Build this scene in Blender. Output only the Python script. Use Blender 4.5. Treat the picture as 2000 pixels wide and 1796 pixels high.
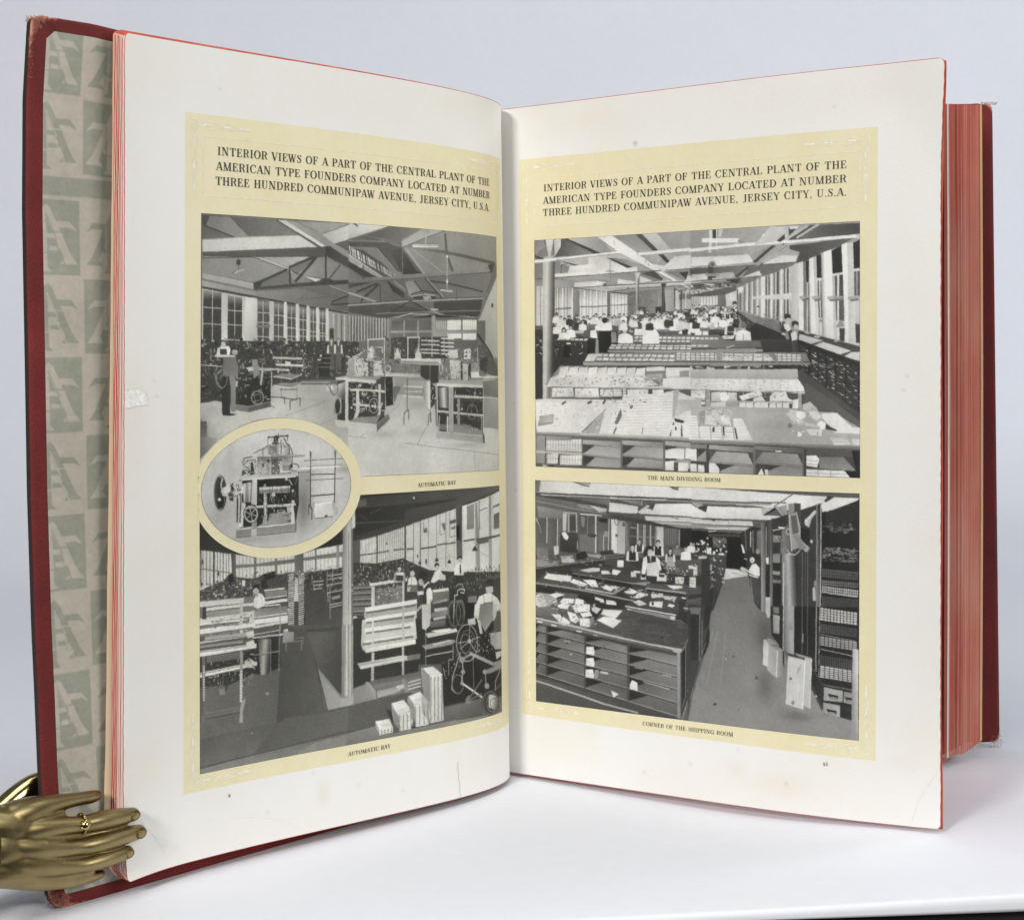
# An old type specimen book standing open on white paper, gripped by a small brass hand clip.
# Units are metres; measurements written as mm are marked so.
import bpy, bmesh, math, random
import numpy as np
from mathutils import Vector, Matrix

for o in list(bpy.data.objects): bpy.data.objects.remove(o)
S = bpy.context.scene
COL = S.collection
random.seed(4); RNG = np.random.default_rng(7)

# ------------------------------------------------------------------ camera, light, exposure
cam = bpy.data.cameras.new('camera'); CAM = bpy.data.objects.new('camera', cam); COL.objects.link(CAM)
CAM.location = (0, 0, .183); CAM.rotation_euler = (math.pi/2, 0, 0)
cam.sensor_width = 36; cam.lens = 56.7; cam.shift_y = -.114; cam.clip_start = .02; cam.clip_end = 20
S.camera = CAM
W = bpy.data.worlds.new('World'); S.world = W; W.use_nodes = True
wt = W.node_tree; bg = wt.nodes['Background']; bg.inputs[1].default_value = .30
wc = wt.nodes.new('ShaderNodeTexCoord'); wx = wt.nodes.new('ShaderNodeSeparateXYZ'); wr = wt.nodes.new('ShaderNodeValToRGB')
wt.links.new(wc.outputs['Generated'], wx.inputs[0]); wt.links.new(wx.outputs['Z'], wr.inputs[0]); wt.links.new(wr.outputs[0], bg.inputs[0])
for e, (q, c) in zip(wr.color_ramp.elements, ((.05, (.16, .17, .19, 1)), (.75, (.42, .46, .56, 1)))): e.position = q; e.color = c
def area(name, loc, target, size, power, col, sy=None):
    l = bpy.data.lights.new(name, 'AREA'); l.energy = power; l.size = size; l.color = col
    if sy: l.shape = 'RECTANGLE'; l.size_y = sy
    o = bpy.data.objects.new(name, l); COL.objects.link(o); o.location = loc
    o.rotation_euler = (Vector(target)-Vector(loc)).to_track_quat('-Z', 'Y').to_euler(); return o
area('softbox_key', (-.66, -.58, .74), (.02, .62, .10), .26, 15.2, (1.0, .975, .94))
area('softbox_fill', (.95, -.10, .58), (-.05, .62, .10), .7, 8.6, (1.0, .985, .96))
area('softbox_top', (-.1, .25, 1.35), (.0, .7, 0), .7, 5.4, (.96, .98, 1.0))
area('backdrop_fill', (1.15, .95, 1.05), (.25, 1.75, .42), .5, 5.6, (.90, .94, 1.0))  # extra unseen lamp, added to brighten the backdrop, most on the right
S.view_settings.view_transform = 'Standard'; S.view_settings.look = 'None'
S.view_settings.exposure = 0; S.view_settings.gamma = 1; S.view_settings.use_curve_mapping = False
S.render.engine = 'CYCLES'
S.cycles.max_bounces = 8; S.cycles.diffuse_bounces = 5

# ------------------------------------------------------------------ helpers
def lin(c):
    c = np.asarray(c, float)/255.
    return np.where(c <= .04045, c/12.92, ((c+.055)/1.055)**2.4)
def mat(name):
    m = bpy.data.materials.new(name); m.use_nodes = True
    nt = m.node_tree; return m, nt, nt.nodes['Principled BSDF']
def node(nt, t, **kw):
    n = nt.nodes.new(t)
    for k, v in kw.items():
        if k in n.inputs: n.inputs[k].default_value = v
        else: setattr(n, k, v)
    return n
def ramp(nt, fac, stops):
    r = nt.nodes.new('ShaderNodeValToRGB'); e = r.color_ramp.elements
    while len(e) < len(stops): e.new(.5)
    for i, (p, c) in enumerate(stops): e[i].position = p; e[i].color = tuple(c)+((1,) if len(c) == 3 else ())
    nt.links.new(fac, r.inputs[0]); return r.outputs[0]
def noise(nt, scale, detail=4, rough=.6, vec=None, sc=None):
    n = node(nt, 'ShaderNodeTexNoise', Scale=scale, Detail=detail, Roughness=rough)
    tc = nt.nodes.new('ShaderNodeTexCoord'); src = tc.outputs['Object']
    if sc:
        mp = nt.nodes.new('ShaderNodeMapping'); mp.inputs['Scale'].default_value = sc; nt.links.new(src, mp.inputs[0]); src = mp.outputs[0]
    nt.links.new(src, n.inputs['Vector']); return n.outputs[0]
def mix(nt, a, b, fac, mode='MIX'):
    m = nt.nodes.new('ShaderNodeMix'); m.data_type = 'RGBA'; m.blend_type = mode
    for v, i in ((a, 6), (b, 7), (fac, 0)):
        if isinstance(v, (int, float)): m.inputs[i].default_value = v
        elif isinstance(v, (tuple, list)): m.inputs[i].default_value = tuple(v)+((1,) if len(v) == 3 else ())
        else: nt.links.new(v, m.inputs[i])
    return m.outputs[2]
def bump(nt, p, h, strength, dist):
    b = node(nt, 'ShaderNodeBump', Strength=strength, Distance=dist); nt.links.new(h, b.inputs['Height']); nt.links.new(b.outputs[0], p.inputs['Normal'])
def link_mesh(name, verts, faces, m, parent=None, smooth=False, cols=None, attr='print'):
    me = bpy.data.meshes.new(name)
    if isinstance(faces, np.ndarray):
        nv, nf, k = len(verts), len(faces), faces.shape[1]
        me.vertices.add(nv); me.vertices.foreach_set('co', np.asarray(verts, np.float32).ravel())
        me.loops.add(nf*k); me.loops.foreach_set('vertex_index', faces.astype(np.int32).ravel())
        me.polygons.add(nf); me.polygons.foreach_set('loop_start', np.arange(0, nf*k, k, dtype=np.int32))
        me.update(calc_edges=True); me.validate()
    else:
        me.from_pydata([tuple(v) for v in verts], [], faces); me.update()
    if smooth: me.polygons.foreach_set('use_smooth', np.ones(len(me.polygons), bool))
    if cols is not None:
        ca = me.color_attributes.new(attr, 'FLOAT_COLOR', 'POINT'); ca.data.foreach_set('color', np.asarray(cols, np.float32).ravel())
    for mm in (m if isinstance(m, (list, tuple)) else [m]): me.materials.append(mm)
    o = bpy.data.objects.new(name, me); COL.objects.link(o)
    if parent: o.parent = parent
    return o
def grid_faces(nu, nv):
    i = np.arange(nu*nv).reshape(nv, nu)
    return np.stack([i[:-1, :-1], i[1:, :-1], i[1:, 1:], i[:-1, 1:]], -1).reshape(-1, 4)
def thing(name, label, cat, loc):
    o = bpy.data.objects.new(name, None); COL.objects.link(o); o.location = loc; o.empty_display_size = .02
    o['label'] = label; o['category'] = cat; return o
def attr_color(nt, nm='print'):
    a = nt.nodes.new('ShaderNodeAttribute'); a.attribute_name = nm; return a.outputs['Color']

# ------------------------------------------------------------------ materials
def paper_mat(name, base, var, rough=.62, attr=None):
    m, nt, p = mat(name)
    n1 = noise(nt, 28, 5, .65); n2 = noise(nt, 240, 3, .6); n3 = noise(nt, 900, 2, .5)
    c = ramp(nt, n1, [(.35, [b*v for b, v in zip(base, var)]), (.62, base)])
    if attr: c = mix(nt, c, attr_color(nt, attr), 1.0, 'MULTIPLY')
    f = ramp(nt, n2, [(.66, (1, 1, 1)), (.80, (.965, .945, .905))])
    c = mix(nt, c, f, 1.0, 'MULTIPLY'); nt.links.new(c, p.inputs['Base Color'])
    p.inputs['Roughness'].default_value = rough; p.inputs['Specular IOR Level'].default_value = .3
    bump(nt, p, n3, .12, .0004); return m
M_PAGE = paper_mat('page_paper', (.815, .81, .79), (.985, .975, .955), attr='stain')
M_LEAF = paper_mat('leaf_paper', (.80, .76, .70), (.97, .95, .9))
M_FLY = paper_mat('flyleaf_paper', (.62, .50, .34), (.94, .92, .88))
def ink_mat(name, rgb, rough=.6):
    m, nt, p = mat(name); n = noise(nt, 700, 3); c = ramp(nt, n, [(.3, [x*.85 for x in rgb]), (.75, [x*1.25 for x in rgb])])
    nt.links.new(c, p.inputs['Base Color']); p.inputs['Roughness'].default_value = rough; return m
M_INK = ink_mat('black_ink', (.035, .033, .026))
M_PALE = ink_mat('pale_rule', (.80, .765, .645))
M_TINT, nt, p = mat('yellow_tint')
n1 = noise(nt, 60, 4); n2 = noise(nt, 420, 3)
c = mix(nt, ramp(nt, n1, [(.3, (.775, .70, .45)), (.7, (.80, .74, .515))]), ramp(nt, n2, [(.3, (.96, .96, .95)), (.7, (1, 1, 1))]), 1.0, 'MULTIPLY')
nt.links.new(c, p.inputs['Base Color']); p.inputs['Roughness'].default_value = .6; p.inputs['Specular IOR Level'].default_value = .3
M_PRINT, nt, p = mat('halftone_print')
nt.links.new(attr_color(nt), p.inputs['Base Color']); p.inputs['Roughness'].default_value = .5; p.inputs['Specular IOR Level'].default_value = .3
M_STAIN, nt, p = mat('red_stained_edge')
n1 = noise(nt, 160, 4, .6, sc=(1, 1, .12)); n2 = noise(nt, 900, 3, .6)
c = ramp(nt, n1, [(.25, (.44, .05, .026)), (.55, (.50, .085, .05)), (.8, (.58, .24, .16))])
c = mix(nt, c, ramp(nt, n2, [(.3, (.8, .75, .75)), (.7, (1, 1, 1))]), .6, 'MULTIPLY')
nt.links.new(c, p.inputs['Base Color']); p.inputs['Roughness'].default_value = .75
M_CLOTH, nt, p = mat('red_book_cloth')
n1 = noise(nt, 35, 5, .65); n2 = noise(nt, 700, 3, .6)
w1 = node(nt, 'ShaderNodeTexNoise', Scale=1.0, Detail=1)
tc = nt.nodes.new('ShaderNodeTexCoord'); mp = nt.nodes.new('ShaderNodeMapping'); mp.inputs['Scale'].default_value = (2600, 2600, 1100)
nt.links.new(tc.outputs['Object'], mp.inputs[0]); nt.links.new(mp.outputs[0], w1.inputs['Vector'])
c = ramp(nt, n1, [(.3, (.105, .008, .008)), (.6, (.16, .012, .010)), (.8, (.20, .022, .017))])
c = mix(nt, c, ramp(nt, w1.outputs[0], [(.35, (.84, .82, .82)), (.65, (1.08, 1.06, 1.06))]), 1.0, 'MULTIPLY')
wn = nt.nodes.new('ShaderNodeMath'); wn.operation = 'MULTIPLY_ADD'; wn.inputs[1].default_value = .55; wn.inputs[2].default_value = 0
nt.links.new(n2, wn.inputs[0])
wa = nt.nodes.new('ShaderNodeAttribute'); wa.attribute_name = 'wear'
ad = nt.nodes.new('ShaderNodeMath'); ad.operation = 'ADD'; nt.links.new(wa.outputs['Fac'], ad.inputs[0]); nt.links.new(wn.outputs[0], ad.inputs[1])
wf = ramp(nt, ad.outputs[0], [(.62, (0, 0, 0)), (.86, (1, 1, 1))])
c = mix(nt, c, (.50, .22, .15), wf); nt.links.new(c, p.inputs['Base Color']); p.inputs['Roughness'].default_value = .82
bump(nt, p, w1.outputs[0], .55, .0004)
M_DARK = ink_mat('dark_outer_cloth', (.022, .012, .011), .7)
M_FRAY = ink_mat('frayed_cloth', (.42, .17, .115), .9)
M_BRASS, nt, p = mat('aged_brass')
n1 = noise(nt, 90, 5, .65); n2 = noise(nt, 1500, 3, .7)
c = ramp(nt, n1, [(.25, (.275, .21, .095)), (.6, (.375, .30, .148)), (.85, (.45, .37, .205))])
ge = nt.nodes.new('ShaderNodeNewGeometry'); pt = ramp(nt, ge.outputs['Pointiness'], [(.43, (.16, .13, .09)), (.485, (.72, .70, .66)), (.52, (1, 1, 1))])  # creases darkened through pointiness: shade painted into the brass colour
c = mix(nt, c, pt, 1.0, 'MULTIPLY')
nt.links.new(c, p.inputs['Base Color']); p.inputs['Metallic'].default_value = 1
rr = nt.nodes.new('ShaderNodeMapRange'); rr.inputs[3].default_value = .27; rr.inputs[4].default_value = .42; nt.links.new(n1, rr.inputs[0]); nt.links.new(rr.outputs[0], p.inputs['Roughness'])
bump(nt, p, n2, .10, .0002)
M_BRASS2, nt, p = mat('polished_brass')
n1 = noise(nt, 200, 4); c = ramp(nt, n1, [(.3, (.42, .33, .14)), (.7, (.56, .46, .24))]); nt.links.new(c, p.inputs['Base Color'])
p.inputs['Metallic'].default_value = 1; p.inputs['Roughness'].default_value = .14
M_BACK, nt, p = mat('white_backdrop_paper')
n1 = noise(nt, 7, 4); n2 = noise(nt, 160, 4)
c = mix(nt, ramp(nt, n1, [(.3, (.745, .757, .797)), (.7, (.772, .782, .82))]), ramp(nt, n2, [(.25, (.975, .975, .975)), (.6, (1, 1, 1))]), 1.0, 'MULTIPLY')
nt.links.new(c, p.inputs['Base Color']); p.inputs['Roughness'].default_value = .7; p.inputs['Specular IOR Level'].default_value = .25
bump(nt, p, noise(nt, 500, 3), .05, .0003)
M_TABLE, nt, p = mat('dark_table'); n1 = noise(nt, 120, 4); c = ramp(nt, n1, [(.3, (.010, .006, .008)), (.7, (.022, .012, .016))])
nt.links.new(c, p.inputs['Base Color']); p.inputs['Roughness'].default_value = .7
M_ATTR, nt, p = mat('fore_edge')
n2 = noise(nt, 500, 4, .65, sc=(1, 1, .06)); n3 = noise(nt, 1400, 3, .6)
c = mix(nt, attr_color(nt), ramp(nt, n2, [(.3, (.86, .84, .84)), (.7, (1.1, 1.12, 1.12))]), 1.0, 'MULTIPLY')
c = mix(nt, c, ramp(nt, n3, [(.3, (.85, .85, .85)), (.7, (1.08, 1.08, 1.08))]), 1.0, 'MULTIPLY')
n4 = noise(nt, 22, 4, .6, sc=(1, 1, .5)); n5 = noise(nt, 260, 4, .6, sc=(1, 1, .03))
c = mix(nt, c, (.56, .33, .24), ramp(nt, n4, [(.42, (0, 0, 0)), (.75, (.45, .45, .45))])); c = mix(nt, c, (.64, .42, .34), ramp(nt, n5, [(.60, (0, 0, 0)), (.72, (.5, .5, .5))]))
nt.links.new(c, p.inputs['Base Color']); p.inputs['Roughness'].default_value = .8

# ------------------------------------------------------------------ setting: paper sweep and dark table
def backdrop():
    # plan: the front edge of the sheet runs slightly askew; it bends over the table edge and hangs a few mm
    A = np.array((.0326, .5130)); d = np.array((.99, .139)); q = np.array((-.139, .99))
    us = np.concatenate([np.linspace(-.9, -.05, 20), np.linspace(-.03, .30, 60), np.linspace(.33, 1.3, 20)])
    prof = []
    def drop(u): return .0001+.0026*min(1, max(0, (u+.005)/.14))**.8
    rows = []
    for k in range(100):
        rows.append(k)
    V = []
    R = .0016
    for u in us:
        dr = drop(u)
        line = []
        line.append((0-.0000, -dr-R*.9)); line.append((0, -dr*.5-R))
        for a in np.linspace(0, math.pi/2, 7): line.append((R-R*math.cos(a), -R+R*math.sin(a)))
        for s in [k*.009 for k in range(1, 34)]+[.33, .37, .42, .48, .55, .65]: line.append((R+s, 0))
        for a in np.linspace(0, math.pi/2, 16)[1:]: line.append((R+.65+.5*math.sin(a), .5-.5*math.cos(a)))
        for z in (.7, .9, 1.2): line.append((R+1.15, z))
        for s, z in line:
            P = A+d*u+q*s; lift = .0046*math.exp(-((P[0]-.158)/.055)**2-((P[1]-.598)/.05)**2) if z > -.001 else 0     # the loose sheet bulges a little here
            V.append((P[0], P[1], z+lift))
        n = len(line)
    V = np.array(V); o = link_mesh('backdrop', V, grid_faces(n, len(us))[:, ::-1], M_BACK, smooth=True); o['kind'] = 'structure'
    sol = o.modifiers.new('thickness', 'SOLIDIFY'); sol.thickness = .0004; sol.offset = -1
    # table under the sheet
    B = []
    for u, s in ((-1.2, .004), (1.6, .004), (1.6, 1.0), (-1.2, 1.0)):
        P = A+d*u+q*s; B.append((P[0], P[1]))
    v = [(x, y, -.0032) for x, y in B]+[(x, y, -.5) for x, y in B]
    t = link_mesh('table', v, [(0, 1, 2, 3), (4, 7, 6, 5), (0, 4, 5, 1), (1, 5, 6, 2), (2, 6, 7, 3), (3, 7, 4, 0)], M_TABLE); t['kind'] = 'structure'
    g = link_mesh('floor', [(-3, -2, -.62), (3, -2, -.62), (3, 3, -.62), (-3, 3, -.62)], [(0, 1, 2, 3)], M_TABLE); g['kind'] = 'structure'
backdrop()
# ------------------------------------------------------------------ page surfaces
# rows: distance along the page from its outer (left page) or gutter (right page) edge, then x top, x bottom, depth,
# z top, z bottom of the upright line of paper standing there - all in mm
LEFT_PAGE = [
 (0.0,-127.96,-128.47,532.47,285.71,5.71), (9.8,-121.40,-121.69,539.69,285.65,5.65), (19.6,-114.80,-114.87,546.75,285.59,5.59), (29.2,-108.19,-108.04,553.66,285.51,5.51),
 (38.7,-101.57,-101.21,560.41,285.42,5.42), (48.1,-94.97,-94.39,567.01,285.32,5.32), (57.4,-88.41,-87.62,573.44,285.20,5.20), (66.5,-81.92,-80.92,579.73,285.07,5.07),
 (75.5,-75.50,-74.29,585.86,284.94,4.94), (84.2,-69.19,-67.77,591.84,284.79,4.79), (92.8,-62.99,-61.38,597.69,284.63,4.63), (101.2,-56.94,-55.14,603.40,284.47,4.47),
 (109.4,-51.06,-49.07,609.00,284.30,4.30), (117.4,-45.37,-43.19,614.47,284.12,4.12), (125.1,-39.89,-37.53,619.85,283.94,3.94), (132.6,-34.66,-32.12,625.15,283.76,3.76),
 (139.9,-29.68,-26.99,630.37,283.57,3.57), (146.9,-25.00,-22.15,635.55,283.37,3.37), (153.7,-20.65,-17.66,640.70,283.18,3.18), (160.3,-16.67,-13.53,645.85,282.98,2.98),
 (166.6,-13.09,-9.83,651.05,282.78,2.78), (172.8,-9.98,-6.61,656.34,282.58,2.58), (178.9,-7.42,-3.94,661.82,282.38,2.38), (185.0,-5.52,-1.97,667.68,282.17,2.17),
 (191.7,-4.60,-0.98,674.29,281.95,1.95), (195.7,-5.10,-1.38,678.29,281.85,1.85), (200.7,-7.10,-3.28,682.79,281.75,1.75), (206.7,-11.10,-6.98,686.79,281.65,1.65)]
RIGHT_PAGE = [
 (-9.0,-11.83,-7.87,686.54,281.64,1.64), (0.0,-4.33,-0.87,681.54,281.74,1.74), (3.5,-1.34,2.05,679.66,281.81,1.81), (8.6,3.00,6.29,676.89,281.92,1.92),
 (14.5,8.03,11.20,673.67,282.05,2.05), (21.0,13.54,16.58,670.10,282.20,2.20), (28.0,19.41,22.32,666.27,282.36,2.36), (35.3,25.58,28.34,662.23,282.53,2.53),
 (42.9,31.99,34.59,658.01,282.71,2.71), (50.8,38.58,41.03,653.65,282.90,2.90), (58.8,45.34,47.63,649.18,283.11,3.11), (67.0,52.23,54.36,644.63,283.32,3.32),
 (75.3,59.24,61.20,640.03,283.53,3.53), (83.7,66.34,68.13,635.39,283.75,3.75), (92.2,73.51,75.14,630.76,283.98,3.98), (100.7,80.76,82.21,626.14,284.20,4.20),
 (109.2,88.06,89.34,621.57,284.43,4.43), (117.8,95.42,96.53,617.07,284.66,4.66), (126.3,102.82,103.76,612.66,284.89,4.89), (134.9,110.27,111.04,608.36,285.12,5.12),
 (143.4,117.77,118.37,604.21,285.35,5.35), (151.8,125.33,125.74,600.21,285.57,5.57), (160.3,132.93,133.18,596.40,285.78,5.78), (168.7,140.60,140.67,592.80,285.99,5.99),
 (177.0,148.34,148.24,589.42,286.19,6.19), (185.4,156.16,155.88,586.30,286.38,6.38)]

class Spline:
    def __init__(s, x, Y):
        s.x = np.asarray(x, float); s.Y = np.asarray(Y, float); n = len(x); h = np.diff(s.x)
        A = np.zeros((n, n)); B = np.zeros(s.Y.shape); A[0, 0] = A[-1, -1] = 1
        for i in range(1, n-1):
            A[i, i-1] = h[i-1]; A[i, i] = 2*(h[i-1]+h[i]); A[i, i+1] = h[i]
            B[i] = 6*((s.Y[i+1]-s.Y[i])/h[i]-(s.Y[i]-s.Y[i-1])/h[i-1])
        s.M = np.linalg.solve(A, B); s.h = h
    def __call__(s, t):
        t = np.asarray(t, float); i = np.clip(np.searchsorted(s.x, t)-1, 0, len(s.h)-1); h = s.h[i][..., None]
        a = (s.x[i+1]-t)[..., None]/h; b = 1-a
        return a*s.Y[i]+b*s.Y[i+1]+((a**3-a)*s.M[i]+(b**3-b)*s.M[i+1])*h*h/6
class Sheet:
    """upright curved sheet of paper; P(a, v, off): a along, v down from the top (mm), off in front of the surface (mm)"""
    def __init__(s, rows, curl=None):
        r = np.array(rows); s.sp = Spline(r[:, 0], r[:, 1:]); s.a0, s.a1 = r[0, 0], r[-1, 0]; s.curl = curl
    def raw(s, a, v):
        a, v = np.broadcast_arrays(np.asarray(a, float), np.asarray(v, float))
        q = s.sp(a); f = v/280.
        P = np.stack([q[..., 0]+(q[..., 1]-q[..., 0])*f, q[..., 2], q[..., 3]+(q[..., 4]-q[..., 3])*f], -1)
        if s.curl is not None:
            P = P+s.curl(a, v)
        return P
    def P(s, a, v, off=0.):
        a, v = np.broadcast_arrays(np.asarray(a, float), np.asarray(v, float))
        p = s.raw(a, v)
        if np.any(np.asarray(off) != 0):
            ta = s.raw(a+.05, v)-s.raw(a-.05, v); tv = s.raw(a, v-.05)-s.raw(a, v+.05)
            n = np.cross(ta, tv); n /= np.linalg.norm(n, axis=-1, keepdims=True); p = p+n*np.asarray(off)[..., None]
        return p*.001
def right_curl(a, v):
    # the top outer corner of the right page leans forward a little, the bottom corner has a faint crease
    t = np.clip((a-150-.62*v)/34., 0, 1); k = t*t*(3-2*t)
    w = np.clip((a+.0-168-(280-v)*.55+10)/20., 0, 1)
    out = np.zeros(a.shape+(3,)); out[..., 1] = -3.0*k*t-.5*w*w; out[..., 0] = .6*k*t
    out[..., 1] += .25*np.sin(a/23.+v/61.)*np.clip(a/60., 0, 1)
    return out
def left_curl(a, v):
    out = np.zeros(a.shape+(3,))
    t = np.clip((26-a-(280-v)*.8)/26., 0, 1)          # bottom outer corner folds a touch forward
    out[..., 1] = -3.0*t*t; out[..., 0] = 2.2*t*t
    out[..., 1] += .18*np.sin(a/19.+v/47.)*np.clip((175-a)/60., 0, 1)
    return out
LEFT = Sheet(LEFT_PAGE, left_curl); RIGHT = Sheet(RIGHT_PAGE, right_curl)

BOOK = thing('open_book', 'large old red cloth book standing open at two illustrated pages', 'book', (0, .62, 0))
def child(o, parent=None):
    """parent without moving: all geometry is built in world coordinates"""
    p = parent or BOOK; o.parent = p
    o.matrix_parent_inverse = Matrix.Translation(-Vector((0, .62, 0))) if p is BOOK else Matrix.Identity(4)
    return o

def page_mesh(name, sh, a_lo, a_hi, outer, parent=None, off=0., th=.12, nu=220, nv=300, corner=2.2, stains_and_shade=()):
    us = np.linspace(0, .9975, nu-3); us = np.concatenate([us, (.9985, .9993, 1.)]) if outer == 'high' else np.concatenate([(0., .0012), np.linspace(.003, 1, nu-2)])
    vs = np.concatenate([np.linspace(0, 3, 14)[:-1], np.linspace(3, 277, nv-26), np.linspace(277, 280, 14)[1:]])
    U, V = np.meshgrid(us, vs)
    d = np.minimum(V, 280-V); cr = np.where(d < corner, corner-np.sqrt(np.maximum(0, corner**2-(corner-d)**2)), 0.)
    cr = cr+.06*np.sin(V*1.3)+.05*np.sin(V*.37+1)
    if outer == 'low': A = a_lo+cr+(a_hi-a_lo-cr)*U
    else: A = a_lo+(a_hi-cr-a_lo)*U
    F = sh.P(A, V, off); Bk = sh.P(A, V, off-th)
    n = U.size; nvv, nuu = U.shape; f = grid_faces(nuu, nvv)
    stain = np.ones((n, 4), np.float32); Af, Vf = A.ravel(), V.ravel()
    for (sa, sv, ra, rv, col) in stains_and_shade:
        k = np.exp(-(((Af-sa)/ra)**2+((Vf-sv)/rv)**2)); k *= .55+.45*RNG.random(n)
        stain[:, :3] *= 1-k[:, None]*(1-np.array(col)[None])
    i = np.arange(n).reshape(nvv, nuu)
    e = []
    loop = list(i[0, :])+list(i[1:, -1])+list(i[-1, -2::-1])+list(i[-2:0:-1, 0])
    for a, b in zip(loop, loop[1:]+loop[:1]): e.append((a, b, b+n, a+n))
    faces = np.concatenate([f, f[:, ::-1]+n, np.array(e)])
    o = link_mesh(name, np.concatenate([F.reshape(-1, 3), Bk.reshape(-1, 3)]), faces, [M_PAGE, M_STAIN], smooth=True, cols=np.concatenate([stain, stain]), attr='stain')
    mi = np.zeros(len(faces), np.int32); mi[2*len(f):] = 1; mi[:nuu-1] = 1; mi[len(f)-(nuu-1):len(f)] = 1
    col = slice(nuu-3, len(f), nuu-1) if outer == 'high' else slice(0, len(f), nuu-1); mi[col] = 1
    if outer == 'high': mi[nuu-2:len(f):nuu-1] = 1
    o.data.polygons.foreach_set('material_index', mi)
    sm = np.ones(len(faces), bool); sm[2*len(f):] = False; o.data.polygons.foreach_set('use_smooth', sm)
    return child(o, parent)
AGED = [(RNG.uniform(0, 190), RNG.uniform(0, 280), RNG.uniform(3, 16), RNG.uniform(3, 14), (.985, .97, RNG.uniform(.90, .95))) for _ in range(26)]+[(RNG.uniform(0, 190), RNG.uniform(0, 280), .7, .6, (.85, .80, .70)) for _ in range(26)]
LPAGE = page_mesh('page', LEFT, 0, 206, 'low', stains_and_shade=tuple(AGED)+((95, 0, 110, 26, (.955, .94, .90)), (0, 60, 16, 90, (.965, .955, .92)), (10, 210, 14, 60, (.97, .955, .92)), (40, 276, 60, 8, (.98, .965, .93)), (82.7, 267, 3.0, 4, (.93, .9, .82)), (20, 150, 5, 60, (.97, .96, .94)), (5, 130, 8, 30, (.96, .94, .90)), (60, 20, 40, 12, (.98, .975, .96)), (120, 12, 30, 8, (.975, .97, .95))))  # broad top-margin tone paints the light falloff in; other blotches are ageing
LPAGE['label'] = 'left page with two factory photographs, an oval picture and a heading'
RPAGE = page_mesh('page', RIGHT, -9, 185.4, 'high', stains_and_shade=tuple((185-s[0],)+s[1:] for s in AGED)+((95, 0, 110, 22, (.965, .95, .91)), (185, 140, 12, 110, (.965, .95, .915)), (120, 274, 60, 10, (.98, .96, .92)), (63.5, 20.4, .9, .9, (.45, .42, .55)), (125, 269, 12, 5, (.955, .93, .87)), (106, 266, 4, 4, (.95, .93, .87)), (172, 60, 10, 60, (.98, .975, .95)), (165, 240, 20, 14, (.98, .97, .94)), (150, 10, 30, 8, (.975, .97, .955)), (40, 12, 30, 6, (.975, .965, .95)), (170, 258, 9, 4, (.98, .95, .93))))  # top band holds painted light falloff; remaining spots and edges are real stains
RPAGE['label'] = 'right page with two factory photographs and a heading'

# ------------------------------------------------------------------ printing: tinted panels, photographs, lettering
def quad_grid(sh, quad, nu, nv, off):
    U, V = np.meshgrid(np.linspace(0, 1, nu), np.linspace(0, 1, nv)); q = np.array(quad, float)
    def bl(k): return (q[0, k]*(1-U)+q[1, k]*U)*(1-V)+(q[3, k]*(1-U)+q[2, k]*U)*V
    return sh.P(bl(0), bl(1), off).reshape(-1, 3)
def panel(sh, quad, parent):
    o = link_mesh('tinted_panel', quad_grid(sh, quad, 330, 260, .03), grid_faces(330, 260), M_TINT, smooth=True); return child(o, parent)
panel(LEFT, [(24.4, 23.6), (186.2, 22.9), (191.5, 257.2), (23.7, 256.3)], LPAGE)
panel(RIGHT, [(8.3, 22.0), (162.7, 23.0), (161.5, 256.9), (6.6, 254.5)], RPAGE)

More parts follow.
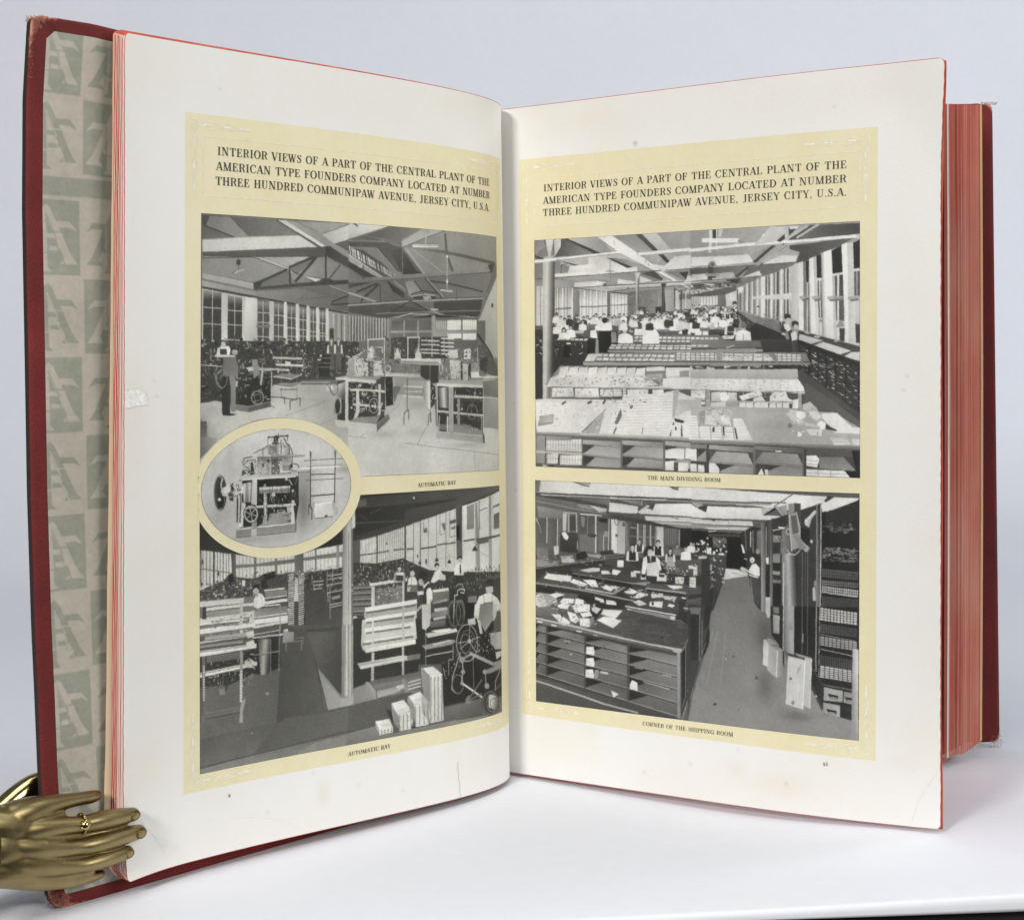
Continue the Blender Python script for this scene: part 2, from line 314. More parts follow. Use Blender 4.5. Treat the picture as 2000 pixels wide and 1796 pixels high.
def raster(ops,W,H,wmm,hmm,ss):
    """ops in permille of the plate -> grey image HxW (tone 0..255)"""
    w,h=W*ss,H*ss
    im=np.full((h,w),150.,np.float32)
    sx,sy=w/1000.,h/1000.
    def cover(xs,ys):
        x0=max(int(np.floor(xs.min()))-1,0);x1=min(int(np.ceil(xs.max()))+2,w)
        y0=max(int(np.floor(ys.min()))-1,0);y1=min(int(np.ceil(ys.max()))+2,h)
        if x1<=x0 or y1<=y0: return None
        S=3
        px=(np.arange(x0*S,x1*S)+.5)/S
        rows=(np.arange(y0*S,y1*S)+.5)/S
        m=np.zeros((len(rows),len(px)),bool)
        n=len(xs)
        for i in range(n):
            xa,ya,xb,yb=xs[i],ys[i],xs[(i+1)%n],ys[(i+1)%n]
            if ya==yb: continue
            lo,hi=(ya,yb) if ya<yb else (yb,ya)
            r0,r1=np.searchsorted(rows,lo),np.searchsorted(rows,hi)
            if r1<=r0: continue
            xc=xa+(rows[r0:r1]-ya)*(xb-xa)/(yb-ya)
            m[r0:r1]^=px[None,:]>xc[:,None]
        c=m.reshape((y1-y0),S,(x1-x0),S).mean((1,3),dtype=np.float32)
        return c,x0,x1,y0,y1
    def blend(c,val):
        if c is None: return
        c,x0,x1,y0,y1=c
        v=val(x0,x1,y0,y1) if callable(val) else val
        s=im[y0:y1,x0:x1]; s+=c*(v-s)
    ops2=[]; tone=random.Random(5)
    for o in ops:
        if o[0]!='c': ops2.append(o); continue
        n,vert,x0,y0,x1,y1,w0,w1,l0,l1,seed=o[1:12]; tones=o[12:]; rg=random.Random(seed); kx=10./wmm; ky=10./hmm
        for _ in range(n):
            x=rg.uniform(x0,x1); y=rg.uniform(y0,y1); l=rg.uniform(l0,l1); wd=rg.uniform(w0,w1); g=min(245,max(25,rg.choice(tones)+rg.randint(-10,10))); q=rg.random()
            if q<.68:
                a=(math.pi/2 if rg.random()<vert/100. else 0)+rg.gauss(0,.18); dx,dy=l/2*math.cos(a)*kx,l/2*math.sin(a)*ky
                ops2.append(['l',g,wd,x-dx,y-dy,x+dx,y+dy])
            elif q<.76:
                p=[]
                for i in range(9): p+=[x+l*.3*kx*math.cos(i*math.pi/4),y+l*.33*ky*math.sin(i*math.pi/4)]
                ops2.append(['l',g,wd*.6]+p)
            else:
                a,b=l*.25*kx,l*.22*ky; c=rg.uniform(-.3,.3)*b; ops2.append(['p',g,x-a,y-b,x+a,y-b+c,x+a*.9,y+b,x-a,y+b-c])
    for o in ops2:
        k=o[0]
        if k=='p':
            q=np.array(o[2:],float).reshape(-1,2); xs,ys=q[:,0]*sx,q[:,1]*sy; g=o[1]; bw,bh=np.ptp(xs)+1,np.ptp(ys)+1
            if bw*bh<40: blend(cover(xs,ys),g); continue
            am=min(17.,5+.08*g)*min(1.,(bw*bh)**.5/40+.35); t1,t2=tone.uniform(-am,am),tone.uniform(-am,am); cx,cy=xs.mean(),ys.mean()
            def shade(x0,x1,y0,y1):
                X,Y=np.meshgrid(np.arange(x0,x1)+.5,np.arange(y0,y1)+.5)
                return g+t1*(X-cx)/bw*1.6+t2*(Y-cy)/bh*1.6
            blend(cover(xs,ys),shade)
        elif k=='g':
            g0,g1,ax,ay,bx,by=o[1:7]; q=np.array(o[7:],float).reshape(-1,2)
            ax,bx=ax*sx,bx*sx; ay,by=ay*sy,by*sy; L=(bx-ax)**2+(by-ay)**2+1e-6
            def val(x0,x1,y0,y1):
                X,Y=np.meshgrid(np.arange(x0,x1)+.5,np.arange(y0,y1)+.5)
                t=np.clip(((X-ax)*(bx-ax)+(Y-ay)*(by-ay))/L,0,1); return g0+(g1-g0)*t
            blend(cover(q[:,0]*sx,q[:,1]*sy),val)
        elif k=='l':
            q=np.array(o[3:],float).reshape(-1,2)*(sx,sy); r=max(o[2]/100./hmm*h,.5)/2; al=min(1.,o[2]/100./hmm*h/.5)
            for i in range(len(q)-1):
                d=q[i+1]-q[i]; L=np.hypot(*d)
                if L<1e-6: continue
                d/=L; n=np.array((-d[1],d[0]))*r; e=d*r*.6
                z=np.array([q[i]-e+n,q[i+1]+e+n,q[i+1]+e-n,q[i]-e-n]); 
                c=cover(z[:,0],z[:,1])
                if c is not None: blend((c[0]*al,)+c[1:],o[1])
        elif k=='b':
            g,al,cx,cy,rx,ry=o[1:7]; cx*=sx;cy*=sy;rx*=sx;ry*=sy
            x0,x1=max(int(cx-2.5*rx),0),min(int(cx+2.5*rx)+1,w); y0,y1=max(int(cy-2.5*ry),0),min(int(cy+2.5*ry)+1,h)
            if x1<=x0 or y1<=y0: continue
            X,Y=np.meshgrid(np.arange(x0,x1)+.5,np.arange(y0,y1)+.5)
            a=np.exp(-(((X-cx)/rx)**2+((Y-cy)/ry)**2))*al/255.
            s=im[y0:y1,x0:x1]; s+=a*(g-s)
    return im

def blur(im, n=1):
    for _ in range(n):
        p = np.pad(im, 1, mode='edge'); im = (p[:-2, 1:-1]+p[2:, 1:-1]+p[1:-1, :-2]+p[1:-1, 2:]+4*p[1:-1, 1:-1])/8
    return im
def lowfreq(h, w, n):
    a = RNG.normal(size=(h//n+3, w//n+3)); yi = np.linspace(0, a.shape[0]-2.01, h); xi = np.linspace(0, a.shape[1]-2.01, w)
    y0 = yi.astype(int); x0 = xi.astype(int); fy = (yi-y0)[:, None]; fx = (xi-x0)[None]
    return (a[y0][:, x0]*(1-fy)*(1-fx)+a[y0+1][:, x0]*fy*(1-fx)+a[y0][:, x0+1]*(1-fy)*fx+a[y0+1][:, x0+1]*fy*fx)
def develop(im, grain):
    # photographic tone: edges soften, light spills, surfaces mottle, busy parts break into finer detail
    h, w = im.shape
    Y, X = np.meshgrid(np.arange(h, dtype=float), np.arange(w, dtype=float), indexing='ij')
    X = np.clip(X+lowfreq(h, w, 4)*.2+lowfreq(h, w, 17)*.2, 0, w-1.01); Y = np.clip(Y+lowfreq(h, w, 4)*.2+lowfreq(h, w, 17)*.2, 0, h-1.01)
    x0, y0 = X.astype(int), Y.astype(int); fx, fy = X-x0, Y-y0
    im = im[y0, x0]*(1-fx)*(1-fy)+im[y0, x0+1]*fx*(1-fy)+im[y0+1, x0]*(1-fx)*fy+im[y0+1, x0+1]*fx*fy
    soft = blur(im, 50); near = blur(im, 5); im = .80*im+.07*near+.13*soft
    busy = np.minimum(np.sqrt(blur((im-near)**2, 14)), 22)*1.5; fine = blur(RNG.normal(size=im.shape), 1)*2.2
    im = im+busy*(.17*fine+.12*lowfreq(h, w, 3))
    im = im*(1+.028*lowfreq(h, w, 60)+.014*lowfreq(h, w, 18)+.014*lowfreq(h, w, 5))
    return im+RNG.normal(size=im.shape)*grain*.5+lowfreq(h, w, 2)*grain*.5
def ink_color(t, warm):
    a = .80*lin(np.clip(t, 26, 236))/float(lin(234)); g = np.clip(t/255., 0, 1)
    return np.stack([a*(1.0-.0*g), a*(1.0-.005*warm), a*(1-.14*warm*(1-.35*g)), np.ones_like(a)], -1)
def photograph(name, sh, quad, art, parent, res=.19, warm=1., off=.07, ellipse=False, grain=5.):
    q = np.array(quad, float); wmm = q[1, 0]-q[0, 0]; hmm = q[3, 1]-q[0, 1]; w, h = int(wmm/res), int(hmm/res)
    im = raster(art, w, h, wmm, hmm, 1)
    im = develop(im, grain)
    if not ellipse: im[:1, :] = im[-1:, :] = 50; im[:, :1] = im[:, -1:] = 50
    col = ink_color(im, warm).reshape(-1, 4); f = grid_faces(w, h)
    if ellipse:
        U, V = np.meshgrid(np.linspace(-1, 1, w), np.linspace(-1, 1, h)); ok = (U*U+V*V <= 1.).ravel()
        f = f[ok[f].all(1)]; rim = ((U*U+V*V) > .972).ravel(); col[rim, :3] *= .62
    P = quad_grid(sh, quad, w, h, off)
    if ellipse:
        used = np.unique(f); re = np.full(len(P), -1); re[used] = np.arange(len(used)); P = P[used]; col = col[used]; f = re[f]
    return child(link_mesh(name, P, f, M_PRINT, smooth=True, cols=col), parent)
# The printed pictures are drawn flat, as tones on paper. Each was sketched on sheets of its own scale: frame() picks the sheet,
# the tables give where sketch points lie on the page: (mm along the page, sketch x y at its top edge, x y at its bottom edge).
SKETCH_LEFT = [(0.00,243.0,62.4,240.0,1718.8), (9.83,291.4,70.8,289.7,1705.1), (19.57,338.6,79.0,338.2,1692.1), (29.21,384.5,86.8,385.3,1679.8), (38.74,429.1,94.3,431.1,1668.2),
(48.14,472.4,101.6,475.6,1657.1), (57.41,514.3,108.6,518.7,1646.7), (66.52,554.9,115.4,560.3,1636.8), (75.47,594.1,121.9,600.6,1627.4), (84.25,631.8,128.2,639.3,1618.5),
(92.84,668.0,134.4,676.5,1610.0), (101.23,702.7,140.3,712.2,1602.0), (109.41,735.9,146.0,746.2,1594.3), (117.38,767.4,151.6,778.6,1587.0), (125.12,797.3,157.0,809.3,1579.9),
(132.63,825.4,162.3,838.1,1573.2), (139.90,851.7,167.5,865.1,1566.6), (146.93,876.1,172.5,890.2,1560.3), (153.72,898.5,177.5,913.2,1554.1), (160.28,918.7,182.4,934.0,1548.0),
(166.62,936.7,187.2,952.4,1542.0), (172.79,952.1,192.1,968.3,1535.9), (178.86,964.7,197.0,981.2,1529.7), (181.92,969.8,199.5,986.5,1526.5), (185.04,973.9,202.1,990.7,1523.1),
(188.34,977.0,204.9,993.9,1519.5), (191.73,978.5,207.7,995.4,1515.8)]
SKETCH_RIGHT = [(0.00,980.0,213.7,996.0,1507.8), (3.51,993.8,212.0,1009.5,1509.8), (8.61,1014.0,209.7,1029.3,1512.7), (14.53,1037.5,206.9,1052.4,1516.1), (21.04,1063.6,203.7,1077.9,1519.9),
(27.99,1091.8,200.3,1105.5,1524.0), (35.31,1121.7,196.6,1134.8,1528.4), (42.91,1153.1,192.7,1165.6,1533.1), (50.76,1185.9,188.6,1197.7,1537.9), (58.79,1220.0,184.3,1231.1,1542.9),
(66.98,1255.2,179.8,1265.6,1548.0), (75.30,1291.6,175.2,1301.2,1553.3), (83.70,1328.9,170.5,1337.8,1558.6), (92.18,1367.1,165.7,1375.2,1564.0), (100.69,1406.3,160.9,1413.6,1569.5),
(109.24,1446.3,156.0,1452.8,1574.9), (117.79,1487.1,151.0,1492.7,1580.4), (126.33,1528.7,146.1,1533.5,1585.7), (134.86,1571.0,141.2,1574.9,1591.0),
(143.36,1614.0,136.4,1617.1,1596.2), (151.83,1657.7,131.7,1659.9,1601.2), (160.26,1702.1,127.1,1703.4,1606.0), (168.65,1747.1,122.7,1747.5,1610.6),
(172.84,1769.9,120.6,1769.8,1612.8), (177.02,1792.8,118.5,1792.2,1614.9), (181.19,1815.8,116.5,1814.8,1617.0), (185.35,1839.0,114.6,1837.5,1618.9)]

class Plate:
    def __init__(s, seed, side, a0, a1, v0, v1):
        s.tab = np.array(SKETCH_LEFT if side == 'L' else SKETCH_RIGHT); s.box = (a0, a1, v0, v1); s.ops = []; s.rnd = random.Random(seed)
    def frame(s, x0, y0, k): s.fr = (x0, y0, k)
    def tt(s, pts):
        if isinstance(pts, str): pts = [tuple(map(float, q.split(','))) for q in pts.split()]
        q = np.array(pts, float); X = s.fr[0]+q[:, 0]/s.fr[2]; Y = s.fr[1]+q[:, 1]/s.fr[2]
        n = len(s.tab); idx = np.arange(n); lo = np.zeros(len(X)); hi = np.full(len(X), n-1.)
        for _ in range(22):
            m = (lo+hi)/2; xt, yt, xb, yb = (np.interp(m, idx, s.tab[:, j]) for j in (1, 2, 3, 4)); v = (Y-yt)/(yb-yt)
            left = xt+(xb-xt)*v < X; lo = np.where(left, m, lo); hi = np.where(left, hi, m)
        a = np.interp(m, idx, s.tab[:, 0])
        a = np.where(X < s.tab[0, 1]-4, s.tab[0, 0]-(s.tab[0, 1]-X)*.18, a); a = np.where(X > s.tab[-1, 1]+25, s.tab[-1, 0]+(X-s.tab[-1, 1])*.2, a)
        a0, a1, v0, v1 = s.box
        return np.stack([1000*(a-a0)/(a1-a0), 1000*(v*280-v0)/(v1-v0)], -1)
    def t(s, x, y): return tuple(s.tt([(x, y)])[0])
    def P(s, g, pts): s.ops.append(['p', g]+list(s.tt(pts).ravel()))
    def G(s, g0, g1, A, B, pts): s.ops.append(['g', g0, g1, *s.t(*A), *s.t(*B)]+list(s.tt(pts).ravel()))
    def rect(s, g, x0, y0, x1, y1): s.P(g, [(x0, y0), (x1, y0), (x1, y1), (x0, y1)])
    def L(s, g, w, pts): s.ops.append(['l', g, max(1, w/s.fr[2]*18.5)]+list(s.tt(pts).ravel()))
    def E(s, g, cx, cy, rx, ry, n=None):
        n = n or (8 if max(rx, ry)/s.fr[2] < 4 else 16)
        s.P(g, [(cx+rx*math.cos(2*math.pi*i/n), cy+ry*math.sin(2*math.pi*i/n)) for i in range(n)])
    def R(s, g, w, cx, cy, rx, ry, n=18): s.L(g, w, [(cx+rx*math.cos(2*math.pi*i/n), cy+ry*math.sin(2*math.pi*i/n)) for i in range(n+1)])
    def B(s, g, al, cx, cy, rx, ry):
        q = s.tt([(cx-rx, cy), (cx+rx, cy), (cx, cy-ry), (cx, cy+ry), (cx, cy)])
        s.ops.append(['b', g, al, q[4, 0], q[4, 1], max(1, (q[1, 0]-q[0, 0])/2), max(1, (q[3, 1]-q[2, 1])/2)])
    def clutter(s, n, box, tones, wr=(2, 6), lr=(10, 40), vert=.5):
        if n <= 0: return
        k = 18.5/s.fr[2]; x0, y0, x1, y1 = box; xm, ym = (x0+x1)/2, (y0+y1)/2
        q = s.tt([(x0, ym), (x1, ym), (xm, y0), (xm, y1)])
        s.ops.append(['c', int(n*2.1), vert*100, q[0, 0], q[2, 1], q[1, 0], q[3, 1], wr[0]*k*.75, wr[1]*k*.8, lr[0]*k*.7, lr[1]*k*.85, s.rnd.randint(1, 999)]+list(tones))
    def person(s, x, y, h, shirt=225, vest=None, pants=None, hair=45, face=185, w=1.0, apron=None):
        W = h*w; D = lambda g, q: s.P(g, [(x+a*W, y+b*h) for a, b in q])
        s.E(hair, x, y+.42*h, .42*W, .46*h); s.E(face, x, y+.62*h, .33*W, .36*h)
        D(shirt, [(-.3, 1.0), (.3, 1.0), (.95, 1.3), (1.1, 2.7), (.75, 2.8), (-.75, 2.8), (-1.1, 2.7), (-.95, 1.3)])
        if vest is not None: D(vest, [(-.6, 1.1), (-.15, 1.05), (0, 1.6), (.15, 1.05), (.6, 1.1), (.62, 2.7), (-.62, 2.7)])
        if apron is not None: D(apron, [(-.5, 1.7), (.5, 1.7), (.8, 3.6), (-.8, 3.6)])
        if pants is not None: D(pants, [(-.7, 2.7), (.7, 2.7), (.65, 5.6), (.1, 5.6), (0, 3.6), (-.1, 5.6), (-.65, 5.6)])
    def crowd(s, n, x0, x1, f0, f1, h0, h1):
        """n small people, heads between the lines f0(x) (far) and f1(x) (near)"""
        q = sorted((s.rnd.random(), s.rnd.uniform(x0, x1)) for _ in range(n))
        for t, x in q:
            y = f0+(f1-f0)*t; hh = h0+(h1-h0)*t
            s.person(x, y, hh*s.rnd.uniform(.9, 1.1), s.rnd.choice([226, 218, 230, 205, 180, 80, 60, 222]), None, None, s.rnd.choice([40, 50, 60, 75]), s.rnd.choice([170, 190, 200]), s.rnd.uniform(.9, 1.1))
def draw_workshop_bay():
 p=Plate(11,'L',30.6,179.4,57.0,151.6)
 A=(380,400,6.25);B=(680,420,6.25);C=(380,640,6.25);D=(680,660,6.25)
 p.frame(*A)
 p.rect(120,60,60,4000,3300)
 # ceiling left
 p.G(78,125,(95,110),(1100,300),"80,100 1010,175 1280,385 640,385 90,405")
 p.B(60,60,100,150,200,150)
 p.G(120,150,(90,200),(640,420),"180,115 420,130 660,380 615,440 130,235")
 p.P(105,"90,225 130,235 600,430 560,385 95,405")
 p.L(48,12,"125,232 620,440")
 p.G(205,216,(95,450),(1490,500),"90,405 640,380 640,372 1270,370 1490,515 90,555")
 p.L(150,8,"100,400 640,376 1250,368")
 p.G(88,70,(95,560),(95,650),"90,556 1500,516 1600,500 1600,630 200,630 90,610")
 p.G(138,150,(100,620),(900,850),"90,605 700,630 1150,790 730,935 90,815")
 p.L(62,8,"90,628 1580,628")
 p.G(190,150,(1500,700),(720,640),"700,625 1400,635 1160,760")
 p.P(196,"700,625 800,632 1165,775 1200,840 1540,910 1470,945 1130,800")
 p.P(135,"1170,820 1460,935 1250,940 1180,900")
 p.G(150,120,(1300,700),(2000,950),"1610,640 2000,870 2000,950 1650,905 1500,880 1250,850 1470,650")
 p.L(58,8,"1150,790 1460,935"); p.L(70,10,"720,632 1150,795")
 # skylight beam (long diagonal)
 p.G(175,150,(1000,180),(1600,500),"1110,180 1560,360 2000,640 2000,720 1650,520")
 p.P(215,"1000,180 1110,180 1600,500 1540,515")
 p.G(160,135,(1200,200),(2000,700),"1100,180 1240,200 2100,680 2100,780 1590,500")
 p.L(72,16,"1000,182 1540,520")
 p.G(60,85,(1600,520),(2000,800),"1590,505 1640,505 2100,800 2100,900 1600,620")
 p.P(205,"1550,360 1900,240 2000,250 2000,390 1700,480")
 p.G(150,165,(1200,200),(1700,250),"1240,192 1930,235 1550,358")
 p.L(90,6,"1550,352 1900,235")
 p.P(92,"1700,475 2000,392 2100,370 2100,640 1850,560")
 # truss one
 p.P(66,"715,940 815,905 815,975 720,1025")
 p.L(66,32,"760,950 1120,785"); p.L(66,32,"1155,755 1440,640"); p.L(62,36,"1230,930 1480,640"); p.L(62,28,"1155,770 1165,950")
 p.G(72,60,(720,1000),(2000,930),"715,1000 1500,935 2000,915 2700,865 2700,895 2000,965 1500,985 715,1028")
 p.L(62,26,"1597,620 1597,930"); p.L(80,22,"1640,900 1770,740")
 p.P(66,"1540,910 1600,890 1680,915 1680,950 1500,960")
 p.L(55,8,"530,625 530,770"); p.rect(60,505,660,555,720); p.L(185,16,"470,825 595,780"); p.L(70,10,"465,830 480,800")
 # wall below
 p.P(168,"90,815 715,945 715,1030 90,880"); p.L(110,6,"90,885 720,1025"); p.L(120,6,"90,905 720,1045")
 p.G(160,130,(90,950),(2000,1250),"90,905 720,1045 2000,1330 2000,1345 90,975")
 p.P(100,"720,1035 1600,985 2000,1130 2000,1240 1680,1240 1300,1140"); 
 p.G(142,94,(740,1080),(1900,1200),"740,1045 1280,1020 1900,1200 2000,1320 1700,1290 740,1105")
 p.L(80,10,"1600,985 2000,1150"); p.L(150,14,"1640,990 2000,1130")
 p.L(60,20,"1670,1190 1890,1105 2000,1080"); p.L(62,24,"1670,1220 2000,1200"); p.L(80,5,"1270,1150 1640,1125"); p.L(90,4,"1310,1160 1320,1090 1470,1040")
 p.P(62,"90,975 600,1080 1300,1215 2000,1345 2000,1365 1300,1238 600,1108 90,1003")
 # window wall
 p.P(190,"90,1005 600,1108 1300,1238 2000,1365 2000,1760 90,1760")
 p.P(202,"620,1112 760,1135 760,1760 600,1760")
 def win(x0,x1,y0,y1,xm,rows,g=70):
     p.G(150,g,(x0,y0),(x0,y0+120),[(x0,y0),(x1,y0+(x1-x0)*.18),(x1,1760),(x0,1760)])
     p.L(205,9,[(xm,y0),(xm,1760)])
     for r in rows: p.L(205,9,[(x0,r),(x1,r+(x1-x0)*.08)])
 win(103,325,1020,0,215,[1235,1435,1635],60); win(402,578,1090,0,488,[1275,1450,1635],62)
 for x0,x1,xm,y0 in ((765,910,835,1165),(965,1085,1022,1200),(1132,1238,1183,1235),(1282,1372,1325,1260),(1412,1490,1448,1285),(1525,1600,1560,1305)):
     p.P(110,[(x0,y0-30),(x1,y0-10),(x1,y0+30),(x0,y0+20)])
     win(x0,x1,y0,0,xm,[y0+140+20*(x0>1000)*0,y0+260,1600],82)
 p.rect(125,752,1460,925,1492)
 for x in (1112,1258,1390,1505,1620): p.rect(215,x-24,1180+ (x-1112)*.18,x+10,1700)
 p.P(150,"1640,1300 2000,1365 2000,1760 1640,1760")
 for i,x in enumerate(range(1690,2000,34)):
     p.L([208,120,190,80][i%4],14,[(x,1330+(x-1690)*.17),(x,1690)])
 p.rect(60,1645,1510,1695,1690)
 # frame B : right ceiling
 p.frame(*B)
 p.G(118,150,(0,300),(1200,400),"0,100 1810,265 1810,640 1780,640 0,1200")
 p.P(208,"0,105 520,140 0,300")
 p.L(110,8,"0,298 520,142"); p.L(90,22,"60,105 105,140")
 p.G(95,130,(300,250),(900,200),"0,305 330,215 520,142 900,185 650,300 650,330")
 p.P(178,"650,330 900,190 1190,205 660,410"); p.L(75,8,"650,412 930,300 1200,210")
 p.G(75,95,(0,350),(640,600),"0,330 500,345 650,380 650,410 900,720 760,740 560,690 330,400 0,390")
 p.P(118,"200,260 640,330 640,390 520,350"); p.L(135,14,"500,355 650,400")
 p.P(112,"300,395 360,440 600,710 570,710"); p.L(150,18,"345,420 590,710")
 p.G(150,138,(700,430),(1200,700),"680,415 1190,480 1290,700 920,720"); p.L(160,40,"700,425 920,725"); p.L(80,34,"790,470 905,730") if False else None
 p.P(70,"500,450 640,420 830,700 900,725 660,740"); p.L(165,36,"700,420 920,730")
 p.L(175,10,"760,420 1160,730"); p.L(95,40,"1180,260 1200,500 1290,770 1340,900"); p.L(150,14,"1210,260 1235,520 1320,780")
 p.G(110,90,(900,430),(1800,640),"830,425 1190,455 1500,530 1790,610 1790,650 1400,545 1150,490")
 p.rect(165,905,185,985,260); p.L(185,24,"945,260 940,360"); p.P(200,"780,370 1095,380 1100,412 785,408"); p.L(120,6,"780,365 1100,376"); p.L(245,8,"785,402 1090,410")
 # skylight windows
 r=p.rnd
 p.P(85,"0,395 180,440 420,600 560,740 640,900 660,960 520,860 150,580 0,480")
 for i in range(26):
     t=i/25; x=10+560*t+r.uniform(-8,8); y=430+330*t**1.0
     p.L(r.choice([225,235,190,215]),r.uniform(9,24)*(1-.5*t),[(x,y-45+20*t),(x+14,y+60-20*t)])
 p.L(90,6,"0,440 560,760")
 # big rail
 p.G(165,140,(0,520),(1050,1200),"0,475 150,575 420,760 700,960 1060,1190 1000,1190 640,960 380,790 0,560")
 p.L(200,8,"0,490 420,775 1030,1190"); p.L(85,10,"0,570 400,800 1000,1195")
 p.E(190,150,630,35,18)
 p.P(62,"0,570 190,680 330,760 180,770 0,640")
 p.P(110,"0,650 170,760 330,800 0,820")
 # main cross beam
 p.G(120,155,(0,800),(1780,700),"0,795 700,750 1780,680 1780,720 700,790 0,830"); p.L(60,8,"0,828 700,792 1780,722")
 p.P(75,"1700,640 1780,625 1780,740 1740,740")
 p.G(100,128,(300,850),(1700,1000),"0,830 700,792 1740,730 1640,1200 1000,1200 380,800")
 p.G(112,94,(0,850),(1000,1150),"0,830 380,800 1000,1190 560,1290 0,1200")
 p.P(70,"0,840 280,830 0,900"); p.L(60,24,"100,945 340,845"); p.L(60,26,"160,1040 370,850"); p.L(66,14,"388,860 388,1080"); p.L(60,16,"170,1030 150,1080")
 p.P(165,"0,940 345,1055 340,1070 300,1065 0,960")
 p.P(65,"460,800 680,960 680,1030 540,940"); p.L(140,30,"560,820 690,930") ; p.L(110,24,"690,830 800,800")
 p.P(150,"690,830 800,810 900,960 740,1000"); p.L(70,16,"800,820 920,980"); p.L(70,18,"930,790 1140,1030"); p.L(150,20,"960,790 1160,1020"); p.L(72,22,"1000,820 1240,860 1640,960")
 p.L(120,14,"660,430 660,780"); p.L(110,8,"150,280 150,580"); p.L(70,18,"178,620 178,790")
 p.L(165,22,"0,1105 700,1065 1640,1040"); p.L(70,10,"0,1090 700,1050 1640,1025")
 p.P(80,"0,1115 520,1085 1000,1190 520,1290 0,1190"); p.L(60,14,"520,1200 760,1060 960,1180"); p.L(58,14,"760,985 900,940 1090,970"); p.L(190,14,"760,1005 930,980 1060,1000"); p.L(56,26,"800,1020 1060,1020")
 p.P(175,"900,1010 1000,1000 1010,1040 930,1050")
 p.L(205,10,"1203,510 1203,930"); p.E(225,1203,530,14,24); p.E(225,1203,830,12,30); p.P(205,"1120,925 1280,945 1260,965 1120,940"); p.L(60,8,"1320,920 1310,1130"); p.E(190,1330,1160,24,10)
 p.L(72,12,"1150,1070 1170,1170"); p.L(110,8,"1000,780 990,1060"); p.L(110,8,"905,800 915,1200")
 p.P(70,"1040,1070 1640,1050 1600,1240 1560,1290 1050,1220"); p.L(140,12,"340,1210 1640,1185")
 p.P(190,"1000,1150 1100,1160 1090,1180 1010,1180"); p.L(185,16,"520,1280 760,1215 1040,1235 1590,1275"); p.L(165,20,"1050,1200 1300,1280"); p.P(150,"480,1270 700,1220 520,1290"); p.P(60,"530,1290 1040,1225 1590,1280 1570,1300 1080,1270 1010,1275 540,1300")
 # far wall
 p.rect(112,0,1270,1600,1760); p.P(120,"0,1200 520,1290 510,1520 0,1760")
 for x in range(15,500,36): p.L(r.choice([200,180,165]),16,[(x,1235+x*.08),(x,1560-x*.12)]); 
 for x in range(33,500,36): p.L(r.choice([70,90,60]),9,[(x,1265+x*.06),(x,1540-x*.1)])
 for x0,x1 in ((530,670),(690,835),(855,1010)): p.rect(105,x0,1300,x1,1420)
 p.rect(160,515,1420,1015,1445)
 for x in (680,848): p.rect(165,x-9,1300,x+9,1500)
 p.rect(160,1015,1240,1060,1500); p.rect(150,1062,1300,1200,1500)
 p.rect(228,1205,1300,1375,1420); p.rect(228,1395,1300,1565,1420); p.rect(150,1200,1425,1570,1455); p.rect(228,1205,1460,1380,1520); p.rect(232,1395,1460,1560,1540)
 for x in range(1225,1560,24): p.L(175,6,[(x,1300),(x,1420)])
 for x in range(1080,1200,26): p.L(215,10,[(x,1310),(x,1400)])
 p.rect(70,520,1500,1210,1760)
 # right wall
 p.G(175,205,(1600,1300),(1810,1000),"1805,640 1840,640 1860,1760 1740,1760 1600,1560 1580,1300 1690,1060")
 p.P(120,"1780,640 1812,640 1812,780 1690,1060 1600,1290 1580,1290 1640,1100 1680,950"); p.L(75,8,"1800,700 1690,950"); p.L(75,6,"1790,760 1700,940")
 p.rect(110,1575,1310,1670,1660); p.E(70,1755,1130,12,30); p.L(80,8,"1750,1100 1760,1160")
 p.L(60,40,"1580,1480 1700,1650 1760,1760")
 # middle clutter (frames C, D)
 p.frame(*C)
 p.P(68,"70,130 750,160 2000,170 2000,640 1300,640 1280,680 930,700 600,700 70,700")
 p.P(60,"70,600 360,640 640,640 930,560 940,900 620,1010 260,880 70,920")
 p.clutter(230,(90,130,1400,600),[40,50,60,90,120,150,175,205,35],(4,12),(20,90),.5)
 p.clutter(140,(1250,150,2000,600),[45,60,80,110,140,165,190,40],(4,10),(15,60),.6)
 p.clutter(70,(90,400,600,860),[30,40,45,60,120,150,45],(4,12),(20,80),.5)
 # floor
 p.G(172,200,(1300,660),(1100,950),"70,920 250,890 340,900 500,940 660,1030 940,960 930,720 1280,690 1620,690 2000,720 2000,1750 70,1750")
 p.B(120,130,850,820,140,60); p.B(135,90,200,1000,160,80)
 p.P(150,"930,700 1290,660 1640,660 1640,690 1290,690"); p.L(70,12,"1290,685 1640,688")
 p.L(130,5,"1100,1080 1600,900"); p.L(135,5,"1550,1180 1720,1100"); p.L(140,4,"1300,870 1640,900"); p.L(140,5,"1540,1190 1450,1160")
 # man at left (dark work clothes)
 p.P(225,"270,300 280,240 330,215 420,215 440,260 420,330 260,345"); p.E(60,350,165,34,28); p.E(185,352,190,28,34); p.P(60,"310,250 390,250 395,320 310,320"); p.L(205,26,"255,335 480,340")
 p.E(50,480,262,45,32); p.E(170,490,290,38,34)
 p.G(105,130,(350,400),(540,560),"350,360 430,345 500,360 535,470 530,640 500,600 420,600 340,590")
 p.P(48,"340,585 430,590 450,700 435,1050 340,1050 325,700"); p.P(135,"420,585 480,590 505,640 500,1020 445,1020 440,720"); p.E(190,518,680,18,40); p.P(40,"345,1040 430,1040 520,1050 470,1070 350,1070")
 p.L(150,10,"330,500 270,570 265,640 330,740"); p.R(130,10,330,620,70,110,14); p.L(185,12,"80,445 340,465"); p.L(150,10,"200,250 200,390 240,400")
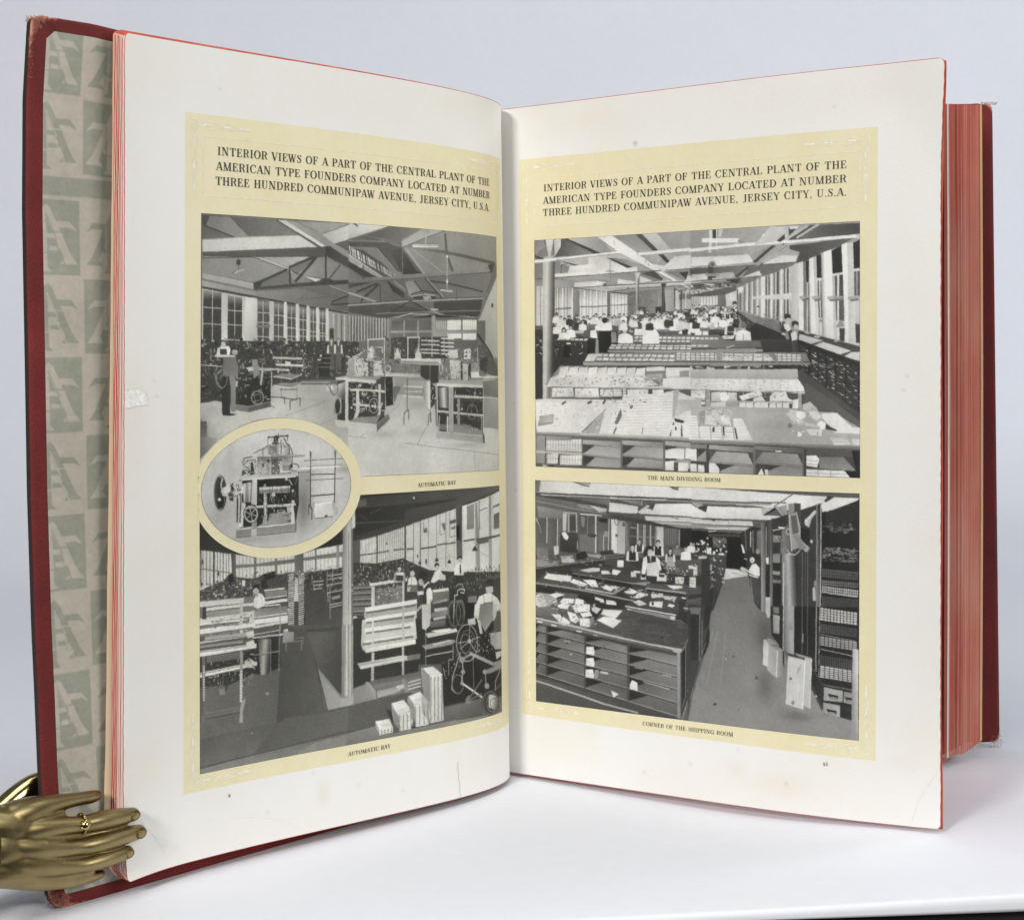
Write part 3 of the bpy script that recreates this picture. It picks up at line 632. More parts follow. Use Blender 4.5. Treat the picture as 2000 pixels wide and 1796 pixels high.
 p.P(45,"530,560 900,560 930,900 680,940 520,930"); p.clutter(55,(540,380,900,900),[120,140,160,35,40,170],(5,14),(25,80),.5)
 p.R(150,12,770,850,75,80,16); p.R(120,10,770,850,40,42,12)
 p.P(120,"500,935 660,960 660,1030 500,1000"); p.P(90,"660,960 930,900 935,960 665,1030"); p.L(170,8,"500,935 660,962 930,902")
 p.L(205,22,"640,490 1150,515"); p.P(175,"720,480 945,510 940,525 700,520"); p.L(190,18,"940,540 938,940"); p.L(200,26,"830,530 810,690"); p.L(120,10,"935,940 975,980"); p.L(120,8,"935,940 900,960")
 p.P(150,"700,380 770,385 790,560 720,620"); p.P(205,"650,480 710,470 720,520 655,530")
 # tray rack
 p.L(130,9,"1058,290 1058,850"); p.L(130,9,"1252,290 1250,860")
 for y,g,x0,x1 in ((370,195,960,1310),(455,222,1000,1320)): p.L(g,26,[(x0,y-8),(x1,y+6)]); p.L(90,5,[(x0,y+10),(x1,y+26)])
 for y in (590,700): p.P(140,[(965,y),(1060,y-30),(1300,y-20),(1190,y+30)]); p.L(215,14,[(965,y+5),(1180,y+35)]); p.L(205,10,[(1180,y+35),(1300,y-15)])
 p.L(75,10,"1050,750 1250,755"); p.L(80,12,"930,845 1100,850 1100,930"); p.L(80,12,"1165,1000 1165,890 1290,860 1290,960"); p.L(80,12,"1050,850 1250,880")
 p.rect(220,1105,410,1175,440)
 # two men far
 for x in (1668,1752): p.person(x,125,70,225,90,100,120,185,.72)
 p.P(50,"1500,330 1660,330 1640,600 1520,600"); 
 for y in (370,430,480): p.L(140,8,[(1510,y),(1660,y+5)])
 p.E(228,1520,392,26,8); p.E(225,1540,345,14,14)
 # machine 1 (right-centre)  frame C for left, D for right
 def machine(dx,dy,k,flip=False):
     pass
 p.frame(*C)
 p.P(60,"1740,650 2000,650 2000,1170 1740,1150"); p.P(38,"1880,680 2000,680 2000,1000 1890,1000")
 p.G(210,90,(1760,700),(1840,800),"1740,700 1840,660 1860,900 1740,850"); p.G(60,190,(1700,940),(1790,940),"1700,940 1730,850 1790,860 1790,1040 1740,1070 1705,1040")
 p.E(180,1740,950,40,110); p.E(55,1745,960,33,95); p.E(205,1650,740,45,40); p.L(120,14,"1620,700 1700,820"); p.R(90,10,1700,740,50,80)
 p.P(190,"1715,1130 2000,1150 2000,1240 1715,1205"); p.L(225,10,"1720,1132 2000,1152"); p.P(150,"1890,1000 2000,1000 2000,1150 1890,1140")
 p.P(215,"1715,610 2000,585 2000,650 1725,640"); p.P(140,"1740,600 2000,560 2000,600"); p.P(205,"1838,640 1885,640 1885,1220 1838,1210")
 p.P(190,"1870,480 1890,420 1940,350 2000,320 2000,580 1850,585"); p.clutter(22,(1850,350,2000,580),[230,225,120,70,90],(5,12),(20,60),.5)
 p.R(205,10,1900,430,30,45)
 p.frame(*D)
 p.G(172,202,(900,520),(900,1200),"440,480 910,470 1000,600 1100,520 1640,520 1700,440 1840,560 1850,1640 140,1760 0,1700 0,1050 440,900")
 p.P(62,"0,540 440,520 440,960 500,920 340,1060 0,1000")
 p.clutter(80,(10,540,420,900),[40,38,190,200,150,45,110,215],(6,16),(25,90),.5)
 p.P(155,"0,470 300,480 440,450 345,520 0,510"); p.G(225,200,(0,505),(340,525),"0,495 340,520 340,560 0,535"); p.P(70,"340,520 450,465 450,900 345,560")
 p.L(215,26,"30,640 230,635 440,660"); p.L(150,5,"50,620 430,640"); p.L(210,26,"60,810 250,830 400,845"); p.L(140,5,"60,828 400,862")
 p.P(205,"95,650 130,650 140,900 90,1010 60,1000 95,880"); p.P(200,"365,570 395,570 395,930 350,1010 345,980 370,900"); p.R(160,10,310,830,55,90,16); p.R(60,16,310,830,40,70,16)
 p.P(140,"100,970 330,960 400,930 340,1055 0,1030"); p.P(198,"0,1030 345,1060 345,1140 0,1100"); p.L(225,8,"0,1030 345,1062"); p.P(105,"345,1060 490,930 510,990 350,1145"); p.L(150,8,"345,1062 490,935")
 p.P(165,"0,250 80,240 240,470 0,480"); p.G(215,180,(80,240),(420,470),"75,260 180,250 190,300 240,300 240,470 70,470"); p.P(95,"240,300 300,290 290,480 240,470"); p.P(205,"320,290 410,280 410,420 450,460 300,470")
 p.P(175,"230,120 300,100 340,200 320,290 230,290"); p.P(225,"250,140 290,120 300,250 250,250")
 p.L(230,12,"238,20 238,260"); p.L(232,14,"235,25 440,15"); p.L(225,12,"440,10 440,330"); p.L(215,10,"330,120 415,120 420,280"); p.L(200,12,"0,290 210,150")
 p.clutter(70,(60,100,440,470),[230,220,60,70,190,90],(5,12),(20,60),.6)
 p.G(225,200,(450,440),(890,470),"450,430 890,450 895,480 450,470"); p.L(120,6,"450,445 880,462"); p.R(200,14,480,385,35,40); p.L(205,14,"450,660 520,470"); p.L(190,12,"450,470 450,660")
 p.P(45,"450,480 540,480 550,820 460,840"); p.clutter(10,(460,500,540,820),[80,100,30],(5,10),(20,50))
 p.P(150,"570,480 910,480 910,680 570,700"); p.P(110,"540,600 640,600 560,800")
 # centre background benches and racks
 p.clutter(90,(450,0,1100,420),[45,55,70,100,140,170,190,40],(4,12),(20,70),.5)
 p.P(60,"880,340 1100,340 1100,560 1000,560 880,470")
 p.G(205,215,(640,300),(1100,280),"640,265 1130,265 1130,345 640,310"); p.L(228,14,"640,268 1000,268"); p.L(228,12,"640,308 1100,340"); p.P(150,"640,285 1100,300 1100,340 650,312")
 p.L(225,16,"725,0 725,265"); p.L(225,14,"862,0 858,170"); p.L(225,16,"720,4 870,4")
 for y in (40,90,150,190): 
     p.L(215,16,[(890,y),(1110,y+10)]); 
 for y in (20,70,115,160,205): p.L(220,18,[(1130,y),(1285,y+8)])
 p.L(200,14,"1020,0 1020,240"); p.L(195,12,"1165,0 1165,200")
 for x,y in ((600,215),(850,215)): p.P(205,[(x-40,y+45),(x-30,y-20),(x,y-90),(x+30,y-20),(x+45,y+45)]); p.R(190,8,x,y-30,40,50,10)
 # small rack between machines
 p.P(165,"690,505 1000,515 990,610 690,600"); p.L(220,14,"680,595 910,608"); p.L(120,10,"720,510 1000,522"); p.P(150,"690,655 910,655 910,730 680,720"); p.L(222,16,"675,712 905,730"); p.L(200,14,"690,660 900,662"); p.L(180,12,"700,770 905,775")
 p.L(110,18,"718,500 718,880"); p.L(110,18,"680,1060 680,920 735,880 738,1000"); p.L(120,14,"995,340 1000,1030"); p.L(110,16,"975,1080 980,950 1005,920 1008,1030")
 p.B(150,110,850,820,140,60); p.B(150,90,860,1150,140,60); p.B(140,110,430,1180,160,50)
 # machine 2
 p.P(55,"1090,580 1640,600 1640,1190 1100,1170"); p.clutter(90,(1110,620,1620,1130),[35,40,150,120,60,190,38,90],(6,14),(25,90),.5)
 p.G(120,225,(900,640),(980,640),"905,620 960,545 1000,535 1000,870 985,880 920,760"); p.P(60,"1000,560 1060,600 1070,800 1005,870"); p.clutter(10,(1000,600,1080,800),[225,60,190],(8,14),(30,60),.5)
 p.G(95,215,(1070,800),(1090,800),"1055,760 1085,740 1095,1080 1070,1090"); p.L(60,14,"1100,760 1095,1080")
 p.G(90,215,(1100,700),(1160,690),"1100,620 1220,610 1225,860 1110,860"); p.G(215,60,(1165,700),(1225,700),"1160,612 1225,612 1225,870 1170,860")
 p.G(205,215,(1290,700),(1600,740),"1290,705 1600,725 1690,742 1600,752 1290,738"); p.P(70,"1290,738 1600,755 1600,790 1300,770"); p.L(150,5,"1300,700 1590,722")
 for x in range(1310,1600,36): p.L(110,6,[(x,705),(x,750)])
 p.L(205,24,"1090,900 1350,925 1640,955"); p.L(140,5,"1090,916 1640,972"); p.P(150,"1330,750 1360,750 1365,1140 1330,1140"); p.R(130,12,1510,910,60,90,16); p.P(120,"1090,1120 1640,1190 1640,1140 1440,1060 1100,1060")
 p.P(140,"1290,1060 1610,1130 1640,1195 1290,1165"); p.clutter(12,(1450,1090,1580,1150),[210,60,70],(6,12),(20,40),.5)
 p.P(165,"1080,1140 1640,1200 1660,1290 1070,1225"); p.L(205,10,"1080,1145 1640,1200"); p.P(85,"1630,1130 1660,1200 1665,1290 1645,1285")
 p.G(175,165,(1225,600),(1280,1200),"1222,590 1280,590 1285,1245 1228,1235"); p.L(120,5,"1252,600 1256,1230"); p.L(215,26,"1210,970 1210,1140"); p.L(170,20,"1112,960 1105,1130"); p.L(150,20,"1625,960 1625,1180")
 p.P(170,"1080,560 1250,520 1640,520 1640,590 1230,580"); p.G(228,205,(1080,570),(1640,600),"1080,560 1640,590 1640,620 1230,608 1080,592")
 p.G(205,175,(1240,290),(1370,520),"1235,280 1370,285 1370,520 1250,500"); p.P(190,"1395,330 1455,330 1460,540 1395,530"); p.P(160,"1495,330 1590,310 1595,430 1500,440"); p.P(205,"1220,180 1330,150 1340,260 1220,260"); p.P(225,"1410,160 1490,140 1495,270 1410,270")
 p.rect(60,1430,180,1450,200); p.rect(60,1430,225,1450,245); p.P(60,"1370,300 1395,300 1395,530 1372,520"); p.P(55,"1460,330 1495,330 1495,520 1462,540")
 p.clutter(80,(1090,150,1600,520),[225,215,60,80,190,150],(5,12),(20,60),.6); p.L(215,12,"1575,140 1575,300"); p.L(210,22,"1500,490 1820,495"); p.L(235,8,"1500,485 1820,490"); p.L(170,14,"1690,530 1640,720"); p.P(228,"1490,430 1590,430 1600,490 1500,495")
 p.R(185,12,1130,380,20,60); p.P(95,"1580,130 1660,80 1720,200 1820,380 1820,480 1700,460 1690,250 1590,230"); p.P(70,"1600,250 1700,250 1690,460 1610,400"); p.clutter(14,(1590,100,1720,440),[50,60,140,45],(5,12),(20,60))
 p.P(120,"1640,540 1830,520 1830,740 1650,720"); p.P(150,"1650,740 1830,760 1830,1120 1650,1100")
 # floor seams
 p.L(110,7,"840,1310 950,1100"); p.L(115,6,"690,1285 1000,1330 1830,1430"); p.L(120,6,"1540,1400 1548,1640"); p.L(130,6,"150,1220 200,1170"); p.L(140,5,"0,1200 230,1225"); p.L(140,5,"480,930 610,840"); p.E(110,945,1660,5,5); p.B(212,60,1000,1500,500,160); p.B(120,80,1480,1310,200,30)
 # dark lower-left corner and oval outline
 p.frame(*C)
 p.B(95,150,90,1200,90,120); p.rect(95,70,1140,155,1340); p.B(120,120,120,1350,200,120)
 p.G(110,170,(80,1450),(300,1350),"65,1330 160,1330 300,1350 200,1470 65,1620")
 p.frame(380,800,5.882)
 p.R(70,5,975,888,920,793,48)
 return p.ops
def draw_casting_machine():
 p=Plate(12,'L',30.6,95.9,132.7,175.3)
 p.frame(380,800,5.882)
 p.G(208,196,(900,218),(900,1580),"0,150 1900,150 1900,1650 0,1650")
 p.B(190,120,300,700,260,300); p.B(222,160,900,330,500,150); p.B(160,130,250,1250,300,200); p.B(150,120,1300,1250,250,200); p.B(140,110,700,1480,400,60); p.B(222,120,1450,1500,300,120); p.B(150,150,1700,690,90,40); p.B(178,120,400,560,60,300)
 # shadow to the right of machine
 p.P(176,"1190,720 1320,700 1330,1060 1600,1060 1640,1200 1200,1330"); p.P(205,"1320,700 1330,1060 1600,1040 1600,660"); p.B(110,190,1250,1100,80,260)
 # base
 p.P(140,"480,1360 1165,1290 1165,1395 470,1468"); p.G(120,150,(560,1340),(1100,1250),"550,1330 590,1250 1100,1220 1160,1300 500,1365"); p.L(222,14,"490,1370 1160,1300"); p.P(110,"1150,1300 1170,1290 1165,1400 1150,1395"); p.L(70,6,"470,1468 1160,1398")
 # body dark interior
 p.P(42,"545,800 1190,760 1195,1080 1160,1290 860,1260 720,1330 560,1340 540,1100"); p.P(26,"720,800 870,800 870,900 740,900"); p.P(34,"740,960 1080,940 1080,1080 740,1110")
 p.P(150,"860,1190 1090,1170 1120,1260 830,1330"); p.P(190,"1050,1090 1100,1080 1110,1180 1060,1170"); p.R(200,8,990,1165,45,16)
 # drum left
 p.G(190,120,(560,900),(560,1050),"545,850 650,830 650,1060 560,1060"); p.L(225,12,"570,850 572,1050"); p.L(90,8,"600,840 602,1060"); p.L(215,10,"625,835 628,1060")
 # shaft
 p.P(150,"740,885 1090,870 1090,950 740,960"); p.L(226,18,"745,905 1090,885"); p.L(90,10,"745,940 1090,925")
 for x in (770,860,890,990,1070): p.L(70,7,[(x,880),(x+4,955)])
 for x in (765,900,960): p.L(235,6,[(x,885),(x+4,935)])
 # table top
 p.G(205,190,(530,780),(1150,740),"520,790 700,765 1155,735 1160,775 545,815"); p.L(228,10,"530,800 1155,765"); p.P(176,"505,800 545,780 550,830 510,830")
 # front post
 p.P(205,"658,800 720,795 715,1095 650,1085"); p.P(30,"715,800 735,800 728,1340 712,1340"); p.P(150,"655,1270 715,1260 712,1450 645,1452"); p.rect(190,650,1370,710,1445)
 # rods
 p.G(160,230,(540,1130),(1150,1080),"530,1115 1155,1070 1155,1100 530,1145"); p.L(60,6,"540,1146 1155,1104"); p.L(225,10,"545,1120 1150,1078")
 # legs
 p.P(150,"790,960 825,955 835,1200 820,1310 770,1330 795,1200"); p.L(215,12,"800,960 812,1200"); p.P(212,"540,1120 570,1120 550,1340 505,1345 520,1230"); p.P(215,"1100,1080 1130,1080 1150,1290 1105,1300"); p.L(60,8,"1140,1090 1155,1290"); p.E(200,805,1075,20,22); p.E(200,560,1090,26,30); p.E(200,1125,1055,20,22); p.E(150,805,870,16,20); p.E(190,1125,930,16,16)
 # hand wheel
 p.R(60,26,645,1195,76,92,26); p.R(190,16,645,1195,72,88,26)
 for k in range(6):
     import math as _m; a=k*_m.pi/3+.3; p.L(195,9,[(645,1195),(645+66*_m.cos(a),1195+82*_m.sin(a))])
 p.E(130,645,1195,20,22)
 # left belt
 p.L(40,22,"490,960 485,1280"); p.L(150,8,"482,960 478,1280"); p.L(60,14,"530,990 520,1290")
 # flywheel left
 p.E(60,295,955,72,205,24); p.R(120,14,285,955,62,200,26); p.R(190,6,276,955,60,196,26); p.E(50,300,950,45,160,20); p.E(190,320,860,24,70); p.E(60,330,860,16,60); p.E(30,300,1060,38,70); p.P(215,"300,930 400,880 560,880 560,960 400,1000 320,990"); p.P(225,"320,900 400,850 420,930 340,960"); p.P(40,"405,870 440,840 450,920 420,950"); p.P(60,"380,960 440,940 440,1050 400,1040"); p.clutter(18,(380,850,540,1000),[225,60,190,40],(6,12),(20,60),.6); p.E(220,285,1030,20,20)
 # upper works
 p.P(150,"720,540 1100,530 1110,740 720,760"); p.P(160,"720,600 860,590 860,745 720,755"); p.P(130,"720,540 900,540 900,600 720,600"); p.P(188,"740,630 820,625 820,740 740,745"); p.P(105,"890,560 950,540 970,580 970,740 890,745"); p.L(60,8,"885,560 885,745"); p.P(195,"975,590 1000,590 1010,700 975,735"); p.P(165,"1000,550 1100,545 1100,640 1000,640"); p.P(40,"830,575 870,575 870,600 830,600"); p.E(70,785,640,14,22); p.L(215,8,"862,520 865,745")
 p.P(140,"850,420 930,400 940,510 850,520"); p.G(120,225,(930,450),(980,450),"925,390 960,375 985,420 985,520 930,520"); p.G(215,150,(1000,450),(1080,450),"1000,390 1080,390 1090,530 1000,535"); p.L(60,10,"990,350 990,530"); p.L(60,10,"1085,400 1090,540"); p.P(70,"905,320 960,320 955,380 1000,390 880,400 905,370"); p.L(60,14,"840,320 1070,300"); p.L(70,6,"842,320 840,480"); p.L(60,8,"1065,290 1068,360"); p.L(50,8,"962,280 964,330"); p.E(60,935,315,26,20); p.E(80,850,318,14,12); p.E(80,1062,300,14,14)
 p.L(75,12,"1020,330 1060,390 1100,430 1120,500 1115,620"); p.L(75,9,"680,500 860,410"); p.L(75,8,"800,450 780,470 785,540")
 p.L(70,10,"550,600 570,555 660,540"); p.L(70,10,"550,600 560,640 620,680 640,750"); p.L(90,10,"580,610 620,580 700,575"); p.P(50,"640,600 665,600 690,740 645,750"); p.P(70,"545,700 560,690 600,740 540,760"); p.clutter(45,(560,560,1110,740),[60,50,215,90,140,225],(4,10),(15,60),.6); p.clutter(20,(820,320,1100,520),[60,70,215,120],(4,8),(15,40),.6)
 p.P(160,"870,520 1260,515 1265,528 1120,540 870,545"); p.L(70,5,"870,546 1120,542 1265,530")
 p.G(225,170,(980,690),(1300,690),"975,680 1010,705 1130,690 1320,680 1320,710 1130,712 1000,725 975,705"); p.L(90,5,"1000,725 1320,712"); p.R(70,10,1140,660,55,40); p.E(45,1110,650,16,22)
 p.P(226,"1280,625 1700,605 1705,640 1640,660 1130,695 1280,650"); 
 for y in (632,645,655): p.L(120,4,[(1280,y),(1700,y-18)])
 p.L(60,14,"1045,790 1120,860"); p.E(200,1050,795,16,18); p.L(210,12,"1080,800 1115,860"); p.L(60,8,"1190,720 1190,1070"); p.L(120,8,"1200,720 1150,860")
 p.E(225,905,975,20,26); p.L(160,6,"905,990 912,1250")
 p.clutter(40,(740,960,1160,1220),[30,28,200,60,120,215],(4,10),(15,60),.7)
 # rack right
 p.L(70,12,"1330,480 1330,700"); p.L(70,12,"1610,470 1608,640"); p.L(90,6,"1318,475 1328,560"); p.L(90,6,"1342,485 1332,560"); p.L(90,6,"1598,470 1608,560"); p.L(90,6,"1622,480 1612,560")
 p.L(90,8,"1255,585 1710,560"); p.L(60,14,"1328,700 1325,1100"); p.L(60,14,"1608,660 1600,1060"); p.L(65,12,"1330,745 1610,738"); p.L(110,10,"1270,812 1700,787"); p.L(60,14,"1328,990 1600,968"); p.L(80,12,"1310,1085 1305,1200"); p.L(70,14,"1312,1090 1345,1140 1342,1262"); p.L(150,8,"1630,1120 1635,1220")
 p.P(226,"1380,1070 1570,1050 1590,1190 1580,1220 1385,1245 1370,1170"); 
 for y in range(1085,1240,20): p.L(165,4,[(1382,y),(1582,y-14)])
 p.P(60,"1490,1210 1520,1205 1520,1225 1490,1228"); p.L(60,7,"1380,1246 1580,1222"); p.P(240,"1385,1070 1570,1050 1575,1070 1385,1090")
 return p.ops
def draw_rack_floor():
 p=Plate(13,'L',30.2,179.4,158.2,250.6)
 I=(380,940,5.9875);J=(680,940,5.9875);K=(380,1220,5.9875);M=(680,1180,5.9875)
 p.frame(*J)
 p.rect(92,-2200,0,2000,4200)
 # ceiling (both)
 p.P(52,"-2200,-400 1900,-100 1900,200 1330,290 700,520 70,690 -2200,1500")
 p.G(60,92,(100,250),(1700,60),"100,200 1765,40 1765,110 1330,290 700,515 330,640 90,690 75,300")
 p.P(95,"85,215 210,210 210,290 80,305"); p.G(75,66,(80,300),(1290,220),"80,300 1290,205 1290,230 80,320"); p.P(58,"80,310 1270,225 700,330 330,560 80,500"); p.P(50,"80,320 560,280 660,300 660,470 80,640"); p.L(80,14,"80,490 700,460"); p.L(75,10,"110,370 230,460"); p.L(80,10,"260,380 400,310"); p.E(215,765,200,10,14)
 p.P(88,"1290,205 1765,50 1765,110 1330,290 950,410"); p.L(60,8,"700,500 1330,285 1765,100"); p.L(150,8,"740,500 1330,305 1765,125")
 # window wall right
 p.G(205,228,(700,800),(1700,500),"140,690 330,645 700,520 1330,300 1770,125 1775,1080 1200,1080 950,1060 700,980 140,990")
 p.P(222,"140,700 330,650 330,990 140,990")
 def mull(x,y0,y1,w,g=175): p.L(g,w,[(x,y0),(x,y1)])
 for x in range(150,330,17): mull(x,690-(x-140)*.25,980,5,95)
 for x in range(345,650,22): mull(x,640-(x-330)*.34,990,6,100)
 for x,w,g in ((335,18,75),(665,30,88),(762,12,120),(840,14,95),(858,14,200),(935,12,150),(1030,12,150),(1050,14,205),(1140,16,150),(1165,16,200),(1240,16,190)):
     mull(x,(690-(x-140)*.3) if x<660 else 520-(x-700)*.35,1000,w,g)
 p.P(100,"1255,300 1330,275 1330,900 1265,930"); p.P(84,"1262,320 1320,300 1320,700 1265,700"); p.P(45,"1260,530 1300,510 1305,690 1262,700"); p.E(30,1280,600,20,70)
 p.P(222,"1335,300 1380,285 1380,900 1335,900"); p.P(135,"1385,300 1470,270 1470,560 1385,570"); 
 for y in range(310,560,14): p.L(165,4,[(1388,y),(1465,y-10)])
 p.P(150,"1480,260 1520,245 1540,1050 1490,1050"); p.P(190,"1500,250 1530,240 1540,580 1520,580"); p.P(228,"1530,240 1625,205 1625,330 1530,355"); p.L(60,8,"1530,350 1625,320"); p.L(90,10,"1530,240 1530,570"); p.P(165,"1640,190 1670,180 1680,1060 1640,1060"); p.P(228,"1690,180 1765,150 1765,270 1690,300"); p.P(130,"1690,300 1765,270 1765,300 1690,325"); p.P(110,"1700,400 1765,370 1765,560 1700,570"); p.L(100,8,"1690,180 1690,560")
 p.L(95,22,"690,795 760,790"); p.L(70,20,"850,790 1025,765"); p.L(80,18,"1040,748 1250,720"); p.L(85,22,"1350,705 1475,685"); p.L(90,30,"1500,690 1770,640"); p.P(105,"1505,700 1640,680 1640,720 1510,745"); p.L(75,16,"345,835 470,815"); p.L(75,16,"145,860 325,840"); p.L(85,16,"530,805 650,795")
 p.L(90,8,"880,480 880,600 930,590"); p.P(105,"880,560 920,545 920,600 880,605"); p.L(110,8,"1070,410 1072,630 1130,610"); p.P(110,"1085,500 1130,490 1130,600 1105,550"); p.L(95,8,"1185,370 1185,660 1255,640"); p.P(90,"1185,470 1255,450 1255,490 1185,510"); p.P(110,"1195,550 1250,530 1250,560 1210,570")
 for x,y,s in ((835,970,22),(1035,940,26),(1180,960,26),(1478,820,34),(450,740,14)): p.P(55,[(x-s,y),(x+s,y),(x+s*.25,y-s*1.5),(x-s*.25,y-s*1.5)]); p.L(80,4,[(x,y-s*1.5),(x,y-s*4)])
 p.E(60,810,880,8,20); p.E(60,910,940,10,34); p.L(120,4,"1490,780 1560,850 1640,880"); p.L(160,5,"1050,905 1250,890"); p.L(150,4,"700,900 760,895")
 # left windows (frame I)
 p.frame(*I)
 p.P(50,"60,500 500,830 60,830"); 
 p.G(205,225,(60,900),(420,1100),"65,790 430,840 470,1110 200,1200 60,1270"); 
 for i,x in enumerate((75,100,140,180,225,268,300,335,370,400)): p.L([70,120,90,110,60,90,105,80,100,90][i],[14,8,8,10,22,9,9,12,8,8][i],[(x,790+(x-65)*.14),(x,1230-(x-65)*.3)])
 p.L(100,10,"65,1010 420,1060"); p.P(78,"425,830 470,835 470,1120 440,1120"); p.rect(105,455,840,472,1110); p.E(60,95,930,8,36); p.E(70,280,1070,10,30)
 p.G(205,222,(480,900),(1700,800),"480,845 690,880 1170,840 1730,735 1730,1010 1270,1060 1170,1050 940,1100 700,1130 480,1120")
 for x0,x1 in ((480,690),(725,935),(968,1168),(1280,1400),(1425,1650)):
     n=5
     for i in range(1,n): xx=x0+(x1-x0)*i/n; p.L(120,5,[(xx,820),(xx,1110)])
 p.P(110,"475,965 700,960 940,925 1170,900 1170,945 940,975 700,990 475,1010"); p.P(115,"1270,890 1730,820 1730,880 1270,925"); p.rect(112,693,880,722,1130); p.rect(112,938,860,966,1100); p.rect(105,1168,830,1275,1080); p.rect(112,1405,780,1425,1040); p.rect(150,1655,740,1690,1000)
 p.L(80,8,"480,838 700,876 900,880 1170,838")
 p.P(46,"1200,830 1450,740 1730,560 1730,735 1200,845 950,875") if False else p.P(44,"1100,840 1450,690 1730,500 1730,735 1280,800")
 p.L(90,4,"1718,480 1715,830")
 # machinery dark mass left
 p.P(72,"60,1270 200,1200 330,1160 400,1080 440,1110 700,1130 830,1070 940,1040 960,1090 1100,1060 1280,1080 1290,1300 1280,1800 60,1400")
 p.P(40,"400,1080 440,1060 460,1160 390,1200"); p.P(40,"800,1080 930,1040 950,1110 830,1160"); p.P(50,"780,1160 800,1120 830,1160 860,1240 780,1240")
 p.clutter(150,(70,1140,760,1400),[35,45,60,120,150,190,90,205,140],(4,12),(15,60),.4)
 p.clutter(40,(560,1050,1100,1250),[35,45,60,90,120,40],(4,12),(20,60),.4)
 p.rect(212,555,1150,592,1220)
 # man left back
 p.E(45,720,1240,44,44); p.E(180,718,1280,36,40); p.P(226,"690,1370 740,1300 790,1310 825,1370 810,1450 740,1485 680,1460"); p.L(170,6,"770,1320 800,1440"); p.P(150,"700,1300 740,1300 740,1340 700,1340")
 # left racks: bright long bars
 p.P(120,"60,1380 690,1340 690,1800 60,1800")
 for (x0,y0,x1,y1,w,g) in ((60,1430,560,1385,60,205),(130,1490,680,1430,34,218),(140,1545,560,1500,20,200),(60,1625,680,1545,60,212),(60,1665,680,1600,24,235),(60,1735,690,1660,34,228),(820,1270,1050,1245,18,228),(820,1360,1075,1330,16,215),(820,1415,1085,1380,34,225),(800,1450,1000,1435,16,228),(680,1590,1080,1540,16,220),(680,1640,1090,1590,60,228),(680,1700,1160,1620,30,215)):
     p.L(g,w,[(x0,y0),(x1,y1)]); p.L(85,5,[(x0,y0+w*.6),(x1,y1+w*.6)])
 p.P(130,"820,1280 1080,1260 1080,1320 830,1350"); p.P(135,"670,1490 1090,1450 1090,1530 680,1580"); p.P(205,"650,1520 700,1500 690,1660 640,1650")
 p.P(150,"140,1520 560,1480 560,1540 150,1580"); p.P(60,"100,1460 135,1460 140,1600 90,1600"); p.P(195,"530,1390 565,1385 565,1800 530,1800"); p.L(150,10,"1000,1430 1000,1800"); p.clutter(30,(150,1570,680,1780),[90,150,60,205,120],(5,12),(20,60),.3)
 # tall book rack in centre
 p.P(48,"1085,1150 1290,1150 1300,1800 1090,1800"); p.P(195,"1170,1110 1210,1130 1215,1400 1165,1400"); p.P(72,"1165,1400 1215,1400 1215,1800 1175,1800")
 r=p.rnd
 for y in range(1060,1800,24):
     p.P(r.choice([215,205,225,190]),[(1090+r.uniform(-6,10),y+20),(1165,y+6),(1165,y+20),(1090+r.uniform(-5,8),y+34)])
     p.P(r.choice([210,200,222,180]),[(1215,y+30),(1280+r.uniform(-6,10),y+10),(1280,y+24),(1215,y+44)])
 p.clutter(24,(1090,1040,1290,1180),[205,60,90,222],(6,14),(15,40),.5)
 # aisle floor
 p.G(70,82,(1400,1200),(1500,1800),"1295,1200 1560,1250 1730,1500 1730,1800 1310,1800")
 p.P(60,"1290,1080 1730,1000 1730,1500 1560,1300 1300,1200"); p.clutter(90,(1290,1000,1730,1300),[45,60,90,130,160,190,70,40],(4,10),(15,60),.4)
 for (x0,y0,x1,y1) in ((1390,1170,1500,1160),(1390,1215,1500,1200),(1390,1255,1490,1245),(1560,1100,1720,1080),(1560,1145,1720,1120),(1540,1215,1720,1180),(1550,1300,1720,1270),(1590,1440,1720,1410),(1590,1470,1720,1440)): p.L(185,12,[(x0,y0),(x1,y1)])
 p.L(180,8,"1370,1100 1372,1200"); p.L(180,8,"1395,1180 1395,1270"); p.L(180,8,"1550,1050 1545,1220"); p.L(185,8,"1615,1020 1610,1200"); p.L(190,10,"1555,1300 1560,1400"); p.L(170,8,"1580,1240 1582,1610"); p.L(190,10,"1615,1020 1720,1000"); p.P(150,"1600,1350 1700,1320 1700,1360 1610,1380")
 # centre column
 p.G(118,178,(1720,600),(1790,600),"1730,540 1780,430 1800,430 1800,1800 1730,1800"); p.P(190,"1780,430 1830,400 1830,1800 1790,1800"); p.P(115,"1830,560 1850,560 1850,1800 1830,1800"); p.P(205,"1840,300 1875,250 1875,540 1830,560"); p.L(230,12,"1860,300 1862,540"); p.L(60,5,"1800,600 1800,1800"); p.R(195,10,1840,1240,28,34); p.L(110,10,"1725,830 1728,1800"); p.rect(190,1798,1520,1832,1660)
 # lower left (frame K)
 p.frame(*K)
 p.G(88,98,(400,600),(1000,1700),"60,360 1000,500 1050,0 1300,0 1900,0 1900,1400 60,1760")
 p.P(70,"1300,60 1720,0 1720,760 1560,1000 1400,440"); p.G(95,70,(1400,440),(1700,500),"1310,80 1480,80 1720,60 1720,780 1700,740 1450,560"); p.P(82,"1020,0 1300,60 1420,480 1510,1020 1080,1080 960,1150")
 p.P(135,"1430,490 1560,640 1720,830 1840,830 1916,640 1916,920 1560,1000"); p.P(165,"1450,560 1720,860 1916,780 1916,918 1555,1000"); p.L(60,8,"1420,440 1556,1000 1916,918"); p.L(75,10,"1400,300 1510,1020")
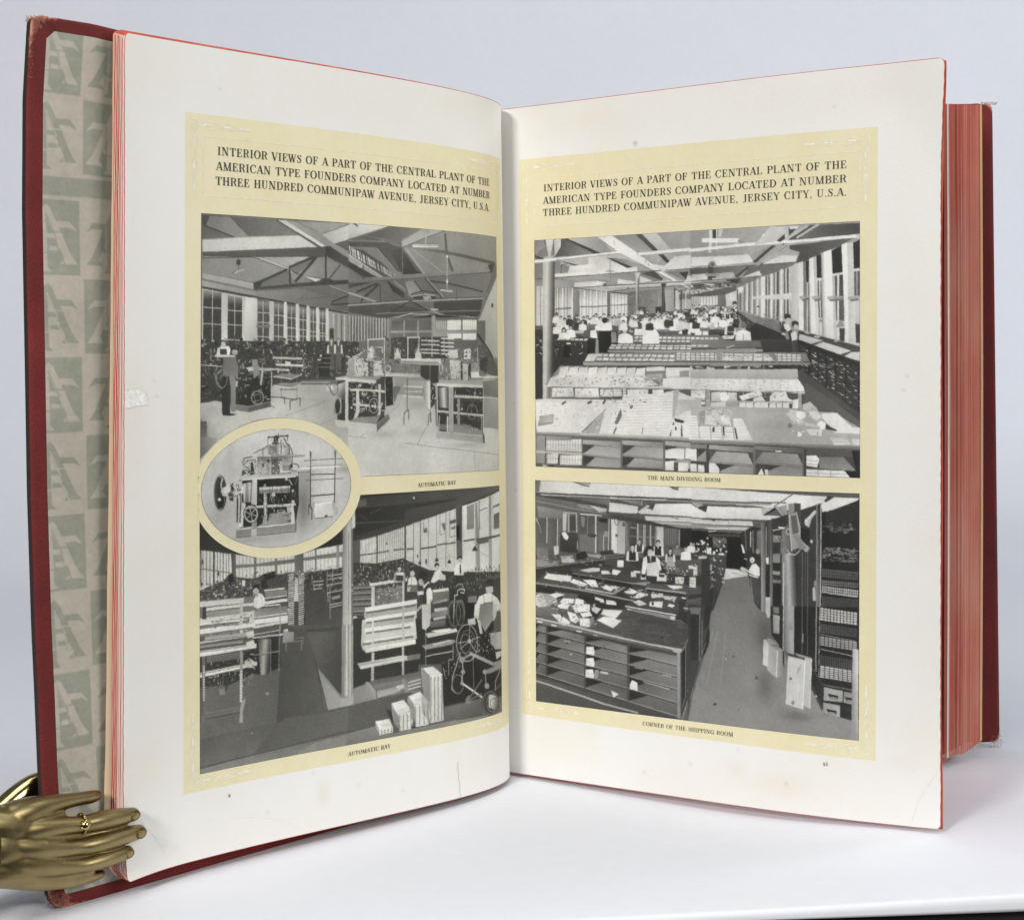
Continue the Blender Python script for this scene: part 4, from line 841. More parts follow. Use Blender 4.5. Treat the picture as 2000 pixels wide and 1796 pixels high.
 p.P(100,"130,700 1000,500 960,1150 60,1340"); p.L(70,6,"1000,500 962,1150 60,1340"); p.L(78,5,"1080,1080 1516,1015 1916,940")
 p.P(52,"60,360 560,380 690,250 700,560 400,700 60,720"); p.P(105,"140,360 540,310 540,390 140,440")
 p.clutter(40,(140,420,540,700),[40,60,120,150,35,190],(5,12),(20,60),.4)
 p.P(110,"130,1040 520,960 520,1010 130,1090"); p.L(140,6,"130,1030 520,955"); p.L(55,8,"130,1095 520,1020")
 p.P(135,"290,740 350,740 355,810 290,815"); p.L(120,8,"330,540 330,740"); p.P(60,"360,600 420,640 360,780")
 # barrel
 p.G(42,60,(680,400),(900,400),"680,150 890,130 890,560 780,590 690,560"); p.G(70,175,(730,300),(820,300),"740,160 820,160 820,580 770,585"); p.G(175,60,(820,300),(880,300),"820,160 885,160 885,560 820,580")
 p.P(44,"890,130 1000,60 1000,500 890,560"); p.P(45,"570,300 690,300 690,400 570,390"); p.P(90,"890,540 1000,490 1000,520 900,560")
 for (x0,y0,x1,y1,w,g) in ((60,80,700,0,40,228),(60,200,690,110,26,195),(130,150,660,100,40,170),(60,250,560,190,30,150),(60,340,710,240,50,226),(60,305,700,225,14,215),(60,590,720,450,40,228),(60,560,720,430,16,205),(680,110,990,60,14,190),(680,150,1090,100,18,205),(690,350,990,305,12,150)):
     p.L(g,w,[(x0,y0),(x1,y1)]); p.L(70,5,[(x0,y0+w*.6),(x1,y1+w*.6)])
 p.P(215,"600,200 690,170 710,240 610,270"); p.P(200,"580,420 640,380 720,440 690,500 600,490"); p.P(210,"600,80 690,60 700,130 620,150")
 p.P(105,"85,360 125,360 125,1060 95,1060"); 
 for y in range(480,890,30): p.E(200,108,y,12,12)
 p.P(150,"530,300 565,300 560,900 530,910")
 for y in range(540,900,34): p.E(215,540,y,14,16)
 p.L(120,10,"100,1050 75,1200"); p.P(160,"540,910 590,850 595,880 565,1000 562,1140 520,1140"); p.L(150,8,"890,160 890,560"); p.L(165,8,"993,0 985,540")
 p.clutter(26,(560,280,720,700),[60,150,205,45,120],(5,12),(20,50),.5)
 p.P(150,"1040,70 1160,80 1160,180 1030,200"); p.L(150,10,"1030,205 1250,180 1250,290"); p.L(150,9,"1070,210 1070,305"); p.L(140,9,"1190,150 1270,140 1270,220")
 p.P(205,"1040,50 1090,40 1090,70 1040,75"); 
 p.G(150,185,(1740,400),(1800,400),"1730,0 1850,0 1850,830 1720,830") ; p.P(140,"1720,0 1750,0 1750,840 1720,820"); p.L(90,6,"1800,0 1800,830"); p.L(110,10,"1838,0 1838,830"); p.L(230,10,"1778,0 1778,820")
 p.P(95,"60,1340 960,1150 1510,1020 1916,930 1916,1230 60,1670"); p.P(98,"960,1150 1516,1020 1916,935 1916,1220 700,1490"); p.L(58,8,"60,1670 1100,1410 1916,1210"); p.P(122,"60,1680 1916,1235 1916,1400 60,1750"); p.P(135,"1400,1370 1916,1240 1916,1395 1100,1570"); p.E(205,670,1262,12,6); p.E(60,1250,1338,8,8); p.E(65,1410,815,6,6); p.E(150,850,800,20,16)
 # right side mid (frame J)
 p.frame(*J)
 p.P(64,"60,950 330,960 640,900 760,960 950,1040 1250,1060 1780,1060 1800,1800 60,1800")
 p.clutter(190,(70,950,760,1240),[35,45,60,100,150,200,120,180,90],(5,12),(15,60),.4)
 p.clutter(170,(800,1050,1780,1300),[35,45,60,100,150,190,120,40],(5,12),(15,70),.5)
 p.P(110,"60,1220 300,1210 300,1560 60,1560"); 
 for y in (1250,1310,1380,1440,1520): p.L(150,12,[(60,y),(280,y-10)]); p.L(50,14,[(60,y+20),(280,y+10)])
 p.P(115,"320,1260 640,1220 640,1440 310,1470"); p.clutter(50,(320,1200,640,1450),[60,190,150,205,45,90],(5,12),(15,60),.5)
 # big white rack
 p.P(195,"195,1470 800,1380 800,1800 170,1800"); p.P(205,"270,1230 310,1225 310,1500 270,1500"); p.P(195,"630,1160 655,1160 655,1420 630,1420"); p.G(222,205,(250,1190),(690,1150),"245,1190 690,1130 690,1165 250,1225")
 p.P(228,"200,1480 800,1375 805,1425 205,1525"); p.P(100,"205,1525 800,1430 790,1460 210,1550"); p.P(170,"205,1545 790,1465 790,1520 190,1600"); p.P(230,"190,1600 780,1515 790,1555 200,1640"); p.P(110,"205,1640 760,1560 760,1580 205,1665"); p.P(205,"180,1660 770,1580 770,1640 180,1725"); p.P(230,"195,1720 775,1635 780,1680 195,1765"); p.P(95,"200,1765 750,1690 750,1710 200,1785"); p.P(205,"170,1640 200,1630 200,1800 165,1800"); p.rect(165,275,1530,300,1800); p.rect(165,632,1460,655,1800)
 p.L(110,8,"92,1320 90,1780"); p.E(215,80,1600,26,26); p.L(200,10,"92,1600 88,1770")
 # man with vest
 p.E(50,870,1110,62,56,16); p.E(190,845,1180,26,40); p.P(170,"830,1150 880,1170 890,1250 850,1210"); p.P(222,"880,1220 940,1170 980,1260 985,1380 960,1440 970,1760 900,1790 860,1780 880,1500"); p.P(55,"880,1260 940,1190 985,1240 990,1290 940,1240 910,1300 925,1460 880,1500 860,1440"); p.P(226,"915,1270 960,1240 985,1300 980,1380 950,1400 940,1480 915,1440"); p.P(196,"860,1480 960,1450 965,1760 945,1780 860,1790"); p.L(110,10,"915,1450 910,1780"); p.P(175,"790,1510 850,1440 860,1470 800,1530"); p.L(80,8,"965,1390 960,1460 930,1480")
 # men
 p.person(600,985,66,150,60,None,60,190,1.0); p.P(215,"560,1060 600,1070 640,1060 650,1100 560,1100")
 p.E(55,752,1050,34,20); p.E(195,750,1080,28,34); p.P(226,"700,1140 730,1115 780,1120 805,1170 805,1280 690,1280"); p.L(120,8,"740,1120 745,1270"); p.P(110,"700,1210 810,1210 810,1290 690,1290"); p.P(190,"690,1250 730,1230 720,1290 690,1290")
 p.E(50,1035,985,28,28); p.E(195,1040,1010,22,26); p.P(226,"960,1180 1010,1060 1070,1030 1110,1100 1130,1160 1060,1150 1000,1190"); p.P(205,"1060,1100 1130,1090 1140,1150 1080,1160")
 p.E(50,1302,905,28,26); p.E(190,1303,930,24,30); p.P(230,"1235,1080 1250,990 1290,960 1330,965 1370,1000 1385,1060 1350,1070 1345,1105 1240,1100"); p.P(50,"1300,975 1314,975 1318,1085 1300,1085"); p.P(55,"1250,1100 1350,1100 1340,1200 1260,1200")
 # centre bench and rack
 p.P(215,"805,1290 880,1280 880,1325 810,1330"); p.P(222,"985,1270 1170,1245 1175,1280 990,1300"); p.P(110,"990,1300 1200,1280 1200,1400 990,1420"); p.P(150,"980,1410 1160,1370 1160,1400 990,1440"); p.P(190,"1000,1490 1160,1470 1160,1510 1010,1530"); p.P(130,"970,1540 1160,1500 1160,1560 970,1590"); p.P(185,"990,1620 1140,1570 1140,1600 1000,1640"); p.P(120,"960,1650 1140,1630 1130,1690 960,1710"); p.P(205,"940,1760 1220,1690 1230,1730 960,1800"); p.P(222,"1040,1745 1190,1715 1200,1740 1050,1770")
 p.P(48,"1180,1250 1380,1250 1400,1700 1180,1700"); p.R(120,14,1260,1530,90,130,20); p.R(150,8,1310,1540,50,140,20); p.R(100,8,1200,1530,30,120,16); p.L(205,12,"1245,1340 1225,1700"); p.L(200,16,"1240,1340 1275,1330 1275,1280 1310,1260 1360,1270 1350,1310 1310,1300"); p.L(150,16,"1260,1230 1290,1200 1330,1210 1350,1260")
 p.P(90,"1550,1150 1780,1090 1780,1120 1560,1180"); p.P(130,"1400,1350 1500,1340 1500,1420 1400,1420"); p.P(40,"1380,1420 1500,1420 1480,1600 1380,1600")
 # foreground worker with apron
 p.E(48,1650,1190,44,42,14); p.P(190,"1600,1220 1690,1220 1695,1290 1660,1330 1610,1300"); p.P(60,"1600,1200 1690,1190 1695,1230 1600,1240"); p.P(228,"1500,1420 1530,1350 1610,1310 1680,1320 1740,1370 1785,1440 1785,1560 1720,1500 1540,1560 1470,1570"); p.P(228,"1510,1420 1560,1400 1540,1560 1470,1560"); p.G(125,160,(1600,1450),(1640,1700),"1580,1420 1690,1410 1700,1560 1720,1640 1600,1750 1520,1640 1560,1500"); p.L(110,8,"1580,1330 1590,1440"); p.L(110,8,"1680,1330 1680,1440"); p.P(200,"1465,1570 1520,1560 1560,1740 1540,1780"); p.P(90,"1660,1460 1720,1450 1720,1490 1670,1500"); p.P(222,"1690,1480 1740,1480 1720,1620 1690,1640"); p.P(200,"1395,1610 1480,1600 1490,1660 1395,1650")
 p.E(60,1640,1270,30,8) if False else None
 # lower right (frame M)
 p.frame(*M)
 p.P(46,"60,160 1800,160 1800,1240 1100,1180 1100,700 820,700 820,960 60,1000"); p.P(36,"1090,700 1440,640 1560,800 1560,1100 1110,1180")
 p.P(205,"160,180 780,90 800,400 150,470"); p.P(230,"195,165 790,75 800,110 200,205"); p.P(105,"205,205 780,120 770,150 210,225"); p.P(175,"180,230 770,150 770,200 180,290"); p.P(230,"190,280 770,200 770,240 200,325"); p.P(110,"205,325 730,255 730,275 205,345"); p.P(205,"180,350 770,270 780,320 180,410"); p.P(230,"180,425 790,325 795,345 190,450"); p.P(120,"170,450 760,365 760,385 180,475"); p.P(200,"160,480 780,380 785,420 180,520"); p.P(230,"185,520 785,405 790,460 205,565"); p.P(190,"145,470 190,480 205,560 165,520")
 p.E(60,455,497,5,6); p.rect(205,275,180,300,470); p.rect(190,632,90,655,400)
 p.P(175,"270,560 305,555 300,930 265,930"); p.P(170,"628,490 655,485 655,830 628,850")
 for y in range(580,900,36): p.E(215,288,y,10,12); p.E(210,640,y-60,8,12)
 p.G(165,205,(300,600),(640,580),"105,690 640,590 690,600 690,650 145,755"); p.P(215,"135,715 660,620 660,640 145,752"); p.L(235,8,"115,690 640,600"); p.P(120,"690,600 840,570 840,630 690,660"); 
 p.P(110,"60,980 300,880 620,820 840,780 840,1010 700,1080 60,1180"); p.P(140,"60,980 200,930 280,1110 60,1165"); p.B(60,150,450,800,160,60)
 p.P(150,"200,905 235,900 320,1000 330,1130 300,1140 210,990"); p.P(140,"625,870 670,860 715,960 718,1040 690,1060 640,960"); p.P(120,"300,940 620,880 625,920 330,990"); p.P(165,"335,1010 540,960 620,1010 345,1090"); p.P(200,"550,950 640,930 660,970 590,1000"); p.P(110,"720,870 800,840 850,870 850,1000 730,1000"); 
 for y in (890,930,970): p.L(205,16,[(700,y+20),(845,y-20)])
 p.P(94,"20,1180 60,1170 330,1110 720,1020 1110,1190 1800,1060 1800,1300 1100,1330 520,1500 20,1620") ; p.G(92,75,(0,1300),(1600,1200),"0,1180 340,1095 720,1020 1130,1190 1560,1080 1560,1290 1790,1250 1790,1320 0,1660")
 p.P(126,"-20,1508 320,1410 380,1530 1120,1370 1800,1240 1800,1300 -20,1700"); p.P(95,"1130,1200 1560,1100 1570,1280 1120,1360"); p.L(60,6,"0,1490 320,1410"); p.L(60,8,"1120,1190 1330,1130")
 # box stacks
 def stack(tx,lx,rx,ty,by,ybot,n):
     pass
 p.P(170,"850,750 940,830 960,1380 940,1300 860,930"); p.P(226,"850,745 990,725 1100,815 955,835"); p.P(222,"950,835 1100,815 1115,1350 960,1385")
 p.P(172,"700,1080 770,1170 800,1420 760,1330 690,1120"); p.P(228,"700,1070 840,1015 940,1130 770,1165"); p.P(224,"765,1170 940,1130 965,1270 940,1400 790,1425")
 p.P(172,"505,1160 580,1270 610,1470 530,1380"); p.P(226,"505,1150 650,1110 745,1235 575,1275"); p.P(222,"580,1275 745,1240 755,1380 730,1450 600,1475"); p.B(170,120,620,1230,60,25); p.B(165,100,830,1110,50,25)
 p.P(172,"315,1370 370,1450 375,1525 320,1420"); p.P(226,"315,1360 480,1330 525,1430 370,1465"); p.P(228,"365,1465 525,1430 525,1490 365,1525"); p.B(165,110,430,1400,50,25)
 for (x0,y0,x1,y1,rows) in ((965,860,1095,840,20),(785,1195,935,1160,9),(600,1300,735,1270,7),(390,1475,505,1450,2)):
     for k in range(rows):
         yy=y0+k*26
         for i in range(4):
             t=i/3; p.E(70,x0+(x1-x0)*t+r.uniform(-4,4),yy+(y1-y0)*t,8,8,6)
         p.L(165,5,[(x0-12,yy+13),(x1+14,yy+13+(y1-y0))])
 for k in range(20): 
     y=790+k*27; p.L(95,7,[(858,y-60),(950,y+62)])
 for k in range(8):
     p.L(95,7,[(700+k*4,1120+k*26),(775+k*3,1200+k*27)]); p.L(95,7,[(515+k*3,1210+k*24),(590+k*3,1300+k*23)])
 p.P(50,"440,1210 500,1240 520,1330 540,1400 470,1290"); p.P(45,"735,1430 780,1410 790,1430 750,1440")
 # machine right
 p.R(170,14,1390,450,125,215,26); p.R(110,12,1400,450,85,150,22); p.R(150,8,1370,460,60,110,18)
 for a,b in ((1530,380),(1500,570),(1310,520),(1280,450),(1420,250)): p.L(190,10,[(1415,430),(a,b)])
 p.E(190,1415,430,22,26); p.P(205,"1395,180 1480,165 1490,240 1400,235"); p.P(228,"1480,0 1540,0 1530,150 1470,120"); p.G(130,160,(1560,60),(1640,280),"1540,0 1700,0 1710,150 1600,320 1520,200"); p.P(205,"1500,150 1540,200 1570,340 1540,350"); p.P(200,"1690,0 1740,0 1720,180 1690,200")
 p.G(150,195,(1660,400),(1780,400),"1660,340 1785,320 1785,520 1720,530 1660,460"); p.L(215,8,"1645,350 1785,320"); p.P(90,"1700,200 1760,60 1785,100 1785,320 1700,330"); p.clutter(40,(1440,330,1720,640),[30,215,60,190,120,40,225],(6,14),(15,50),.5)
 p.L(140,26,"1420,560 1690,690"); p.P(165,"1420,560 1700,680 1790,640 1790,700 1690,720 1420,590"); p.P(205,"1720,560 1790,540 1790,600 1730,640"); p.L(150,22,"1310,560 1220,840 1210,980 1250,1030"); p.L(130,12,"1460,640 1465,980"); p.R(120,14,1280,930,65,110,18); p.L(165,22,"1330,650 1340,780 1320,920"); p.E(150,1330,650,34,38); p.E(150,1340,790,26,28); p.E(150,1330,920,22,24); p.L(150,30,"1330,640 1420,590")
 p.L(205,26,"1345,930 1565,1085"); p.L(225,8,"1345,922 1565,1075"); p.E(160,1600,790,30,30); p.E(160,1620,950,28,34); p.L(150,20,"1600,800 1610,940"); p.P(150,"1600,770 1790,680 1790,740 1640,810"); p.L(140,26,"1790,720 1720,900 1720,1000"); p.L(120,20,"1560,880 1480,1000 1390,1130"); p.L(130,16,"1390,1140 1470,1130"); p.P(125,"1370,1100 1420,1050 1420,1160 1370,1160"); p.L(110,20,"1560,1040 1400,1120")
 p.E(60,1660,1150,105,150,22); p.R(120,14,1660,1150,90,135,22); p.G(205,70,(1680,1130),(1760,1180),"1640,1050 1720,1060 1760,1150 1720,1230 1640,1200"); p.R(150,8,1680,1150,60,100,18); p.R(60,8,1700,1160,40,70,16); p.L(140,10,"1700,1000 1790,930"); p.L(120,8,"1780,1180 1800,1100"); p.clutter(14,(1100,560,1300,860),[30,120,200,60],(5,10),(20,60),.7); p.L(205,8,"1112,740 1130,840"); p.L(200,8,"1172,650 1175,830")
 p.L(150,10,"905,0 905,720"); p.L(160,8,"1232,0 1230,250"); p.P(150,"860,480 1220,410 1260,430 1210,470 900,530"); p.P(190,"985,460 1180,410 1210,425 1000,485"); p.L(185,14,"910,605 1220,545"); p.L(140,16,"1225,480 1225,640 1170,650"); p.P(205,"900,340 1260,280 1280,320 930,390"); p.P(228,"960,310 1200,275 1200,310 1060,330"); p.P(105,"960,200 1140,180 1130,250 960,275"); p.P(185,"990,160 1130,130 1140,165 1000,190"); p.P(196,"860,0 965,0 955,250 900,300 860,280"); p.R(120,12,1240,110,70,150,20); p.R(140,8,1310,100,50,150,20)
 p.frame(380,800,5.882); p.R(60,5,975,888,920,793,48)
 return p.ops
def draw_dividing_room():
 p=Plate(14,'R',15.0,156.0,56.7,151.7)
 E=(1030,420,5.8824);F=(1350,420,5.7143);Gf=(1030,660,5.8824);H=(1350,660,5.7143)
 r=p.rnd
 p.frame(*E)
 p.rect(150,0,0,4000,3200)
 # ceiling
 p.G(125,165,(100,300),(1200,500),"80,285 760,240 2000,170 3900,60 3900,400 2000,800 700,900 80,760")
 p.P(140,"80,285 180,285 200,380 90,470"); p.P(90,"180,285 210,285 205,380"); p.P(60,"80,480 200,520 200,545 80,500")
 p.G(90,150,(420,280),(830,450),"290,275 420,275 840,440 700,470 310,500 290,400"); p.P(196,"300,300 390,285 380,380 310,500"); p.L(70,10,"390,285 385,380 320,495")
 p.P(60,"400,278 440,275 840,445 780,460"); p.G(185,150,(500,280),(900,400),"440,275 760,240 1050,420 850,450")
 p.P(176,"310,500 700,470 850,450 930,490 900,660 720,700 450,600"); p.P(58,"380,545 430,550 850,660 800,672")
 p.P(170,"390,560 850,670 450,700 310,670"); p.P(140,"310,580 480,600 480,700 310,680"); p.L(60,9,"450,580 390,585 385,690"); p.P(60,"380,690 460,690 410,730"); p.L(60,12,"400,720 400,790"); p.E(225,402,790,8,22)
 p.P(218,"490,600 870,560 900,660 450,710"); p.P(205,"700,480 1000,460 880,560 860,650 700,600"); p.P(58,"910,500 960,505 1250,625 1200,640"); p.P(215,"880,560 920,510 1200,640 900,665"); p.G(120,165,(960,500),(1270,600),"960,500 1200,520 1275,550 1255,625"); p.P(186,"700,460 1050,440 1200,520 960,500 850,480")
 p.P(228,"310,690 900,650 1260,600 1260,660 310,740"); p.L(70,10,"90,755 320,735 1250,660")
 # long pipe/duct
 p.G(232,195,(900,320),(840,400),"770,240 960,235 1280,450 1420,560 1560,660 1900,860 1800,820 1290,560 1040,430"); p.P(180,"880,340 1040,430 1290,560 1240,560 1020,470")
 for x,y in ((880,250),(990,320),(1260,440),(1350,530),(1385,570)): p.L(140,6,[(x,y-15),(x+14,y+8),(x,y+26)])
 p.L(140,6,"960,235 1280,450 1560,650"); p.L(120,6,"1290,570 1800,830")
 p.L(228,12,"1108,230 1108,300"); p.P(150,"970,235 1230,215 1480,410 1290,440"); p.P(176,"1300,480 1490,420 1560,480 1500,560 1420,540"); p.G(90,70,(1230,220),(1490,410),"1225,215 1300,213 1500,410 1440,415"); p.P(196,"1310,213 1480,205 1650,400 1500,410"); p.G(150,165,(1500,200),(2000,300),"1480,205 2000,170 2000,370 1650,400")
 p.L(235,24,"90,550 700,475 1060,435"); p.L(130,6,"90,566 700,492 1060,452"); p.L(235,36,"1280,455 1650,415 2100,375"); p.L(150,6,"1290,478 1650,437 2100,398")
 p.P(62,"1500,460 1560,455 1690,600 1650,600"); p.P(176,"1560,455 1700,450 1720,490 1690,590"); p.P(222,"1690,480 2000,440 2000,600 1560,650 1560,600"); p.L(80,10,"1260,660 1700,630 2000,605")
 p.P(222,"1400,560 1660,600 1560,650"); p.L(215,6,"1500,470 1500,540"); p.L(215,6,"1672,600 1672,700")
 p.G(120,150,(1600,640),(1900,740),"1580,655 2000,615 2000,740 1800,750"); p.P(60,"1740,660 1850,650 1820,740"); p.P(215,"1840,700 2000,680 2000,750 1820,755")
 # second bay ceiling left
 p.P(158,"310,745 1250,665 1260,790 540,850 520,760"); p.P(130,"410,765 790,800 780,830 540,790"); p.P(215,"540,790 800,770 800,830 540,845"); p.P(130,"620,740 1040,790 1030,800 900,760"); p.P(222,"1040,740 1240,770 1240,800 1030,800"); p.P(218,"800,770 900,780 860,830 800,830"); p.P(80,"870,800 910,800 900,850 880,850"); p.P(150,"720,700 1240,670 1250,770 1000,740"); p.L(110,7,"950,540 955,780"); p.P(150,"880,660 950,645 1020,655 950,668")
 p.P(215,"540,845 1250,795 1560,760 2000,750 2000,780 1250,830 540,855"); p.L(85,12,"540,850 1250,800 1800,765"); p.P(140,"1290,670 1560,740 1540,760 1280,790"); p.P(80,"1300,670 1460,650 1560,740 1540,755"); p.P(218,"1290,700 1440,760 1290,785")
 p.P(176,"540,860 1250,835 1780,800 1780,830 920,885 590,880"); p.L(90,10,"540,855 900,890 1250,850 1800,815"); p.P(120,"1140,840 1170,840 1165,865 1140,865")
 # left window wall
 p.P(150,"90,760 180,755 180,1500 90,1500"); p.rect(196,105,835,175,1340); p.rect(120,150,840,160,1340); p.rect(225,160,840,172,1340)
 p.P(150,"310,760 530,770 530,1300 310,1300"); p.G(150,205,(320,860),(320,1000),"320,855 525,845 525,1260 320,1290"); 
 for x,g,w in ((345,225,12),(360,110,8),(405,228,18),(425,140,8),(460,110,8),(480,190,10),(515,228,16),(335,120,6),(445,205,14)): p.L(g,w,[(x,860),(x,1270)])
 p.P(110,"320,1090 505,1075 505,1095 320,1105")
 p.P(128,"530,860 600,880 600,1290 530,1290"); p.G(170,215,(600,880),(600,1000),"600,880 920,890 920,1200 600,1240")
 for x,g,w in ((625,140,6),(658,228,14),(675,120,6),(705,140,6),(728,228,12),(745,130,6),(795,228,12),(812,130,6),(850,225,10),(862,130,6),(905,225,10)): p.L(g,w,[(x,880),(x,1220)])
 p.L(90,12,"600,1070 920,1055"); p.rect(105,918,890,950,1190); p.G(190,225,(955,910),(955,1000),"955,905 1150,915 1155,1180 955,1180")
 for x in (965,1000,1038,1078,1118,1148): p.L(130,6,[(x,915),(x,1180)])
 p.L(90,10,"955,1050 1155,1035"); p.P(90,"940,885 1150,905 1155,920 950,905")
 # middle back wall
 p.G(110,150,(1160,900),(1700,900),"1155,890 1540,850 1700,840 1700,1150 1155,1200"); p.P(120,"1160,930 1250,900 1250,1150 1160,1180"); p.rect(140,1430,910,1480,990); p.rect(150,1500,870,1540,1100); p.rect(165,1580,860,1690,1120); p.P(70,"1280,1060 1360,1060 1370,1160 1280,1160"); p.P(60,"1470,1060 1550,1050 1550,1160 1480,1160"); p.clutter(20,(1160,900,1440,1150),[90,150,165,105],(5,10),(20,60))
 p.P(170,"1700,860 2000,830 2000,1080 1700,1100"); p.clutter(50,(1700,840,2000,900),[215,225,60,90,190],(6,12),(20,60),.1); p.P(110,"1700,910 2000,900 2000,960 1700,970"); p.rect(205,1700,890,1740,1080); p.P(215,"1890,960 2000,960 2000,1050 1890,1060"); p.L(60,16,"1765,860 1765,1090"); p.L(205,14,"1818,890 1818,1080"); p.L(60,12,"1690,840 1690,1060")
 # columns
 p.G(150,60,(1540,900),(1580,900),"1535,790 1570,790 1590,1150 1545,1150"); p.P(60,"1535,790 1600,790 1580,830 1545,830"); p.L(60,14,"1552,830 1555,1220")
 p.G(215,90,(1250,900),(1280,900),"1245,690 1300,660 1282,760 1280,1300 1255,1300"); p.P(205,"1230,670 1300,660 1275,740 1250,740")
 # crowd area ground: dark floor/tables
 p.frame(*E)
 p.P(92,"90,1290 530,1290 700,1200 1160,1170 1700,1100 2000,1060 2100,1647 2100,3000 90,3000")
 p.P(55,"90,1340 340,1330 700,1430 1030,1340 1050,1500 960,1560 700,1647 640,2000 90,2700")
 p.clutter(90,(700,1150,2000,1350),[40,60,90,225,210,50,140],(8,18),(15,45),.6)
 p.clutter(50,(90,1380,700,1640),[40,60,215,90,35,140],(6,14),(20,70),.3)
 # column left near
 p.G(205,60,(200,1000),(310,1000),"180,560 310,560 310,1800 300,3000 185,3000 185,1200"); p.P(205,"200,285 300,280 260,500 240,500"); p.P(192,"185,500 300,480 305,760 180,760"); p.G(222,60,(215,1000),(312,1000),"205,560 312,540 312,3010 205,3010"); p.P(196,"175,540 220,540 220,3010 185,3010")
 p.L(235,40,"88,550 320,524")
 p.frame(*F)
 # right-hand ceiling
 p.G(150,170,(0,200),(800,300),"-20,165 900,110 1080,118 1070,300 680,470 0,600")
 p.P(215,"200,165 240,160 215,520 190,520"); p.P(60,"235,160 280,158 275,260 235,260"); p.P(205,"300,158 350,155 330,240 300,240"); p.L(235,10,"280,155 280,390")
 p.L(235,50,"130,280 520,280"); p.P(140,"520,270 580,290 580,310 520,300"); p.L(235,36,"-20,395 500,335 1000,290 1500,245 1870,215"); p.L(150,6,"0,415 1000,310 1870,240")
 p.P(150,"0,420 640,420 660,440 0,470"); p.P(222,"0,470 260,460 640,430 800,470 680,520 0,575"); p.P(225,"270,470 640,440 660,520 280,560"); p.L(90,14,"0,605 500,570 1000,535 1160,515")
 p.P(198,"880,120 1070,115 1060,210 960,280 700,330"); p.L(205,5,"900,130 600,420"); p.P(62,"950,275 1040,200 1080,230 990,290"); p.P(190,"1035,120 1085,115 1075,260 1045,260"); p.P(60,"1085,130 1200,110 1090,220"); 
 p.P(150,"640,440 880,335 960,330 700,520"); p.P(62,"680,515 900,330 940,330 720,525"); p.G(185,150,(900,400),(800,500),"640,600 780,520 1060,320 1120,320 700,600 520,700 560,660"); p.L(80,8,"700,600 1070,330")
 p.P(175,"780,520 930,400 1180,370 1210,410 1180,500 900,530"); p.P(222,"800,530 1000,440 1180,440 1160,510 800,550"); p.L(85,12,"780,545 1160,515")
 p.G(70,95,(1100,400),(1800,200),"1090,330 1880,225 1880,200 1280,560 1170,520 1210,400 1100,370"); p.P(78,"1100,230 1330,100 1885,70 1885,190 1500,240 1100,270"); p.G(60,105,(1880,80),(1300,250),"1420,95 1885,70 1885,180 1200,250"); p.L(185,34,"1070,250 1290,110"); p.L(190,26,"1180,240 1420,90"); p.L(70,8,"1090,270 1310,120"); p.P(222,"1090,115 1200,110 1180,140 1100,150"); p.L(235,34,"1080,290 1500,245 1870,215"); p.P(200,"1840,200 1885,190 1885,240 1850,245")
 p.E(25,1026,315,10,9); p.E(235,805,215,10,14)
 # second bay right
 p.G(80,130,(0,640),(700,640),"-20,600 500,580 640,570 480,680 0,720"); p.P(175,"270,650 460,630 490,680 280,700"); p.P(205,"0,660 200,650 180,710 0,730"); p.P(215,"0,710 400,700 520,690 0,745"); p.P(70,"480,680 620,570 650,570 520,690"); p.P(110,"640,570 1150,520 1160,560 700,700 560,700"); p.P(150,"560,690 800,640 780,680 560,710"); p.P(215,"530,700 760,610 780,660 560,700"); p.L(80,10,"0,740 500,700 760,680")
 p.P(120,"0,760 600,710 760,690 700,740 500,800 0,830"); p.L(70,12,"0,790 560,740"); p.clutter(30,(0,770,480,900),[215,225,60,80,190,70],(6,12),(30,90),.05); p.P(60,"380,720 560,700 500,760"); p.P(90,"0,890 500,780 500,860 350,890 0,920")
 p.P(72,"190,540 250,540 230,720 180,720"); p.E(150,235,545,40,36); p.E(90,235,545,20,22); p.P(150,"160,650 320,655 310,675 160,680"); p.L(228,12,"160,770 260,775"); p.L(228,12,"170,815 240,825")
 p.P(205,"0,910 300,900 300,1000 0,1010"); p.rect(218,95,915,290,1000); 
 for x in range(100,300,34): p.L(130,7,[(x,910),(x,1000)])
 for x in range(5,90,18): p.L(120,8,[(x,920),(x,1010)])
 p.P(110,"295,890 380,880 390,1010 295,1010"); p.P(195,"380,880 510,830 510,1010 390,1010"); p.P(205,"430,860 500,850 500,940 430,950"); p.L(50,10,"515,830 518,1060")
 # right window wall
 p.G(150,200,(520,850),(1200,500),"520,800 620,760 820,680 1110,560 1280,500 1500,390 1885,260 1885,1450 1760,1440 1200,1270 1000,1160 700,1130 520,1060")
 p.P(222,"520,800 580,790 580,850 530,880")
 for x,w,g,y0,y1 in ((545,14,90,860,1050),(575,10,190,830,1060),(590,8,80,800,1060),(622,22,222,760,1060),(645,16,100,770,1080),(680,16,225,735,1090),(705,22,130,740,1090),(740,24,220,710,1100),(800,50,226,690,1120),(838,16,90,680,1120),(852,7,205,680,1120),(868,14,85,670,1120),(896,26,228,650,1130),(925,12,85,640,1140),(940,8,215,640,1150),(965,26,80,630,1150),(1005,30,228,600,1160),(1040,14,80,590,1120),(1060,8,215,590,1120),(1078,20,75,590,1120),(1100,10,215,580,1120)):
     p.L(g,w,[(x,y0),(x,y1)])
 p.P(212,"690,900 1120,855 1120,930 690,930"); p.P(196,"700,700 760,690 760,860 700,880") if False else None
 p.P(30,"735,1005 760,1005 760,1018 735,1018"); p.P(205,"1120,555 1185,520 1185,1180 1120,1120"); p.G(185,205,(1120,600),(1190,600),"1120,560 1190,530 1195,1200 1125,1130")
